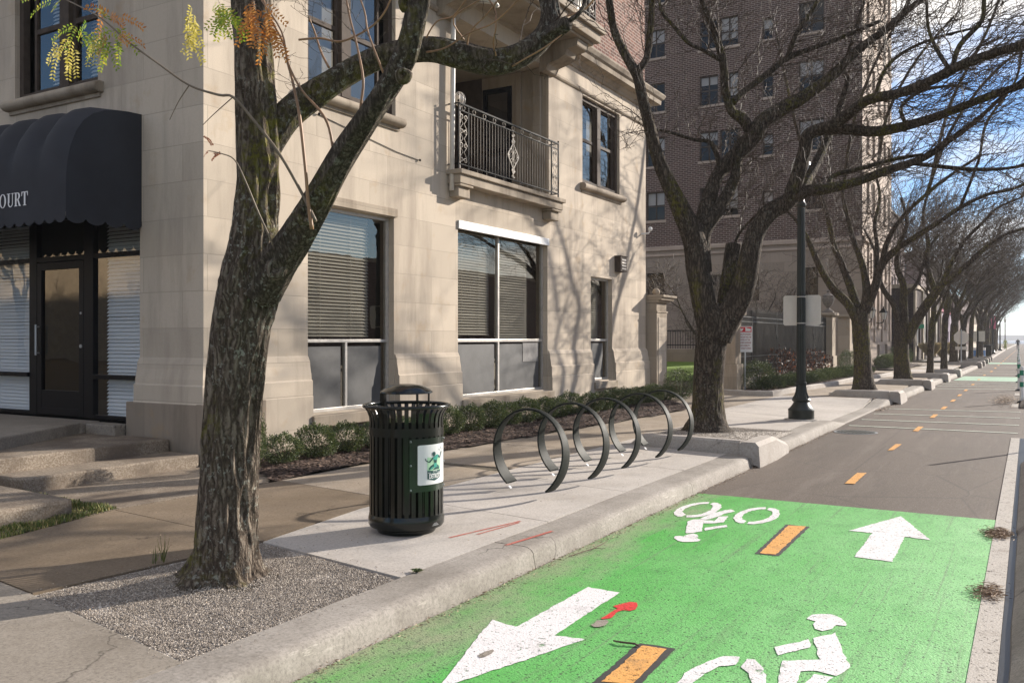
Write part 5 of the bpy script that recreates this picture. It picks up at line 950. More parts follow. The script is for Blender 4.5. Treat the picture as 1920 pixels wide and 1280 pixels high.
m=MB(); m.lathe([(r_*KB,z_) for r_,z_ in [(.29,.13),(.30,.2),(.30,.79),(.285,.79),(.28,.2),(.001,.2)]],bxc,byc,40,.15); m.build('liner','black_steel',T,smooth=True,autos=True)
m=MB(); m.lathe([(r_*KB,z_) for r_,z_ in [(.235,1.075),(.25,1.08),(.248,1.090),(.21,1.112),(.14,1.137),(.06,1.146),(.001,1.148)]],bxc,byc,48,.15)
m.build('lid','black_steel',T,smooth=True,autos=True)
for a,w_ in ((R(200),.03),(R(12),.009),(R(100),.012)):
    m=MB(); x,y=bxc+.19*math.cos(a),byc+.19*math.sin(a); m.box(x-w_*.7,x+w_*.7,y-w_*.5,y+w_*.5,.15+.8,.15+1.082); m.build('lid_support','black_steel',T)
def cyl(mb,pts,r,tess=True):
    r=r-.35+.35*KB
    # pts (deg, z) polygon on the drum
    def rec(a,b,c):
        e=max(((abs(a[0]-b[0]),a,b,c),(abs(b[0]-c[0]),b,c,a),(abs(c[0]-a[0]),c,a,b)),key=lambda q:q[0])
        if e[0]>2.0:
            p,q,s=e[1:]; m_=((p[0]+q[0])/2,(p[1]+q[1])/2); rec(p,m_,s); rec(m_,q,s)
        else: mb.add([(bxc+r*math.cos(R(v[0])),byc+r*math.sin(R(v[0])),v[1]) for v in (a,b,c)],[(0,1,2)])
    for t in tri(pts): rec(*[pts[i] for i in t])
def cylrect(mb,a0,a1,z0,z1,r,th=.004,n=16,cr=0):
    r=r-.35+.35*KB
    for i in range(n):
        b0,b1=a0+(a1-a0)*i/n,a0+(a1-a0)*(i+1)/n
        q=[(bxc+r*math.cos(R(b)),byc+r*math.sin(R(b))) for b in (b0,b1)]; p=[(bxc+(r-th)*math.cos(R(b)),byc+(r-th)*math.sin(R(b))) for b in (b0,b1)]
        e0=cr if i==0 else 0; e1=cr if i==n-1 else 0
        mb.quad((*q[0],z0+e0),(*q[1],z0+e1),(*q[1],z1-e1),(*q[0],z1-e0)); mb.quad((*q[0],z1-e0),(*q[1],z1-e1),(*p[1],z1-e1),(*p[0],z1-e0)); mb.quad((*q[0],z0+e0),(*p[0],z0+e0),(*p[1],z0+e1),(*q[1],z0+e1))
m=MB(); cylrect(m,-49,33,.492,.895,.3535); bp=m.build('back_panel','green_black',T,smooth=False)
m=MB(); cylrect(m,-36.5,22.5,.543,.845,.3575,n=18,cr=.006); es=m.build('emblem_sign','sign_white',T)
for k,mt,r in (('shield_light','emblem_green',.3585),('shield_dark','dark_teal',.3592),('legL','dark_teal',.3598),('legR','dark_teal',.3598),('legLh','teal',.3603),('legRh','teal',.3603),('armL','dark_teal',.3598),('armR','dark_teal',.3598),('torso','teal',.3603),('head','dark_teal',.3603),('waist','dark_teal',.3608),('skirt','teal',.3606),('white_line1','sign_white',.3598),('white_line2','sign_white',.3598)):
    m=MB(); cyl(m,EM[k],r); m.build('emblem',mt,es)
m=MB(); 
for k in ('ray1','ray2','ray3'): cyl(m,EM[k],.3598)
m.build('emblem','dark_teal',es)
for body,sz,zc,wid in (('DETROIT',.036,.607,24),('CITY OF',.014,.642,9)):
    vs,fs=textmesh(body,1,.03 if sz>.02 else .02); w_=max(v[0] for v in vs)-min(v[0] for v in vs); h_=max(v[1] for v in vs)
    m=MB(); m.add([(bxc+(.0104+.35*KB)*math.cos(R(-6+v[0]/w_*wid)),byc+(.0104+.35*KB)*math.sin(R(-6+v[0]/w_*wid)),zc-sz/2+v[1]/h_*sz) for v in vs],fs); m.build('lettering','sign_white',es)
m=MB()
for a in (-46.5,30):
    for z in (.51,.695,.875): m.ball((bxc+(.005+.35*KB)*math.cos(R(a)),byc+(.005+.35*KB)*math.sin(R(a)),z),.007,8,5)
m.build('rivet','galvanised',T)
m=MB()
for k in range(3): cylrect(m,-12+k*1.5,2-k*2,.226+k*.008,.229+k*.008,.362*KB+.35-.35*KB+.0015,.001,6)
m.build('maker_mark','galvanised',T)
# ------------------------------------------------------------------ bike hoops
def hoop(yc,first=True):
    c=(-4.165,yc); Rr=.425; zc=.15+.395; m=MB(); n=72; vs=[]
    a0=R(-90+42); a1=R(270-42)
    for i in range(n+1):
        t=i/n; a=a0+(a1-a0)*t; u=2*t-1; hw=.036+.062*abs(u)**1.4; yo=-.13*(1-2*t)*1.0
        for dr,s_ in ((.008,-1),(.013,-.5),(.014,0),(.013,.5),(.008,1),(-.008,1),(-.012,0),(-.008,-1)):
            vs.append((c[0]+(Rr+dr)*math.cos(a),c[1]+yo+s_*hw,zc+(Rr+dr)*math.sin(a)))
    k=8
    for i,v in enumerate(vs):
        if v[2]<.152: vs[i]=(v[0],v[1],.151)
    m.add(vs,[(i*k+j,i*k+(j+1)%k,(i+1)*k+(j+1)%k,(i+1)*k+j) for i in range(n) for j in range(k)]); 
    return m
labs=['nearest dark round bike hoop, standing closest to the litter bin','second dark round bike hoop from the litter bin','middle one of the five dark round bike hoops','fourth dark round bike hoop, one before the raised tree pit','farthest dark round bike hoop, beside the raised tree pit']
for i,y in enumerate((7.5,8.42,9.28,10.3,11.08)):
    T=thing('bike_hoop',labs[i],'bike rack',(-4.165,y,.15),'round bike hoops in a row on the pavement')
    if i==0: h0=hoop(y).build('hoop','hoop_steel',T,smooth=True,autos=True); s=MB(); s.box(-4.44,-4.405,y+.075,y+.079,.175,.21); 
    else: o=h0.copy(); COL.objects.link(o); o.parent=T
    if i==0: s=MB(); s.add([(-4.455,y+.05,.196),(-4.455,y+.085,.196),(-4.428,y+.085,.172),(-4.428,y+.05,.172)],[(0,1,2,3)]); s.v=[(a+.012,b,c+.006) for a,b,c in s.v]; s0=s.build('sticker','sign_white',T)
    else: o=s0.copy(); COL.objects.link(o); o.parent=T
# ------------------------------------------------------------------ street lamps
def lamp(x,y,label,zb=.15,full=True):
    T=thing('street_lamp',label,'street lamp',(x,y,zb),'fluted street lamps along the kerb'); fl=lambda i,z:(.05 if i%2 else -.05)
    m=MB(); m.lathe([(.30,0),(.30,.04),(.001,.04)],x,y,32,zb-.02); m.build('footing','new_concrete',T,smooth=True,autos=True)
    m=MB(); m.lathe([(.232,.02),(.232,.17),(.238,.18),(.232,.20),(.20,.225),(.165,.27),(.14,.315),(.135,.33),(.16,.35),(.168,.375),(.15,.40)],x,y,48,zb); m.lathe([(.15,.40),(.12,.45),(.098,.52),(.088,.60),(.085,.66)],x,y,48,zb,0,fl); m.lathe([(.085,.66),(.10,.67),(.10,.69),(.085,.70)],x,y,48,zb); m.build('base','lamp_green',T,smooth=True,autos=True)
    m=MB(); m.lathe([(.079,.69),(.076,1.5),(.072,2.6),(.066,3.94)],x,y,32,zb,0,fl); m.build('post','lamp_green',T)
    m=MB(); m.lathe([(.07,3.94),(.09,3.96),(.09,4),(.06,4.04),(.055,4.12),(.10,4.22),(.13,4.27),(.12,4.29)],x,y,32,zb); m.build('collar','lamp_green',T,smooth=True,autos=True)
    m=MB(); m.lathe([(.11,4.29),(.17,4.42),(.19,4.57),(.17,4.74),(.12,4.85),(.07,4.9)],x,y,24,zb); m.build('globe','lamp_glass',T,smooth=True)
    m=MB(); m.lathe([(.08,4.89),(.09,4.92),(.03,4.98),(.02,5.04),(.035,5.07),(.001,5.12)],x,y,20,zb); m.build('finial','lamp_green',T,smooth=True,autos=True)
    return T
L0=lamp(-3.66,16.95,'near dark fluted street lamp with a blank sign back strapped to its post')
for x,y,lb in ((-3.1,99,'first of the far street lamps, past the trees on the left kerb'),(-3.2,128,'second of the far street lamps down the left kerb'),(-3.4,165,'most distant street lamp before the bright water')):
    copy_tree(L0,loc=(x,y,.15),label=lb)
# sign back on the lamp
def rrect(mb,x0,x1,z0,z1,y,t,r=.04,n=5):
    pts=[]
    for cx_,cz,a0 in ((x1-r,z1-r,0),(x0+r,z1-r,90),(x0+r,z0+r,180),(x1-r,z0+r,270)):
        for i in range(n+1): a=R(a0+90*i/n); pts.append((cx_+r*math.cos(a),cz+r*math.sin(a)))
    k=len(pts); mb.add([(p[0],y,p[1]) for p in pts]+[(p[0],y+t,p[1]) for p in pts],[(i,(i+1)%k,k+(i+1)%k,k+i) for i in range(k)]+[tuple(range(k-1,-1,-1)),tuple(range(k,2*k))])
T=thing('traffic_sign','pale blank back of a wide rectangular sign strapped to the near street lamp','sign',(-3.66,17.05,1.9))
m=MB(); rrect(m,-4.01,-3.33,1.90,2.46,17.05,.005,.045); m.build('plate','sign_back',T)
m=MB(); m.box(-4.0,-3.34,17.056,17.06,2.17,2.19); m.build('stiffener','galvanised',T)
for z in (1.93,2.42):
    m=MB(); m.lathe([(.081,0),(.083,0),(.083,.018),(.081,.018)],-3.66,16.95,24,z); m.build('strap','aluminium',T)
# towing notice on its post
tx,ty=-7.35,24.55
tx,ty=-6.86,24.7
T=thing('notice_sign','white towing notice with red header on a grey post before the iron fence','sign',(tx,ty,.2))
m=MB(); m.tube([(tx,ty,.1),(tx,ty,1.9)],.022,8); m.build('post','galvanised',T)
m=MB(); m.box(tx-.21,tx+.21,ty-.032,ty-.026,1.28,2.0); pl_=m.build('plate','sign_white',T,bevel=.0)
m=MB(); m.box(tx-.19,tx+.19,ty-.035,ty-.0325,1.835,1.98); m.build('header','sign_red',pl_)
def fl_text(body,x,z,w_,h_,y,mat,par,bold=.02):
    vs,fs=textmesh(body,1,bold); xs=[v[0] for v in vs]; zs=[v[1] for v in vs]; k=w_/(max(xs)-min(xs)); q=h_/(max(zs)-min(zs)); c0=(max(xs)+min(xs))/2
    m=MB(); m.add([(x+(a-c0)*k,y,z+(b-min(zs))*q) for a,b in vs],fs); return m.build('lettering',mat,par)
for i,t in enumerate(('UNAUTHORIZED','VEHICLES WILL BE','TOWED AT THE','OWNERS EXPENSE','AND LIABILITY','DAY & NIGHT TOWING')):
    fl_text(t,tx,1.755-i*.078,.36 if i not in(2,4) else .30,.042,ty-.0335,'sign_text',pl_)
m=MB(); # tow truck shape and scribble in the header
m.poly([(tx-.17,ty-.0365,1.86),(tx-.08,ty-.0365,1.86),(tx-.05,ty-.0365,1.90),(tx-.03,ty-.0365,1.95),(tx-.08,ty-.0365,1.93),(tx-.12,ty-.0365,1.955),(tx-.17,ty-.0365,1.94)])
m.poly([(tx+.02,ty-.0365,1.86),(tx+.17,ty-.0365,1.86),(tx+.17,ty-.0365,1.93),(tx+.08,ty-.0365,1.945),(tx+.02,ty-.0365,1.975)])
m.build('symbol','sign_white',pl_)
# ------------------------------------------------------------------ iron fence between stone piers
def pier(x0,x1,y0,y1,h,label,urn=False,mat='limestone_weathered'):
    T=thing('stone_pier',label,'pier',((x0+x1)/2,(y0+y1)/2,.15)); m=MB()
    m.box(x0-.05,x1+.05,y0-.05,y1+.05,.1,.95); m.box(x0,x1,y0,y1,.95,h-.16); m.box(x0-.03,x1+.03,y0-.03,y1+.03,h-.16,h-.11); m.box(x0-.12,x1+.12,y0-.12,y1+.12,h-.11,h-.0); m.build('shaft',mat,T,bevel=.015)
    if urn:
        c=((x0+x1)/2,(y0+y1)/2); m=MB()
        m.box(c[0]-.2,c[0]+.2,c[1]-.2,c[1]+.2,h,h+.07)
        U=MB(); U.lathe([(.17,0),(.16,.04),(.08,.09),(.06,.14),(.10,.19),(.19,.30),(.235,.44),(.24,.54),(.20,.58),(.22,.60),(.22,.64),(.12,.70),(.06,.74),(.035,.78),(.07,.82),(.06,.86),(.02,.90),(.001,.92)],c[0],c[1],28,h+.07)
        k=thing('stone_urn','weathered dark stone urn with a pointed lid on top of the fence pier','urn',(c[0],c[1],h)); m.build('plinth','urn_stone',k,bevel=.01); U.build('bowl','urn_stone',k,smooth=True,autos=True)
    return T
pier(-7.32,-6.98,24.2,24.75,2.42,'pale limestone pier at the near end of the iron fence, right of the forked tree')
pier(-7.4,-6.95,37.9,38.6,2.72,'stone pier at the far end of the iron fence with an urn on top',True)
pier(-7.5,-7.0,42.3,43.2,2.75,'broad stone gate pier between the urn pier and the brick tower')
T=thing('iron_fence','tall black iron fence with spear tops and ring bands on a low stone base','fence',(-7.2,31,.15))
m=MB(); m.box(-7.36,-7.02,24.8,37.85,.1,.52); m.box(-7.42,-6.98,36.2,37.85,.1,.66); m.build('base_wall','limestone_weathered',T,bevel=.02)
m=MB()
for z0,z1 in ((.68,.71),(.86,.885),(1.12,1.145),(2.14,2.17),(2.28,2.31)): m.box(-7.215,-7.175,24.78,37.88,z0,z1)
m.build('rail','galvanised' if 0 else 'fence_iron',T)
m=MB(); y=24.86
while y<37.85:
    m.box(-7.206,-7.184,y-.011,y+.011,.62,2.44); m.add([(-7.207,y-.014,2.44),(-7.183,y-.014,2.44),(-7.183,y+.014,2.44),(-7.207,y+.014,2.44),(-7.195,y,2.60)],[(0,1,4),(1,2,4),(2,3,4),(3,0,4)])
    y+=.11
m.build('pickets','fence_iron',T)
for zc,r in ((2.225,.05),(.785,.05)):
    m=MB(); y=24.92
    while y<37.8: m.tube([(-7.195,y+r*math.cos(a*math.pi/4),zc+r*math.sin(a*math.pi/4)) for a in range(9)],.006,3,False); y+=.115
    m.build('ring_band','fence_iron',T)
for y in (26.6,29.6,32.6,35.4):
    m=MB(); m.box(-7.22,-7.17,y-.02,y+.02,.5,2.5); m.tube([(-7.17,y+.07*math.sin(z*6),1.15+z) for z in [i*.05 for i in range(20)]],.012,4); m.build('twisted_post','fence_iron',T)
# ------------------------------------------------------------------ brick tower
TX,TY=-7.0,45.5
B2=thing('brick_tower','tall dark brown brick apartment tower with pale limestone lower storeys and corner','building',(TX,TY,.15))
def tz(v): return 1.65+(635-v)/1665*(.5033*TX*-1+.864*TY)   # at the corner
Zb=6.5; H2=33
holes=[]; st2=[]
cols=[(-18.06,-16.96),(-15.1,-13.0),(-11.73,-11.2),(-9.95,-8.75)]
rows=[8.05+2.93*i for i in range(8)]
cols=[(-19.9,-18.75)]+[(-16.96-.0,-15.86)]
cols=[(-18.03,-16.97),(-15.05,-14.05),(-13.95,-12.98),(-11.75,-11.2),(-9.95,-8.72),(-21.5,-20.2),(-24.5,-23.2),(-27.5,-26.2)]
for r_ in rows:
    for a,b in cols:
        hh=(1.55 if b-a>.6 else 1.1); holes.append((a,b,r_,r_+hh,.2))
lowh=[(-18.0,-17.0,3.9,5.2,.2),(-14.6,-13.7,3.6,5.0,.2),(-12.6,-11.9,3.6,5.0,.2),(-10.0,-9.0,3.4,5.2,.2),(-12.8,-11.6,.9,2.9,.25)]
m=MB(); wall(m,'Y',TY,-40,TX-.0,Zb,H2,holes,inn=1); m.build('wall','tower_brick',B2)
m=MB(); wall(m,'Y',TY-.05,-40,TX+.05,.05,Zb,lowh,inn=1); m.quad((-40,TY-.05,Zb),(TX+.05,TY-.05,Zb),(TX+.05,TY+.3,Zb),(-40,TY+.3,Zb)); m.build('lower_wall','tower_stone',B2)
m=MB(); m.box(-40,TX+.16,TY-.16,TY-.045,Zb-.12,Zb+.12); m.box(-40,TX+.12,TY-.12,TY-.048,Zb-.42,Zb-.3); m.build('band_course','tower_front_stone',B2,bevel=.02)
for i,h in enumerate(holes+lowh):
    a0,a1,z0,z1=h[:4]
    if h[0]<-22 and i%2: continue
    f=MB(); c=TY+.0; frame_bars(f,'Y',c,.10,.16,a0,a1,z0,z1,.06,[((a0+a1)/2,)] if a1-a0>.9 else [],[(z0+z1)/2],1); o=f.build('window','bronze_frame',B2)
    g=MB(); g.quad((a0,c+.13,z0),(a1,c+.13,z0),(a1,c+.13,z1),(a0,c+.13,z1)); g.build('pane','tower_glass',o)
    s=MB(); s.box(a0-.08,a1+.08,c-.06,c+.05,z0-.12,z0); s.build('sill','tower_front_stone',o)
    if i%3!=1 and h not in lowh:
        s=MB(); k=[.45,.3,.75,.55][i%4]; s.quad((a0,c+.19,z1-(z1-z0)*k),(a1,c+.19,z1-(z1-z0)*k),(a1,c+.19,z1),(a0,c+.19,z1)); s.build('blind','curtain',o)
m=MB(); m.box(-40,TX-.45,TY+.45,TY+10.5,.1,H2-.2); m.build('interior','room_dark',B2)
# street front of the tower
TY2=55.9
fh=[]
for r_ in rows:
    for a in (46.7,48.6,50.6,52.6,54.4): fh.append((a,a+.95,r_,r_+1.6,.2))
for a in (47.6,50.2,53.0): fh.append((a,a+.9,2.3,4.2,.25)); fh.append((a+.1,a+.9,4.9,6.0,.2))
fh+=[(50.3,51.2,.15,1.35,.3),(53.2,54.1,.15,1.35,.3)]
m=MB(); wall(m,'X',TX+.05,TY-.05,TY2,.05,H2,fh); m.quad((TX+.05,TY2,0),(-40,TY2,0),(-40,TY2,H2),(TX+.05,TY2,H2)); m.quad((-40,TY,H2),(TX,TY,H2),(TX,TY2,H2),(-40,TY2,H2)); m.build('street_wall','tower_front_stone',B2)
m=MB(); m.box(TX+.04,TX+.2,TY-.16,TY2,Zb-.12,Zb+.12); m.build('band_course','tower_front_stone',B2,bevel=.015)
for a in (47.2,49.2,51.9,54.9): m=MB(); m.box(TX+.04,TX+.13,a-.18,a+.18,1.5,Zb-.13); m.build('pilaster','tower_front_stone',B2,bevel=.015)
for i,h in enumerate(fh):
    a0,a1,z0,z1=h[:4]; f=MB(); frame_bars(f,'X',TX,.10,.16,a0,a1,z0,z1,.06,[],[(z0+z1)/2]); o=f.build('window','bronze_frame',B2)
    g=MB(); g.quad((TX-.13,a0,z0),(TX-.13,a1,z0),(TX-.13,a1,z1),(TX-.13,a0,z1)); g.build('pane','dark_glass',o)
    if z0>1: s=MB(); s.box(TX+.02,TX+.15,a0-.08,a1+.08,z0-.14,z0); s.build('sill','tower_front_stone',o)
T=MB(); q=thing('wall_lantern','black wall lantern on a curled bracket on the pale street front of the tower','lantern',(TX+.05,50.0,2.6))
T.tube([(TX+.05,50,2.5),(TX+.2,50,2.45),(TX+.38,50,2.52),(TX+.4,50,2.66)],.025,6); T.build('bracket','black_iron',q)
m=MB(); m.lathe([(.10,0),(.19,.36)],TX+.4,50,6,2.66); m.build('glass','lamp_glass',q); m=MB(); m.lathe([(.22,0),(.2,.05),(.1,.18),(.03,.24),(.03,.3),(.001,.34)],TX+.4,50,6,3.02)
for k in range(6): a=k*math.pi/3; m.tube([(TX+.4+.10*math.cos(a),50+.10*math.sin(a),2.66),(TX+.4+.19*math.cos(a),50+.19*math.sin(a),3.02)],.012,4)
m.build('cap','black_iron',q)
q2=copy_tree(q,loc=(-7.05,46.6,2.6),label='black wall lantern half hidden behind the urn, near the tower corner'); 
# tower entrance steps, rail and planter in the courtyard
E=thing('courtyard_steps','grey stone entrance steps with a low curved parapet below the tower wall','steps',(-15.5,38,.3))
m=MB()
for i in range(6): m.box(-20,-15.4,35+i*.4,40,.2+i*.17,.38+i*.17)
m.box(-15.4,-15.0,35.2,40,.3,1.5); m.build('treads','tower_stone',E,bevel=.02)
m=MB()
for x in (-17.9,): 
    m.tube([(x,34.8,1.25),(x,37.3,2.2),(x,40,2.2)],.03,6); m.tube([(x,34.8,.35),(x,34.8,1.25)],.025,6)
    for k in range(14): y=34.9+k*.17; m.tube([(x,y,.35+(y-34.8)*.4),(x,y,1.25+(y-34.8)*.38)],.012,4)
m.build('handrail','black_iron',E)
E=thing('iron_railing','short black iron railing on the terrace beside the tower steps','railing',(-14,39,1.3))
m=MB(); m.box(-15,-12.2,38.98,39.02,2.0,2.05); m.box(-15,-12.2,38.98,39.02,1.35,1.39); x=-15
while x<-12.2: m.box(x-.01,x+.01,38.99,39.01,1.1,2.02); x+=.12
m.build('bars','black_iron',E)
m=MB(); m.box(-15,-11,38,40.5,.3,1.2); tag(m.build('terrace_wall','tower_stone',bevel=.02),'low pale stone terrace wall at the foot of the brick tower','wall')
P_=thing('planter','pale tapered stone planter on the courtyard lawn by the steps','planter',(-13.6,34.5,.4)); m=MB(); m.lathe([(.22,0),(.25,.05),(.32,.4),(.36,.42),(.36,.48),(.30,.48),(.28,.40)],-13.6,34.5,20,.45); m.build('pot','tower_stone',P_,smooth=True,autos=True); m=MB(); m.lathe([(.29,.4),(.001,.42)],-13.6,34.5,20,.45); m.build('soil','soil',P_)
# slim grey pole with box by the gate pier
T=thing('marker_post','thin pale post with a small grey box beside the third street tree','post',(-6.2,38.6,.2)); m=MB(); m.tube([(-6.2,38.6,.1),(-6.2,38.6,1.45)],.018,6); m.build('pole','galvanised',T); m=MB(); m.box(-6.3,-6.1,38.55,38.65,1.45,2.1); m.build('box','sign_back',T,bevel=.01)
# ------------------------------------------------------------------ further buildings down the street
def block(name,label,x0,x1,y0,y1,h,mat,wmat='bronze_frame',trim='limestone_weathered',nx=4,nf=1,wz=(.9,2.6),ww=1.6,gl='cool_glass',fl=3.2,sidewin=True,pil=False,z0=.1,cap=.25):
    T=thing(name,label,'building',(x1,y0,.15)); H=[];Hy=[]
    n=max(1,int((y1-y0)/(ww*1.7))); p=(y1-y0)/n
    for f_ in range(nf):
        for i in range(n): c=y0+p*(i+.5); H.append((c-ww/2,c+ww/2,wz[0]+f_*fl,wz[1]+f_*fl,.18))
    k=max(1,int((x1-x0)/(ww*2.2))); q=(x1-x0)/k
    if sidewin:
        for f_ in range(nf):
            for i in range(k): c=x0+q*(i+.5); Hy.append((c-ww/2,c+ww/2,wz[0]+f_*fl,wz[1]+f_*fl,.18))
    m=MB(); wall(m,'X',x1,y0,y1,z0,h,H); wall(m,'Y',y0,x0,x1,z0,h,Hy,inn=1); m.quad((x0,y1,z0),(x1,y1,z0),(x1,y1,h),(x0,y1,h)); m.quad((x0,y0,h),(x1,y0,h),(x1,y1,h),(x0,y1,h)); m.quad((x0,y0,z0),(x0,y1,z0),(x0,y1,h),(x0,y0,h)); m.build('wall',mat,T)
    m=MB(); m.box(x0+.3,x1-.3,y0+.3,y1-.3,z0,h-.1); m.build('interior','room_dark',T)
    m=MB(); m.box(x0-cap*.5,x1+cap*.5,y0-cap*.5,y1+cap*.5,h-.02,h+cap); m.build('cornice',trim,T)
    if pil:
        for i in range(n+1): c=y0+p*i; m=MB(); m.box(x1-.01,x1+.12,c-.25,c+.25,z0,h-.03); m.build('pilaster',trim,T)
    for h_ in H:
        f=MB(); frame_bars(f,'X',x1,.08,.13,*h_[:4],.07,[((h_[0]+h_[1])/2,)],[]); o=f.build('window',wmat,T); g=MB(); g.quad((x1-.11,h_[0],h_[2]),(x1-.11,h_[1],h_[2]),(x1-.11,h_[1],h_[3]),(x1-.11,h_[0],h_[3])); g.build('pane',gl,o)
    for h_ in Hy:
        f=MB(); frame_bars(f,'Y',y0,.08,.13,*h_[:4],.07,[((h_[0]+h_[1])/2,)],[],1); o=f.build('window',wmat,T); g=MB(); g.quad((h_[0],y0+.11,h_[2]),(h_[1],y0+.11,h_[2]),(h_[1],y0+.11,h_[3]),(h_[0],y0+.11,h_[3])); g.build('pane',gl,o)
    return T
block('shop_building','low dark brown brick shop beyond the side street, with pale pilasters between its windows',-19,-6.9,67.2,88,5.2,'dark_brick','bronze_frame','tan_wall',nf=1,wz=(1.1,3.9),ww=2.6,gl='pale_sheet',sidewin=False,pil=True)
block('shop_building','low mauve rendered shop behind the farther street trees',-16,-7.2,92,108,4.2,'mauve',trim='banner',wz=(.8,2.4),ww=1.4)
block('shop_building','long far brick row fading into haze past the mauve shop',-16,-7.4,112,150,6.5,'far_brick',nf=2,wz=(.9,2.4),ww=1.5,fl=3)
block('shop_building','most distant pale row of shops on the left before the water',-16,-7.8,155,230,7.5,'tan_wall',nf=2,wz=(.9,2.5),ww=2)
block('apartment_block','mid-rise grey brown brick block rising behind the street trees left of the sky',-42,-14,104,125,16.5,'far_brick',nf=5,wz=(1.0,2.6),ww=1.5,fl=3.2)
block('apartment_block','lower stepped brick block behind the trees, right of the mid-rise block',-30,-13,135,170,13.5,'far_brick',nf=4,wz=(1.0,2.6),ww=2,fl=3.2)
# opposite side of the street (seen only mirrored in the glass and from a step aside)
block('hall_building','long low brick building across the road, mirrored in the shop windows',27,40,18,120,7.6,'far_brick',nf=1,wz=(1.2,3.6),ww=2.4)
block('hall_building','large tan building behind the viewer, mirrored in the storefront glass',-120,-30,-36,-24,15,'tan_wall',nf=3,wz=(1.2,2.8),ww=1.6)
# ------------------------------------------------------------------ right-hand kerb barriers and delineators
prof=[(-.10,0),(-.092,.03),(.03,.125),(.07,.15),(.20,.15),(.24,.13),(.28,0)]
for i,(y0,y1,dx,lb) in enumerate(((-2.0,4.35,-.0,'nearest low precast concrete lane barrier at the right edge of the cycle lane'),(4.37,8.6,.01,'middle low concrete lane barrier beside the green paint'),(8.62,13.4,.0,'concrete lane barrier ending before the pale crossing stripes'),(24.4,28.6,-.10,'low concrete lane barrier beyond the stripes, with dry leaves against it'),(43.5,50,-.25,'far low concrete barrier past the mint crossing band'))):
    T=thing('lane_barrier',lb,'barrier',(dx,y0,0),'concrete barriers edging the cycle lane'); m=MB(); n=len(prof)
    ys_=[y0,y0+.05]+[y0+.05+(y1-y0-.1)*k/6 for k in range(1,7)]+[y1]; 
    for j,y in enumerate(ys_):
        k=.82 if j in(0,len(ys_)-1) else 1
        m.v+=[(dx+.07+(x-.07)*k+.004*math.sin(y*4),y,z*k) for x,z in prof]
    N=len(ys_); m.f=[(j*n+i_,j*n+i_+1,(j+1)*n+i_+1,(j+1)*n+i_) for j in range(N-1) for i_ in range(n-1)]+[tuple(range(n)),tuple((N-1)*n+i_ for i_ in range(n-1,-1,-1))]; m.mi=[0]*len(m.f)
    m.build('block','old_concrete',T)
def delin(x,y,label,h=.93):
    T=thing('delineator_post',label,'bollard',(x,y,0),'white and green delineator posts'); m=MB(); m.lathe([(.11,0),(.11,.03),(.05,.06)],x,y,16); m.build('base','rubber',T)
    m=MB(); m.lathe([(.045,.03),(.045,h),(.03,h+.01),(.001,h+.01)],x,y,16); m.build('post','delineator_white',T,smooth=True,autos=True)
    for z in (h-.22,h-.52): m=MB(); m.lathe([(.047,0),(.047,.13),(.044,.13),(.044,0)],x,y,16,z); m.build('band','delineator_green',T)
    return T
d0=delin(-.17,26.4,'nearest white delineator post with green bands')
for x,y,lb in ((-.28,32.5,'second white delineator post with green bands'),(-.34,38.5,'third white delineator post with green bands'),(-.42,45,'fourth white delineator post with green bands'),(-.5,54,'fifth white delineator post with green bands'),(-.58,64,'sixth white delineator post with green bands'),(-.72,80,'seventh white delineator post with green bands'),(-.9,100,'farthest white delineator post with green bands')):
    copy_tree(d0,loc=(x,y,0),label=lb)
# post outside the frame on the right whose thin shadow crosses the road
T=thing('sign_post','thin metal post standing on the right of the barrier beside the lane','post',(.30,15.6,0)); m=MB(); m.tube([(.30,15.6,0),(.30,15.6,1.15)],.03,8); m.build('pole','galvanised',T)
# ------------------------------------------------------------------ far signs, bin, people
def osign(x,y,z,r,mb):
    pts=[(x+r*math.cos(R(22.5+45*i)),z+r*math.sin(R(22.5+45*i))) for i in range(8)]
    mb.add([(a,y,b) for a,b in pts]+[(a,y+.01,b) for a,b in pts],[(i,(i+1)%8,8+(i+1)%8,8+i) for i in range(8)]+[tuple(range(7,-1,-1)),tuple(range(8,16))])
T=thing('stop_sign','grey back of an octagonal stop sign on a steel post at the side street','sign',(-3.38,57,.15)); m=MB(); osign(-3.38,57.05,1.72,.41,m); m.build('plate','sign_back',T)
m=MB(); m.tube([(-3.38,57,.1),(-3.38,57,2.2)],.035,8); m.build('post','galvanised',T); m=MB(); m.box(-3.68,-3.08,57.04,57.05,1.02,1.2); m.build('lower_plate','sign_back',T)
T=thing('traffic_sign','small pale sign back on a dark post beyond the stop sign','sign',(-3.2,72,.15)); m=MB(); m.box(-3.6,-2.75,72.03,72.04,1.45,2.2); m.build('plate','sign_back',T); m=MB(); m.tube([(-3.2,72,.1),(-3.2,72,2.2)],.05,8); m.build('post','black_iron',T)
T=thing('street_name_sign','green street name sign beside the tower corner at the side street','sign',(-6.35,58.5,.15)); m=MB(); m.tube([(-6.35,58.5,.1),(-6.35,58.5,3.0)],.03,6); m.build('post','galvanised',T); m=MB(); rrect(m,-6.3,-5.45,2.28,2.52,58.47,.008,.04); m.build('plate','street_green',T)
T=thing('paper_box','small blue and white newspaper box on the far pavement under the trees','box',(-3.6,79,.15)); m=MB(); m.box(-4.0,-3.0,78.8,79.3,.15,.75); m.build('body','blue_plastic',T,bevel=.03); m=MB(); m.box(-4.02,-2.98,78.78,79.32,.75,.95); m.build('top','sign_white',T,bevel=.02)
T=thing('litter_bin','dark far litter bin next to the newspaper box','litter bin',(-2.95,84,.15)); m=MB(); m.lathe([(.25,0),(.3,.1),(.32,.9),(.36,1.0),(.3,1.02)],-3.0,84,16,.15); m.build('body','black_steel',T,smooth=True,autos=True)
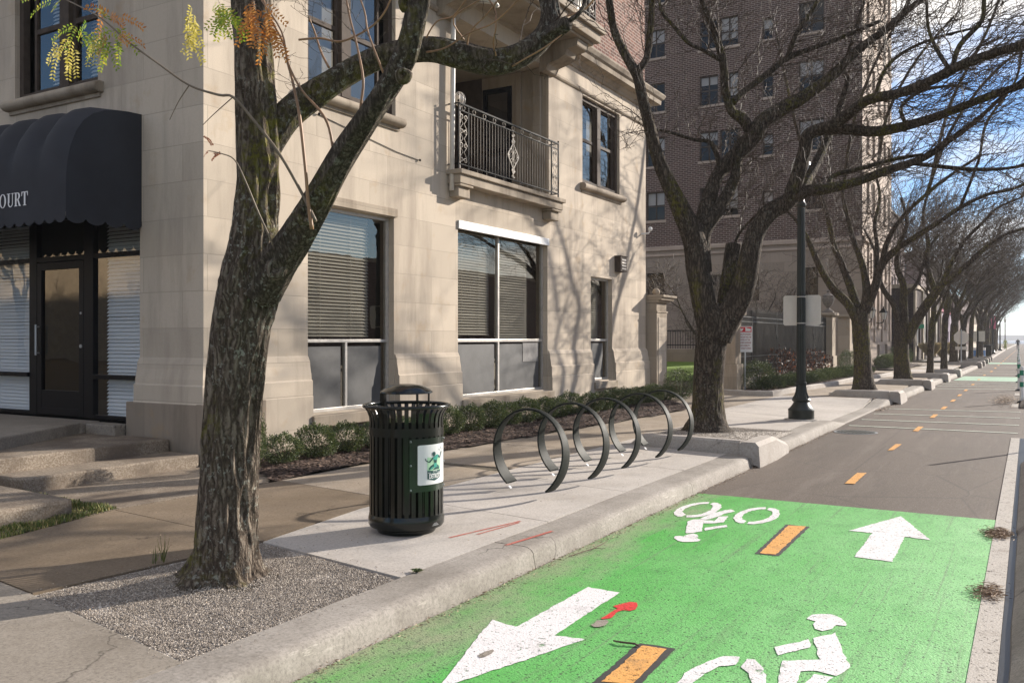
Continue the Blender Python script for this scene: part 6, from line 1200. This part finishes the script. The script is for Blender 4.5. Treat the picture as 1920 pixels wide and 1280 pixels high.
T=thing('banner_pole','far pole with a red street banner on the left pavement','banner',(-4.2,118,.15)); m=MB(); m.tube([(-4.2,118,.1),(-4.2,118,5)],.05,6); m.build('pole','black_iron',T); m=MB(); m.box(-4.1,-3.4,118,118.03,2.8,4.4); m.build('banner','banner',T)
def person(x,y,label,mat,h=1.72,ph=0):
    s=h/1.72; me=bpy.data.meshes.new('person'); V=[(0,0,.93),(0,0,1.1),(0,0,1.32),(0,0,1.43),(0,0,1.5),(0,.01,1.62),(-.18,0,1.38),(-.24,.03+ph,1.12),(-.25,-.06,.88),(.18,0,1.38),(.24,-.03,1.12),(.25,.08,.88),(-.09,0,.88),(-.1,.08,.48),(-.1,.02,.06),(-.1,-.10,.03),(.09,0,.88),(.1,-.06,.48),(.1,.10,.08),(.1,-.02,.03)]
    Ed=[(0,1),(1,2),(2,3),(3,4),(4,5),(2,6),(6,7),(7,8),(2,9),(9,10),(10,11),(0,12),(12,13),(13,14),(14,15),(0,16),(16,17),(17,18),(18,19)]
    me.from_pydata([(a*s,b*s,c*s) for a,b,c in V],Ed,[]); o=bpy.data.objects.new('person',me); COL.objects.link(o); o.location=(x,y,.0)
    rad=[.14,.13,.16,.08,.055,.10,.065,.05,.035,.065,.05,.035,.09,.065,.045,.035,.09,.065,.045,.035]
    o.modifiers.new('skin','SKIN'); sk=me.skin_vertices[0].data if me.skin_vertices else None
    if not me.skin_vertices:
        bm=bmesh.new(); bm.from_mesh(me); bm.verts.layers.skin.verify(); bm.to_mesh(me); bm.free()
    for i,r in enumerate(rad): me.skin_vertices[0].data[i].radius=(r*s,r*s); me.skin_vertices[0].data[i].use_root=(i==0)
    sub=o.modifiers.new('sub','SUBSURF'); sub.levels=sub.render_levels=1; me.materials.append(M[mat]); return tag(o,label,'person',None)
person(-1.45,150,'person in dark clothes walking far down the middle of the cycle lane','dark_cloth')
person(-3.0,147,'person in a bright yellow top walking far down the lane beside the kerb','bright_cloth',1.66,.05)
# ------------------------------------------------------------------ trees
def smooth_pts(P,k=4):
    out=[]
    for i in range(len(P)-1):
        p0=P[max(i-1,0)];p1=P[i];p2=P[i+1];p3=P[min(i+2,len(P)-1)]
        for j in range(k):
            t=j/k; out.append(tuple(.5*((2*p1[q])+(-p0[q]+p2[q])*t+(2*p0[q]-5*p1[q]+4*p2[q]-p3[q])*t*t+(-p0[q]+3*p1[q]-3*p2[q]+p3[q])*t**3) for q in range(4)))
    out.append(P[-1]); return out
def limb(mb,P,n=10,k=4,rough=.08,seed=0,fr=9.):
    Q=smooth_pts([tuple(p) for p in P],k)
    def fn(i,kk,c):
        a=2*math.pi*kk/n; return 1+rough*(noise.noise(Vector((math.cos(a)*1.5+seed,math.sin(a)*1.5,c.z*fr*.35+c.x*fr*.2)))*2)
    mb.tube([q[:3] for q in Q],[max(.002,q[3]) for q in Q],n,True,fn); return Q
def barktrunk(mb,P,n=120,k=16,amp=.016,seed=0,flare=0):
    Q=smooth_pts([tuple(p) for p in P],k); z0=Q[0][2]
    def fn(i,kk,c):
        a=2*math.pi*kk/n; r=Q[i][3]; u=Vector((math.cos(a)*r*19+seed,math.sin(a)*r*19,c.z*2.6)); rid=1-abs(noise.noise(u))*2.6
        u2=Vector((math.cos(a)*r*30,math.sin(a)*r*30+seed,c.z*5)); h=max(-.6,rid)*.9+noise.noise(u2)*.6+noise.noise(Vector((math.cos(a)*1.3,math.sin(a)*1.3,c.z*1.1+seed)))*1.1-.75
        fl=flare*max(0,1-(c.z-z0)/.35)**2*(.5+.5*math.sin(a*5+1))
        return 1+(amp*h)/max(r,.03)+fl
    mb.tube([q[:3] for q in Q],[max(.002,q[3]) for q in Q],n,True,fn); return Q
def twigs(mb,Q,rng,start=.15,step=.35,L=1.6,rmax=.012,lev=2,up=.25,bias=(0,0,0),spur=.6,minr=.0035,seg=.11,sides=3,prob=1,ends=True):
    # zigzag side shoots along a limb
    acc=0; tot=sum((Vector(Q[i+1][:3])-Vector(Q[i][:3])).length for i in range(len(Q)-1)); run=0
    pts=[]
    for i in range(len(Q)-1):
        a=Vector(Q[i][:3]); b=Vector(Q[i+1][:3]); l=(b-a).length; run+=l; acc+=l
        while acc>step and run/tot>start:
            acc-=step*rng.uniform(.6,1.4); pts.append((a.lerp(b,rng.random()),(b-a).normalized(),Q[i][3]))
        if run/tot<=start: acc=0
    if ends: pts.append((Vector(Q[-1][:3]),(Vector(Q[-1][:3])-Vector(Q[-2][:3])).normalized(),Q[-1][3])); pts.append(pts[-1])
    for p,d,r in pts:
        if rng.random()>prob: continue
        shoot(mb,p,d,min(r*.55,rmax),L*rng.uniform(.45,1.2),rng,lev,up,bias,spur,minr,seg,sides)
def shoot(mb,p,d,r,L,rng,lev,up,bias,spur,minr,seg,sides):
    perp=Vector((rng.uniform(-1,1),rng.uniform(-1,1),rng.uniform(-1,1))); perp-=perp*0+d*perp.dot(d); perp.normalize()
    v=(d*rng.uniform(.2,.9)+perp*rng.uniform(.6,1.1)+Vector((0,0,up))+Vector(bias)).normalized()
    n=max(3,int(L/seg)); P=[tuple(p)]; rad=[r]; q=Vector(p); sgn=1
    ax=v.cross(Vector((rng.uniform(-1,1),rng.uniform(-1,1),rng.uniform(-1,1)))).normalized(); g=Vector((0,0,rng.uniform(-.02,.12)))
    for i in range(n):
        sgn=-sgn; dv=(v+ax*sgn*rng.uniform(.1,.45)+g).normalized(); q=q+dv*seg*rng.uniform(.7,1.3); P.append(tuple(q)); rad.append(max(minr,r*(1-.75*(i+1)/n)))
        v=(v+Vector((rng.uniform(-1,1),rng.uniform(-1,1),rng.uniform(-.8,1)))*.14+Vector(bias)*.05).normalized()
        if lev>0 and i>0 and rng.random()<.62: shoot(mb,q,v,rad[-1]*.75,L*rng.uniform(.25,.6)*(1-i/n*.5),rng,lev-1,up,bias,spur,minr,seg,sides)
        elif rng.random()<spur: 
            e=q+(ax*(-sgn)+Vector((rng.uniform(-.5,.5),)*3)).normalized()*seg*rng.uniform(.15,.45); mb.tube([tuple(q),tuple(e)],[max(minr,rad[-1]*.8),minr*.9],3,False)
    mb.tube(P,rad,sides,False)
def tree(name,label,D,near=False,seed=1,tw=None,group='street trees in a row along the kerb',tr_n=24,barkm='bark_street'):
    rng=random.Random(seed); base=D['trunk'][0]
    T=thing(name,label,'tree',(base[0],base[1],base[2]),group)
    m=MB()
    if near: barktrunk(m,D['trunk'],200,26,.017,seed,.22)
    else: barktrunk(m,D['trunk'],48,10,.010,seed,.08)
    m.build('trunk',barkm,T,smooth=True)
    cr=MB()
    for i,(k,P) in enumerate(D.items()):
        if k=='trunk': continue
        l=MB()
        if near: Q=barktrunk(l,P,110,16,.010,seed+i)
        elif P[0][3]>.07: Q=barktrunk(l,P,28,8,.007,seed+i)
        else: Q=limb(l,P,8,4,.1,i)
        l.build('limb',barkm+'_limb' if near else barkm,T,smooth=True)
        if tw: tw(cr,k,Q,rng)
    if cr.v: cr.build('crown','twig',T)
    return T
# near tree
def tw1(mb,k,Q,rng):
    if k=='B': twigs(mb,[q for q in Q if q[2]>3.35],rng,.2,.30,.55,.007,1,.5,(0,0,0),.7,.0022,.06)
    if k in('A','B2'): twigs(mb,Q,rng,.75,.5,.7,.008,1,.4,(0,0,0),.6,.002,.07)
T=tree('street_tree','nearest big street tree with deeply furrowed, mossy bark rising from the gravel pit',T1,True,3,tw1,barkm='bark_near')
def knot(mb,p,d,r):
    d=Vector(d).normalized(); u=d.orthogonal().normalized(); w_=d.cross(u); p=Vector(p); n=14; vs=[]
    for rr,h in ((1.5,-.3),(1.25,.25),(1.0,.5),(.72,.48),(.5,.15),(.05,-.1)):
        for k in range(n): a=2*math.pi*k/n; q=p+u*(math.cos(a)*r*rr*(1+.12*math.sin(3*a)))+w_*(math.sin(a)*r*rr)+d*(h*r); vs.append(tuple(q))
    mb.add(vs,[(j*n+k,j*n+(k+1)%n,(j+1)*n+(k+1)%n,(j+1)*n+k) for j in range(5) for k in range(n)])
cd=Vector((.55,-.83,0))
for (i,dx,dz,r) in ((3,.0,.0,.042),(1,.04,-.02,.045),(9,-.06,.0,.03),(7,.05,-.03,.03)):
    m=MB(); p=T1['A'][i]; knot(m,(p[0]+cd.x*p[3]*.95+dx,p[1]+cd.y*p[3]*.95,p[2]+dz),cd,r); m.build('knot','bark_near',T,smooth=True)
m=MB(); p=T1['B'][3]; knot(m,(p[0]+cd.x*p[3]*.95,p[1]+cd.y*p[3]*.95,p[2]),cd,.04)
m.build('knot','bark_near',T,smooth=True)
m=MB(); wp=MB()
for i,P in enumerate(SU): limb(wp if i in(1,3,8,9) else m,[(p[0],p[1],p[2],p[3]*(.85 if i<7 else .8)) for p in P],6,4,.04,i)
m.build('sucker','young_stem',T,smooth=True); wp.build('sucker','whip',T,smooth=True)
rng=random.Random(5)
for i in (0,2,4,5,6,7,11,12): m=MB(); twigs(m,smooth_pts([tuple(p) for p in SU[i]],3),rng,.35,.12,.32,.0022,1,.2,(0,0,0),.7,.0013,.035); m.build('twigs','twig',T)
def pinnate(mb,p,d,L,rng,n=11,lw=.0055,ll=.02):
    d=Vector(d).normalized(); q=Vector(p); side=d.cross(Vector((.5,-.8,.1))).normalized()
    for i in range(n):
        d=(d+Vector((0,0,-.09))+Vector((rng.uniform(-.05,.05),)*3)).normalized(); q=q+d*(L/n)
        for s in (-1,1):
            o=(side*s*.9+d*.45+Vector((0,0,-.15))+Vector((rng.uniform(-.2,.2),rng.uniform(-.2,.2),rng.uniform(-.2,.2)))).normalized(); l=ll*rng.uniform(.7,1.1)*(1-.3*i/n); w_=d.cross(o).cross(o).normalized()*lw
            a=q; mb.add([tuple(a),tuple(a+o*l*.4+w_),tuple(a+o*l),tuple(a+o*l*.5-w_)],[(0,1,2,3)])
lv={k:MB() for k in('leaf_green','leaf_yellow','leaf_orange','leaf_brown')}; rng=random.Random(11)
cl=[(0,'leaf_green',6,(.1,0,-.3)),(1,'leaf_green',4,(-.6,0,-.6)),(2,'leaf_green',7,(-.4,0,-.6)),(3,'leaf_yellow',6,(-.3,0,-1)),(4,'leaf_orange',5,(.5,0,-.2)),(5,'leaf_green',5,(-1,0,.1)),(6,'leaf_yellow',3,(0,0,-1)),(7,'leaf_yellow',5,(0,0,-1)),(8,'leaf_green',8,(.2,0,-.7)),(9,'leaf_green',7,(.2,0,-.7)),(10,'leaf_orange',8,(.1,0,-.9)),(11,'leaf_orange',7,(.1,0,-.9)),(12,'leaf_orange',5,(0,0,-1)),(13,'leaf_brown',4,(-.6,0,.1)),(0,'leaf_orange',3,(.6,0,-.1)),(2,'leaf_yellow',3,(-.2,0,-.8))]
for i,k,n,d in cl:
    for j in range(n):
        p=Vector(LEAFP[i])+Vector((rng.uniform(-.05,.05),rng.uniform(-.05,.05),rng.uniform(-.03,.05)))
        pinnate(lv[k],p,Vector(d)*.8+Vector((rng.uniform(-.9,.9),rng.uniform(-.6,.6),rng.uniform(-.3,.5))),rng.uniform(.13,.2) if k!='leaf_brown' else .07,rng,9,.0058,.034 if k!='leaf_brown' else .012)
for k,mb in lv.items():
    if mb.v: mb.build('leaves',k,T)
# second tree and the traced ones behind it
def tw2(mb,k,Q,rng):
    if k in('L',): twigs(mb,Q,rng,.4,.3,1.0,.010,2,.35,(-.1,0,0),.6,.0038,.10)
    elif k in('S','N0'): return
    elif k=='R': twigs(mb,Q,rng,.5,.6,.8,.008,1,.2,(-.2,0,0),.6,.0038,.09)
    elif k in('RU','RL','RB'): twigs(mb,Q,rng,.2,.15,1.3,.010,2,.05,(.85,.05,0),.8,.0038,.09)
    elif k=='L3': return
    else: twigs(mb,Q,rng,.1,.14,1.15,.010,2,.2,(.35,0,.05),.8,.0038,.09)
tree('street_tree','second street tree with a wide black fork in the raised pit beside the bike hoops',T2,False,8,tw2,barkm='bark_street')
def tw3(mb,k,Q,rng): twigs(mb,Q,rng,.2,.30 if k in 'ghijklm' else .17,1.5,.012,2,.2,(.4,0,.05),.6,.0055,.13)
TA=tree('street_tree','third street tree, right of the lamp post, with limbs sweeping over the road',T3,False,12,tw3)
TB=tree('street_tree','fourth street tree with a low fork leaning right over the kerb',T4,False,15,tw3)
def vase(seed,h=7.5,r=.2,lean=.25):
    rng=random.Random(seed); D={}; f=rng.uniform(1.9,2.6); x0=lean*.3
    D['trunk']=[(0,0,-.05,r*1.45),(0,0,.08,r*1.1),(x0*.3,0,f*.5,r*.92),(x0,0,f,r*.95),(x0,0,f+.25,r*.6)]
    k=rng.choice((4,5))
    for i in range(k):
        a=2*math.pi*(i+rng.uniform(-.25,.25))/k; sp=rng.uniform(.55,.95); P=[(x0,0,f-.15,r*.62)]; p=Vector((x0,0,f-.15)); hh=h*rng.uniform(.8,1.05)-f
        for j in range(1,8):
            t=j/7; out=sp*hh*(.28*t+.42*t*t); p=Vector((x0+math.cos(a)*out+lean*t*2.2+rng.uniform(-.15,.15),math.sin(a)*out+rng.uniform(-.15,.15),f+hh*(t**.85)*.95)); P.append((*p,r*.5*(1-t*.85)))
        D['l%d'%i]=P
        for q in range(3):
            s=P[2+q+rng.choice((0,1))]; b=a+rng.uniform(-1.1,1.1); e=[(*s[:3],s[3]*.6)]
            for j in range(1,5): t=j/4; e.append((s[0]+math.cos(b)*1.9*t+lean*t,s[1]+math.sin(b)*1.9*t,s[2]+1.5*t**.9+rng.uniform(-.1,.15),s[3]*.6*(1-.75*t)))
            D['m%d%d'%(i,q)]=e
    return D
def place(D,x,y,z=.25): return {k:[(p[0]+x,p[1]+y,p[2]+z,p[3]) for p in P] for k,P in D.items()}
def tw4(mb,k,Q,rng): twigs(mb,Q,rng,.2,.2,1.5,.012,2,.3,(.12,0,.1),.2,.007,.2)
V=[]
def cols_(D): return D
ta=tree('street_tree','fifth street tree, slender and leaning right, farther down the kerb',place(vase(21,6.6,.13,.3),-3.45,39.3),False,21,tw4)
tb=tree('street_tree','sixth street tree, slim and upright, just past the leaning fifth one',place(vase(34,7.0,.14,.2),-3.3,44.0),False,34,tw4)
tc_=tree('street_tree','seventh street tree, broad trunked, left of the stop sign',place(vase(47,7.6,.24,.15),-3.9,59.0),False,47,tw4)
far=[(-3.75,64.5,.9,'eighth street tree, right behind the stop sign'),(-3.55,70,1.15,'ninth street tree, thick and dark beside the small pale sign'),(-3.3,77,1.05,'tenth street tree, its branches arching low to the right'),(-3.4,86,1,'eleventh street tree from the front'),(-3.5,96,1.05,'twelfth street tree from the front'),(-3.6,108,1,'thirteenth street tree from the front'),(-3.7,122,1.1,'fourteenth street tree from the front'),(-3.9,140,1,'farthest visible tree of the kerbside row')]
for i,(x,y,s,lb) in enumerate(far): copy_tree((tc_,tb,tc_,tb)[i%4],loc=(x,y,.2),rz=.6*math.sin(i*2.1),sc=s,label=lb)
for i,(x,y,s,lb) in enumerate(((15.6,175,1.1,'distant bare tree across the road near the water'),(15.8,215,1.2,'farther bare tree across the road at the waterfront'))): copy_tree(tc_,loc=(x,y,.1),rz=2.5+i,sc=s,label=lb,group='bare trees across the road')
for i,(x,y) in enumerate(((-47,-13),(-66,-15),(-56,-11))): copy_tree(tb,loc=(x,y,.1),rz=1+i,sc=1.25,label=('bare tree behind the viewer mirrored in the shop door','bare tree behind the viewer mirrored in the left shop window','bare tree behind the viewer between the two other mirrored ones')[i],group='bare trees behind the viewer')
# small ornamental trees in the courtyard
def small(seed,x,y,z,h,label,lean=(0,0)):
    rng=random.Random(seed); D={'trunk':[(x,y,z-.05,.08),(x+.02,y,z+.15,.065),(x+.05,y,z+.45,.05)]}
    for i in range(6):
        a=2*math.pi*i/6+rng.uniform(-.3,.3); P=[(x+.05,y,z+.4,.045)]
        for j in range(1,6): t=j/5; P.append((x+.05+math.cos(a)*h*.55*t+rng.uniform(-.12,.12)+lean[0]*t,y+math.sin(a)*h*.5*t,z+.4+h*.9*t**.8+rng.uniform(-.1,.1),.045*(1-.75*t)))
        D['l%d'%i]=P
    return tree('small_tree',label,D,False,seed,lambda mb,k,Q,r_:twigs(mb,Q,r_,.1,.17,1.0,.010,2,.2,(0,0,0),.6,.0055,.10),'small bare trees in the courtyard')
small(51,-11.6,27.0,.3,2.6,'spreading small bare tree in the courtyard, left of the forked street tree')
small(53,-10.6,33.0,.35,3.4,'small bare tree behind the iron fence, left of the lamp post')
small(57,-9.6,36.5,.35,3.2,'small bare tree behind the iron fence near the sign back')
# ------------------------------------------------------------------ clipped box shrubs, one by one
def bush(seed,r=.29,h=.44,n=5200,leaf=.015,tall=1,mat='box_leaf',sp=.35):
    rng=random.Random(seed); m=MB(); k=0
    while k<n:
        u=Vector((rng.gauss(0,1),rng.gauss(0,1),rng.gauss(0,1))).normalized(); rad=rng.uniform(.55,1.0)**.6; lump=1+.28*noise.noise(u*2.2+Vector((seed,0,0)))+.16*noise.noise(u*6+Vector((0,seed,0)))
        p=Vector((u.x*r*rad*lump,u.y*r*rad*lump,h*.5+u.z*h*.52*rad*lump)); 
        if p.z<.01: continue
        k+=1; o=(u*.7+Vector((rng.uniform(-1,1),rng.uniform(-1,1),rng.uniform(-.3,1.2)))*.7).normalized(); l=leaf*rng.uniform(.7,1.5); w_=o.cross(Vector((rng.uniform(-1,1),rng.uniform(-1,1),rng.uniform(-1,1)))).normalized()*l*.5
        m.add([tuple(p),tuple(p+o*l*.6+w_),tuple(p+o*l*1.2),tuple(p+o*l*.6-w_)],[(0,1,2,3)])
    for i in range(26):
        u=Vector((rng.gauss(0,1),rng.gauss(0,1),abs(rng.gauss(0,1)))).normalized(); e=Vector((u.x*r*1.02,u.y*r*1.02,.05+u.z*h*1.0)); m.tube([(0,0,0),(e.x*.5,e.y*.5,e.z*.6),tuple(e)],[.006,.004,.002],3,False)
    return m.build('box_shrub',mat)
protos=[bush(i) for i in (1,2,3)]
def put(src,x,y,z,s,rz,label,group,cat='shrub'):
    o=src.copy(); COL.objects.link(o); o.location=(x,y,z); o.scale=s if hasattr(s,'__len__') else (s,s,s); o.rotation_euler=(0,0,rz); return tag(o,label,cat,group)
rng=random.Random(2); gname='clipped box shrubs along the limestone wall'
ordn=['first','second','third','fourth','fifth','sixth','seventh','eighth','ninth','tenth','eleventh','twelfth','thirteenth','fourteenth','fifteenth','sixteenth','seventeenth','eighteenth','nineteenth','twentieth','twenty-first','twenty-second','twenty-third']
y=7.75;i=0
while y<20.6:
    put(protos[i%3],-7.72+rng.uniform(-.05,.05)+(.1 if y>16 else 0),y,.17,(rng.uniform(.84,.98),rng.uniform(.82,.96),rng.uniform(.78,1.0)),rng.uniform(0,6),'%s low box shrub counted from the near tree along the limestone wall'%ordn[i],gname); y+=.60; i+=1
big=bush(9,.34,.85,8000,.015); big['label']='tall narrow box shrub half hidden behind the nearest tree trunk'; big['category']='shrub'; big.location=(-7.62,7.22,.16); big.scale=(.48,.48,.85)
put(big,-7.4,20.9,.17,(1.2,1.2,.85),2,'taller rounded box shrub at the far end of the limestone wall, by the gate pier',gname)
y=24.9;i=0; g2='box shrubs in the kerbed bed by the iron fence'
put(big,-6.55,25.0,.2,(1.45,1.45,.95),1,'large rounded box shrub beside the towing notice post',g2)
while y<38.8:
    y+=.72; put(protos[i%3],-6.35+(y-25)*.035,y,.22,(1.25,1.3,rng.uniform(.75,.95)),rng.uniform(0,6),'%s box shrub after the towing notice in the kerbed bed'%ordn[i],g2); i+=1
for i,y in enumerate((46.4,47.4,48.4,49.4,50.4,51.4,52.4,53.4)):
    put(protos[i%3],-6.1,y,.2,(1.7,1.8,1.5),i,'%s box shrub against the pale street front of the tower'%ordn[i],'box shrubs by the tower front')
put(big,-6.3,54.6,.2,(1.8,1.8,1.35),1,'conical box shrub at the far corner of the tower','box shrubs by the tower front'); put(big,-6.75,40.4,.2,(1.2,1.2,1.1),1,'conical box shrub between the urn pier and the gate pier','box shrubs by the tower front')
for p in protos: bpy.data.objects.remove(p)
# red-leaved shrubs at the fence
rb=[bush(31,.42,.8,300,.045,mat='red_leaf'),bush(32,.46,.7,300,.045,mat='red_leaf')]
for i,(x,y,s,lb) in enumerate(((-6.85,26.6,.6,'thin rust leaved shrub right behind the towing notice'),(-6.85,28.6,1.25,'tallest red brown leaved shrub against the iron fence, left of the lamp post'),(-6.8,29.8,1.0,'red brown leaved shrub with one bright red spray left of the lamp post'),(-6.8,31.3,1.1,'red brown leaved shrub against the fence, directly behind the lamp post'),(-6.75,33.4,1.05,'orange tipped shrub by the fence, right of the lamp post'),(-6.75,34.8,.9,'rust coloured shrub by the fence nearest the urn pier'))):
    o=put(rb[i%2],x,y,.25,(s,s,s*1.25),i*1.3,lb,'red leaved shrubs by the iron fence'); o.name='red_leaf_shrub'
for p in rb: bpy.data.objects.remove(p)
gr=MB(); rng=random.Random(4)
def tuft(x,y,z,h,n,mb):
    for i in range(n):
        a=rng.uniform(0,6.28); l=rng.uniform(.2,.7)*h; w_=.006*max(1,h*2); mb.add([(x-w_,y,z),(x+w_,y,z),(x+math.cos(a)*l*.4+w_,y+math.sin(a)*l*.4,z+h*.7),(x+math.cos(a)*l,y+math.sin(a)*l,z+h*rng.uniform(.75,1))],[(0,1,2),(0,2,3)])
for i,(x,y,lb) in enumerate(((-6.1,70,'dry ornamental grass tuft by the dark brick shop'),(-5.9,76,'second dry grass tuft along the dark brick shop'),(-5.7,83,'third dry grass tuft along the brick shop front'))):
    m=MB(); tuft(x,y,.15,1.3,260,m); tag(m.build('ornamental_grass','tall_grass'),lb,'plant','grass tufts at the shop front')
# weed sprig, litter, dry debris
m=MB(); rng=random.Random(6)
for i in range(14):
    a=rng.uniform(0,6.28); l=rng.uniform(.03,.055); x,y=-3.40,4.62; m.add([(x,y,.152),(x+math.cos(a)*l*.5-math.sin(a)*.014,y+math.sin(a)*l*.5+math.cos(a)*.014,.17),(x+math.cos(a)*l,y+math.sin(a)*l,.168),(x+math.cos(a)*l*.5+math.sin(a)*.014,y+math.sin(a)*l*.5-math.cos(a)*.014,.17)],[(0,1,2,3)])
tag(m.build('weed','box_leaf'),'small green weed growing in the joint between pad and kerb','plant')
m=MB(); x,y=-5.03,3.98
for i in range(9): a=rng.uniform(0,6.28); m.tube([(x,y,.14),(x+.02*math.cos(a),y+.02*math.sin(a),.22),(x+.04*math.cos(a),y+.04*math.sin(a),.24+.1*rng.random())],[.003,.002,.001],3,False)
tag(m.build('weed','grass_blade'),'thin upright green weed at the pavement edge left of the near trunk','plant')
def litter(name,label,n,fx_,s,mat='dry_leaf',long=3):
    m=MB(); rng=random.Random(len(label))
    for i in range(n):
        x,y,z=fx_(rng); a=rng.uniform(0,6.28); l=s*rng.uniform(.5,1.4); w_=l/long*rng.uniform(.4,1); t=rng.uniform(-.25,.25)
        dx,dy=math.cos(a)*l,math.sin(a)*l; ex,ey=-math.sin(a)*w_,math.cos(a)*w_
        m.quad((x-dx,y-dy,z-t*l*.3+.003),(x+ex,y+ey,z+.006),(x+dx,y+dy,z+t*l*.3+.006),(x-ex,y-ey,z+.002))
    o=m.build(name,mat,kind='stuff'); return o
litter('leaf_litter','gut',1500,lambda r:(-3.055+abs(r.gauss(0,.045)),r.uniform(2.2,16.5),.006+abs(r.gauss(0,.006))),.013,long=6)
litter('leaf_litter','gutb',700,lambda r:(-3.05+abs(r.gauss(0,.10)),r.uniform(21.5,30),.008+abs(r.gauss(0,.01))),.035)
for cy_,n in ((8.5,800),(6.5,420)):
    litter('leaf_litter','pile%d'%n,n,lambda r:(-.23+r.gauss(0,.05),cy_+r.gauss(0,.10),.012+abs(r.gauss(0,.008))),.028,long=9)
litter('leaf_litter','pileb3',700,lambda r:(-.55+r.gauss(0,.16),27+r.gauss(0,1.1),.01+abs(r.gauss(0,.03))),.05)
litter('leaf_litter','bedlit',900,lambda r:(r.uniform(-6.9,-5.7),r.uniform(24.3,36),.29+r.random()*.03),.03,long=2)
litter('debris','lane',260,lambda r:(r.uniform(-3,-.3),r.uniform(2.6,9),.01),.006,'mulch_chip',2)
litter('debris','pave',420,lambda r:(r.uniform(-6.8,-3.45),r.uniform(3,11),.153),.006,'dry_leaf',2)
m=MB(); m.tube([(-1.95,4.44,.014),(-1.90,4.43,.018),(-1.83,4.45,.016),(-1.80,4.44,.012)],[.004,.006,.006,.004],6); tag(m.build('twig','mulch_chip'),'short dark twig lying on the green lane between arrow and yellow dash','twig')
m=MB(); m.tube([(-3.0,6.0,.012),(-2.93,6.3,.02),(-2.95,6.6,.014)],[.003,.004,.002],5); m.tube([(-2.94,6.3,.018),(-2.86,6.36,.014)],[.003,.002],4); tag(m.build('twig','mulch_chip'),'thin branched twig lying in the gutter beside the kerb joint','twig')
# ------------------------------------------------------------------ the day's thin haze
hm=bpy.data.materials.new('haze'); hm.use_nodes=True; hn=hm.node_tree; hn.nodes.clear(); ho=hn.nodes.new('ShaderNodeOutputMaterial'); hv=hn.nodes.new('ShaderNodeVolumePrincipled')
hv.inputs['Density'].default_value=.0004; hv.inputs['Color'].default_value=(.93,.95,1,1); hv.inputs['Anisotropy'].default_value=.2; hn.links.new(hv.outputs[0],ho.inputs['Volume']); M['haze']=hm
m=MB(); m.box(-1500,1500,-140,2650,-2.4,45); m.build('haze','haze',kind='stuff')
for o in bpy.data.objects:
    if o.parent is None and o.type in('MESH','EMPTY') and 'category' not in o and 'kind' not in o: print('UNTAGGED',o.name)
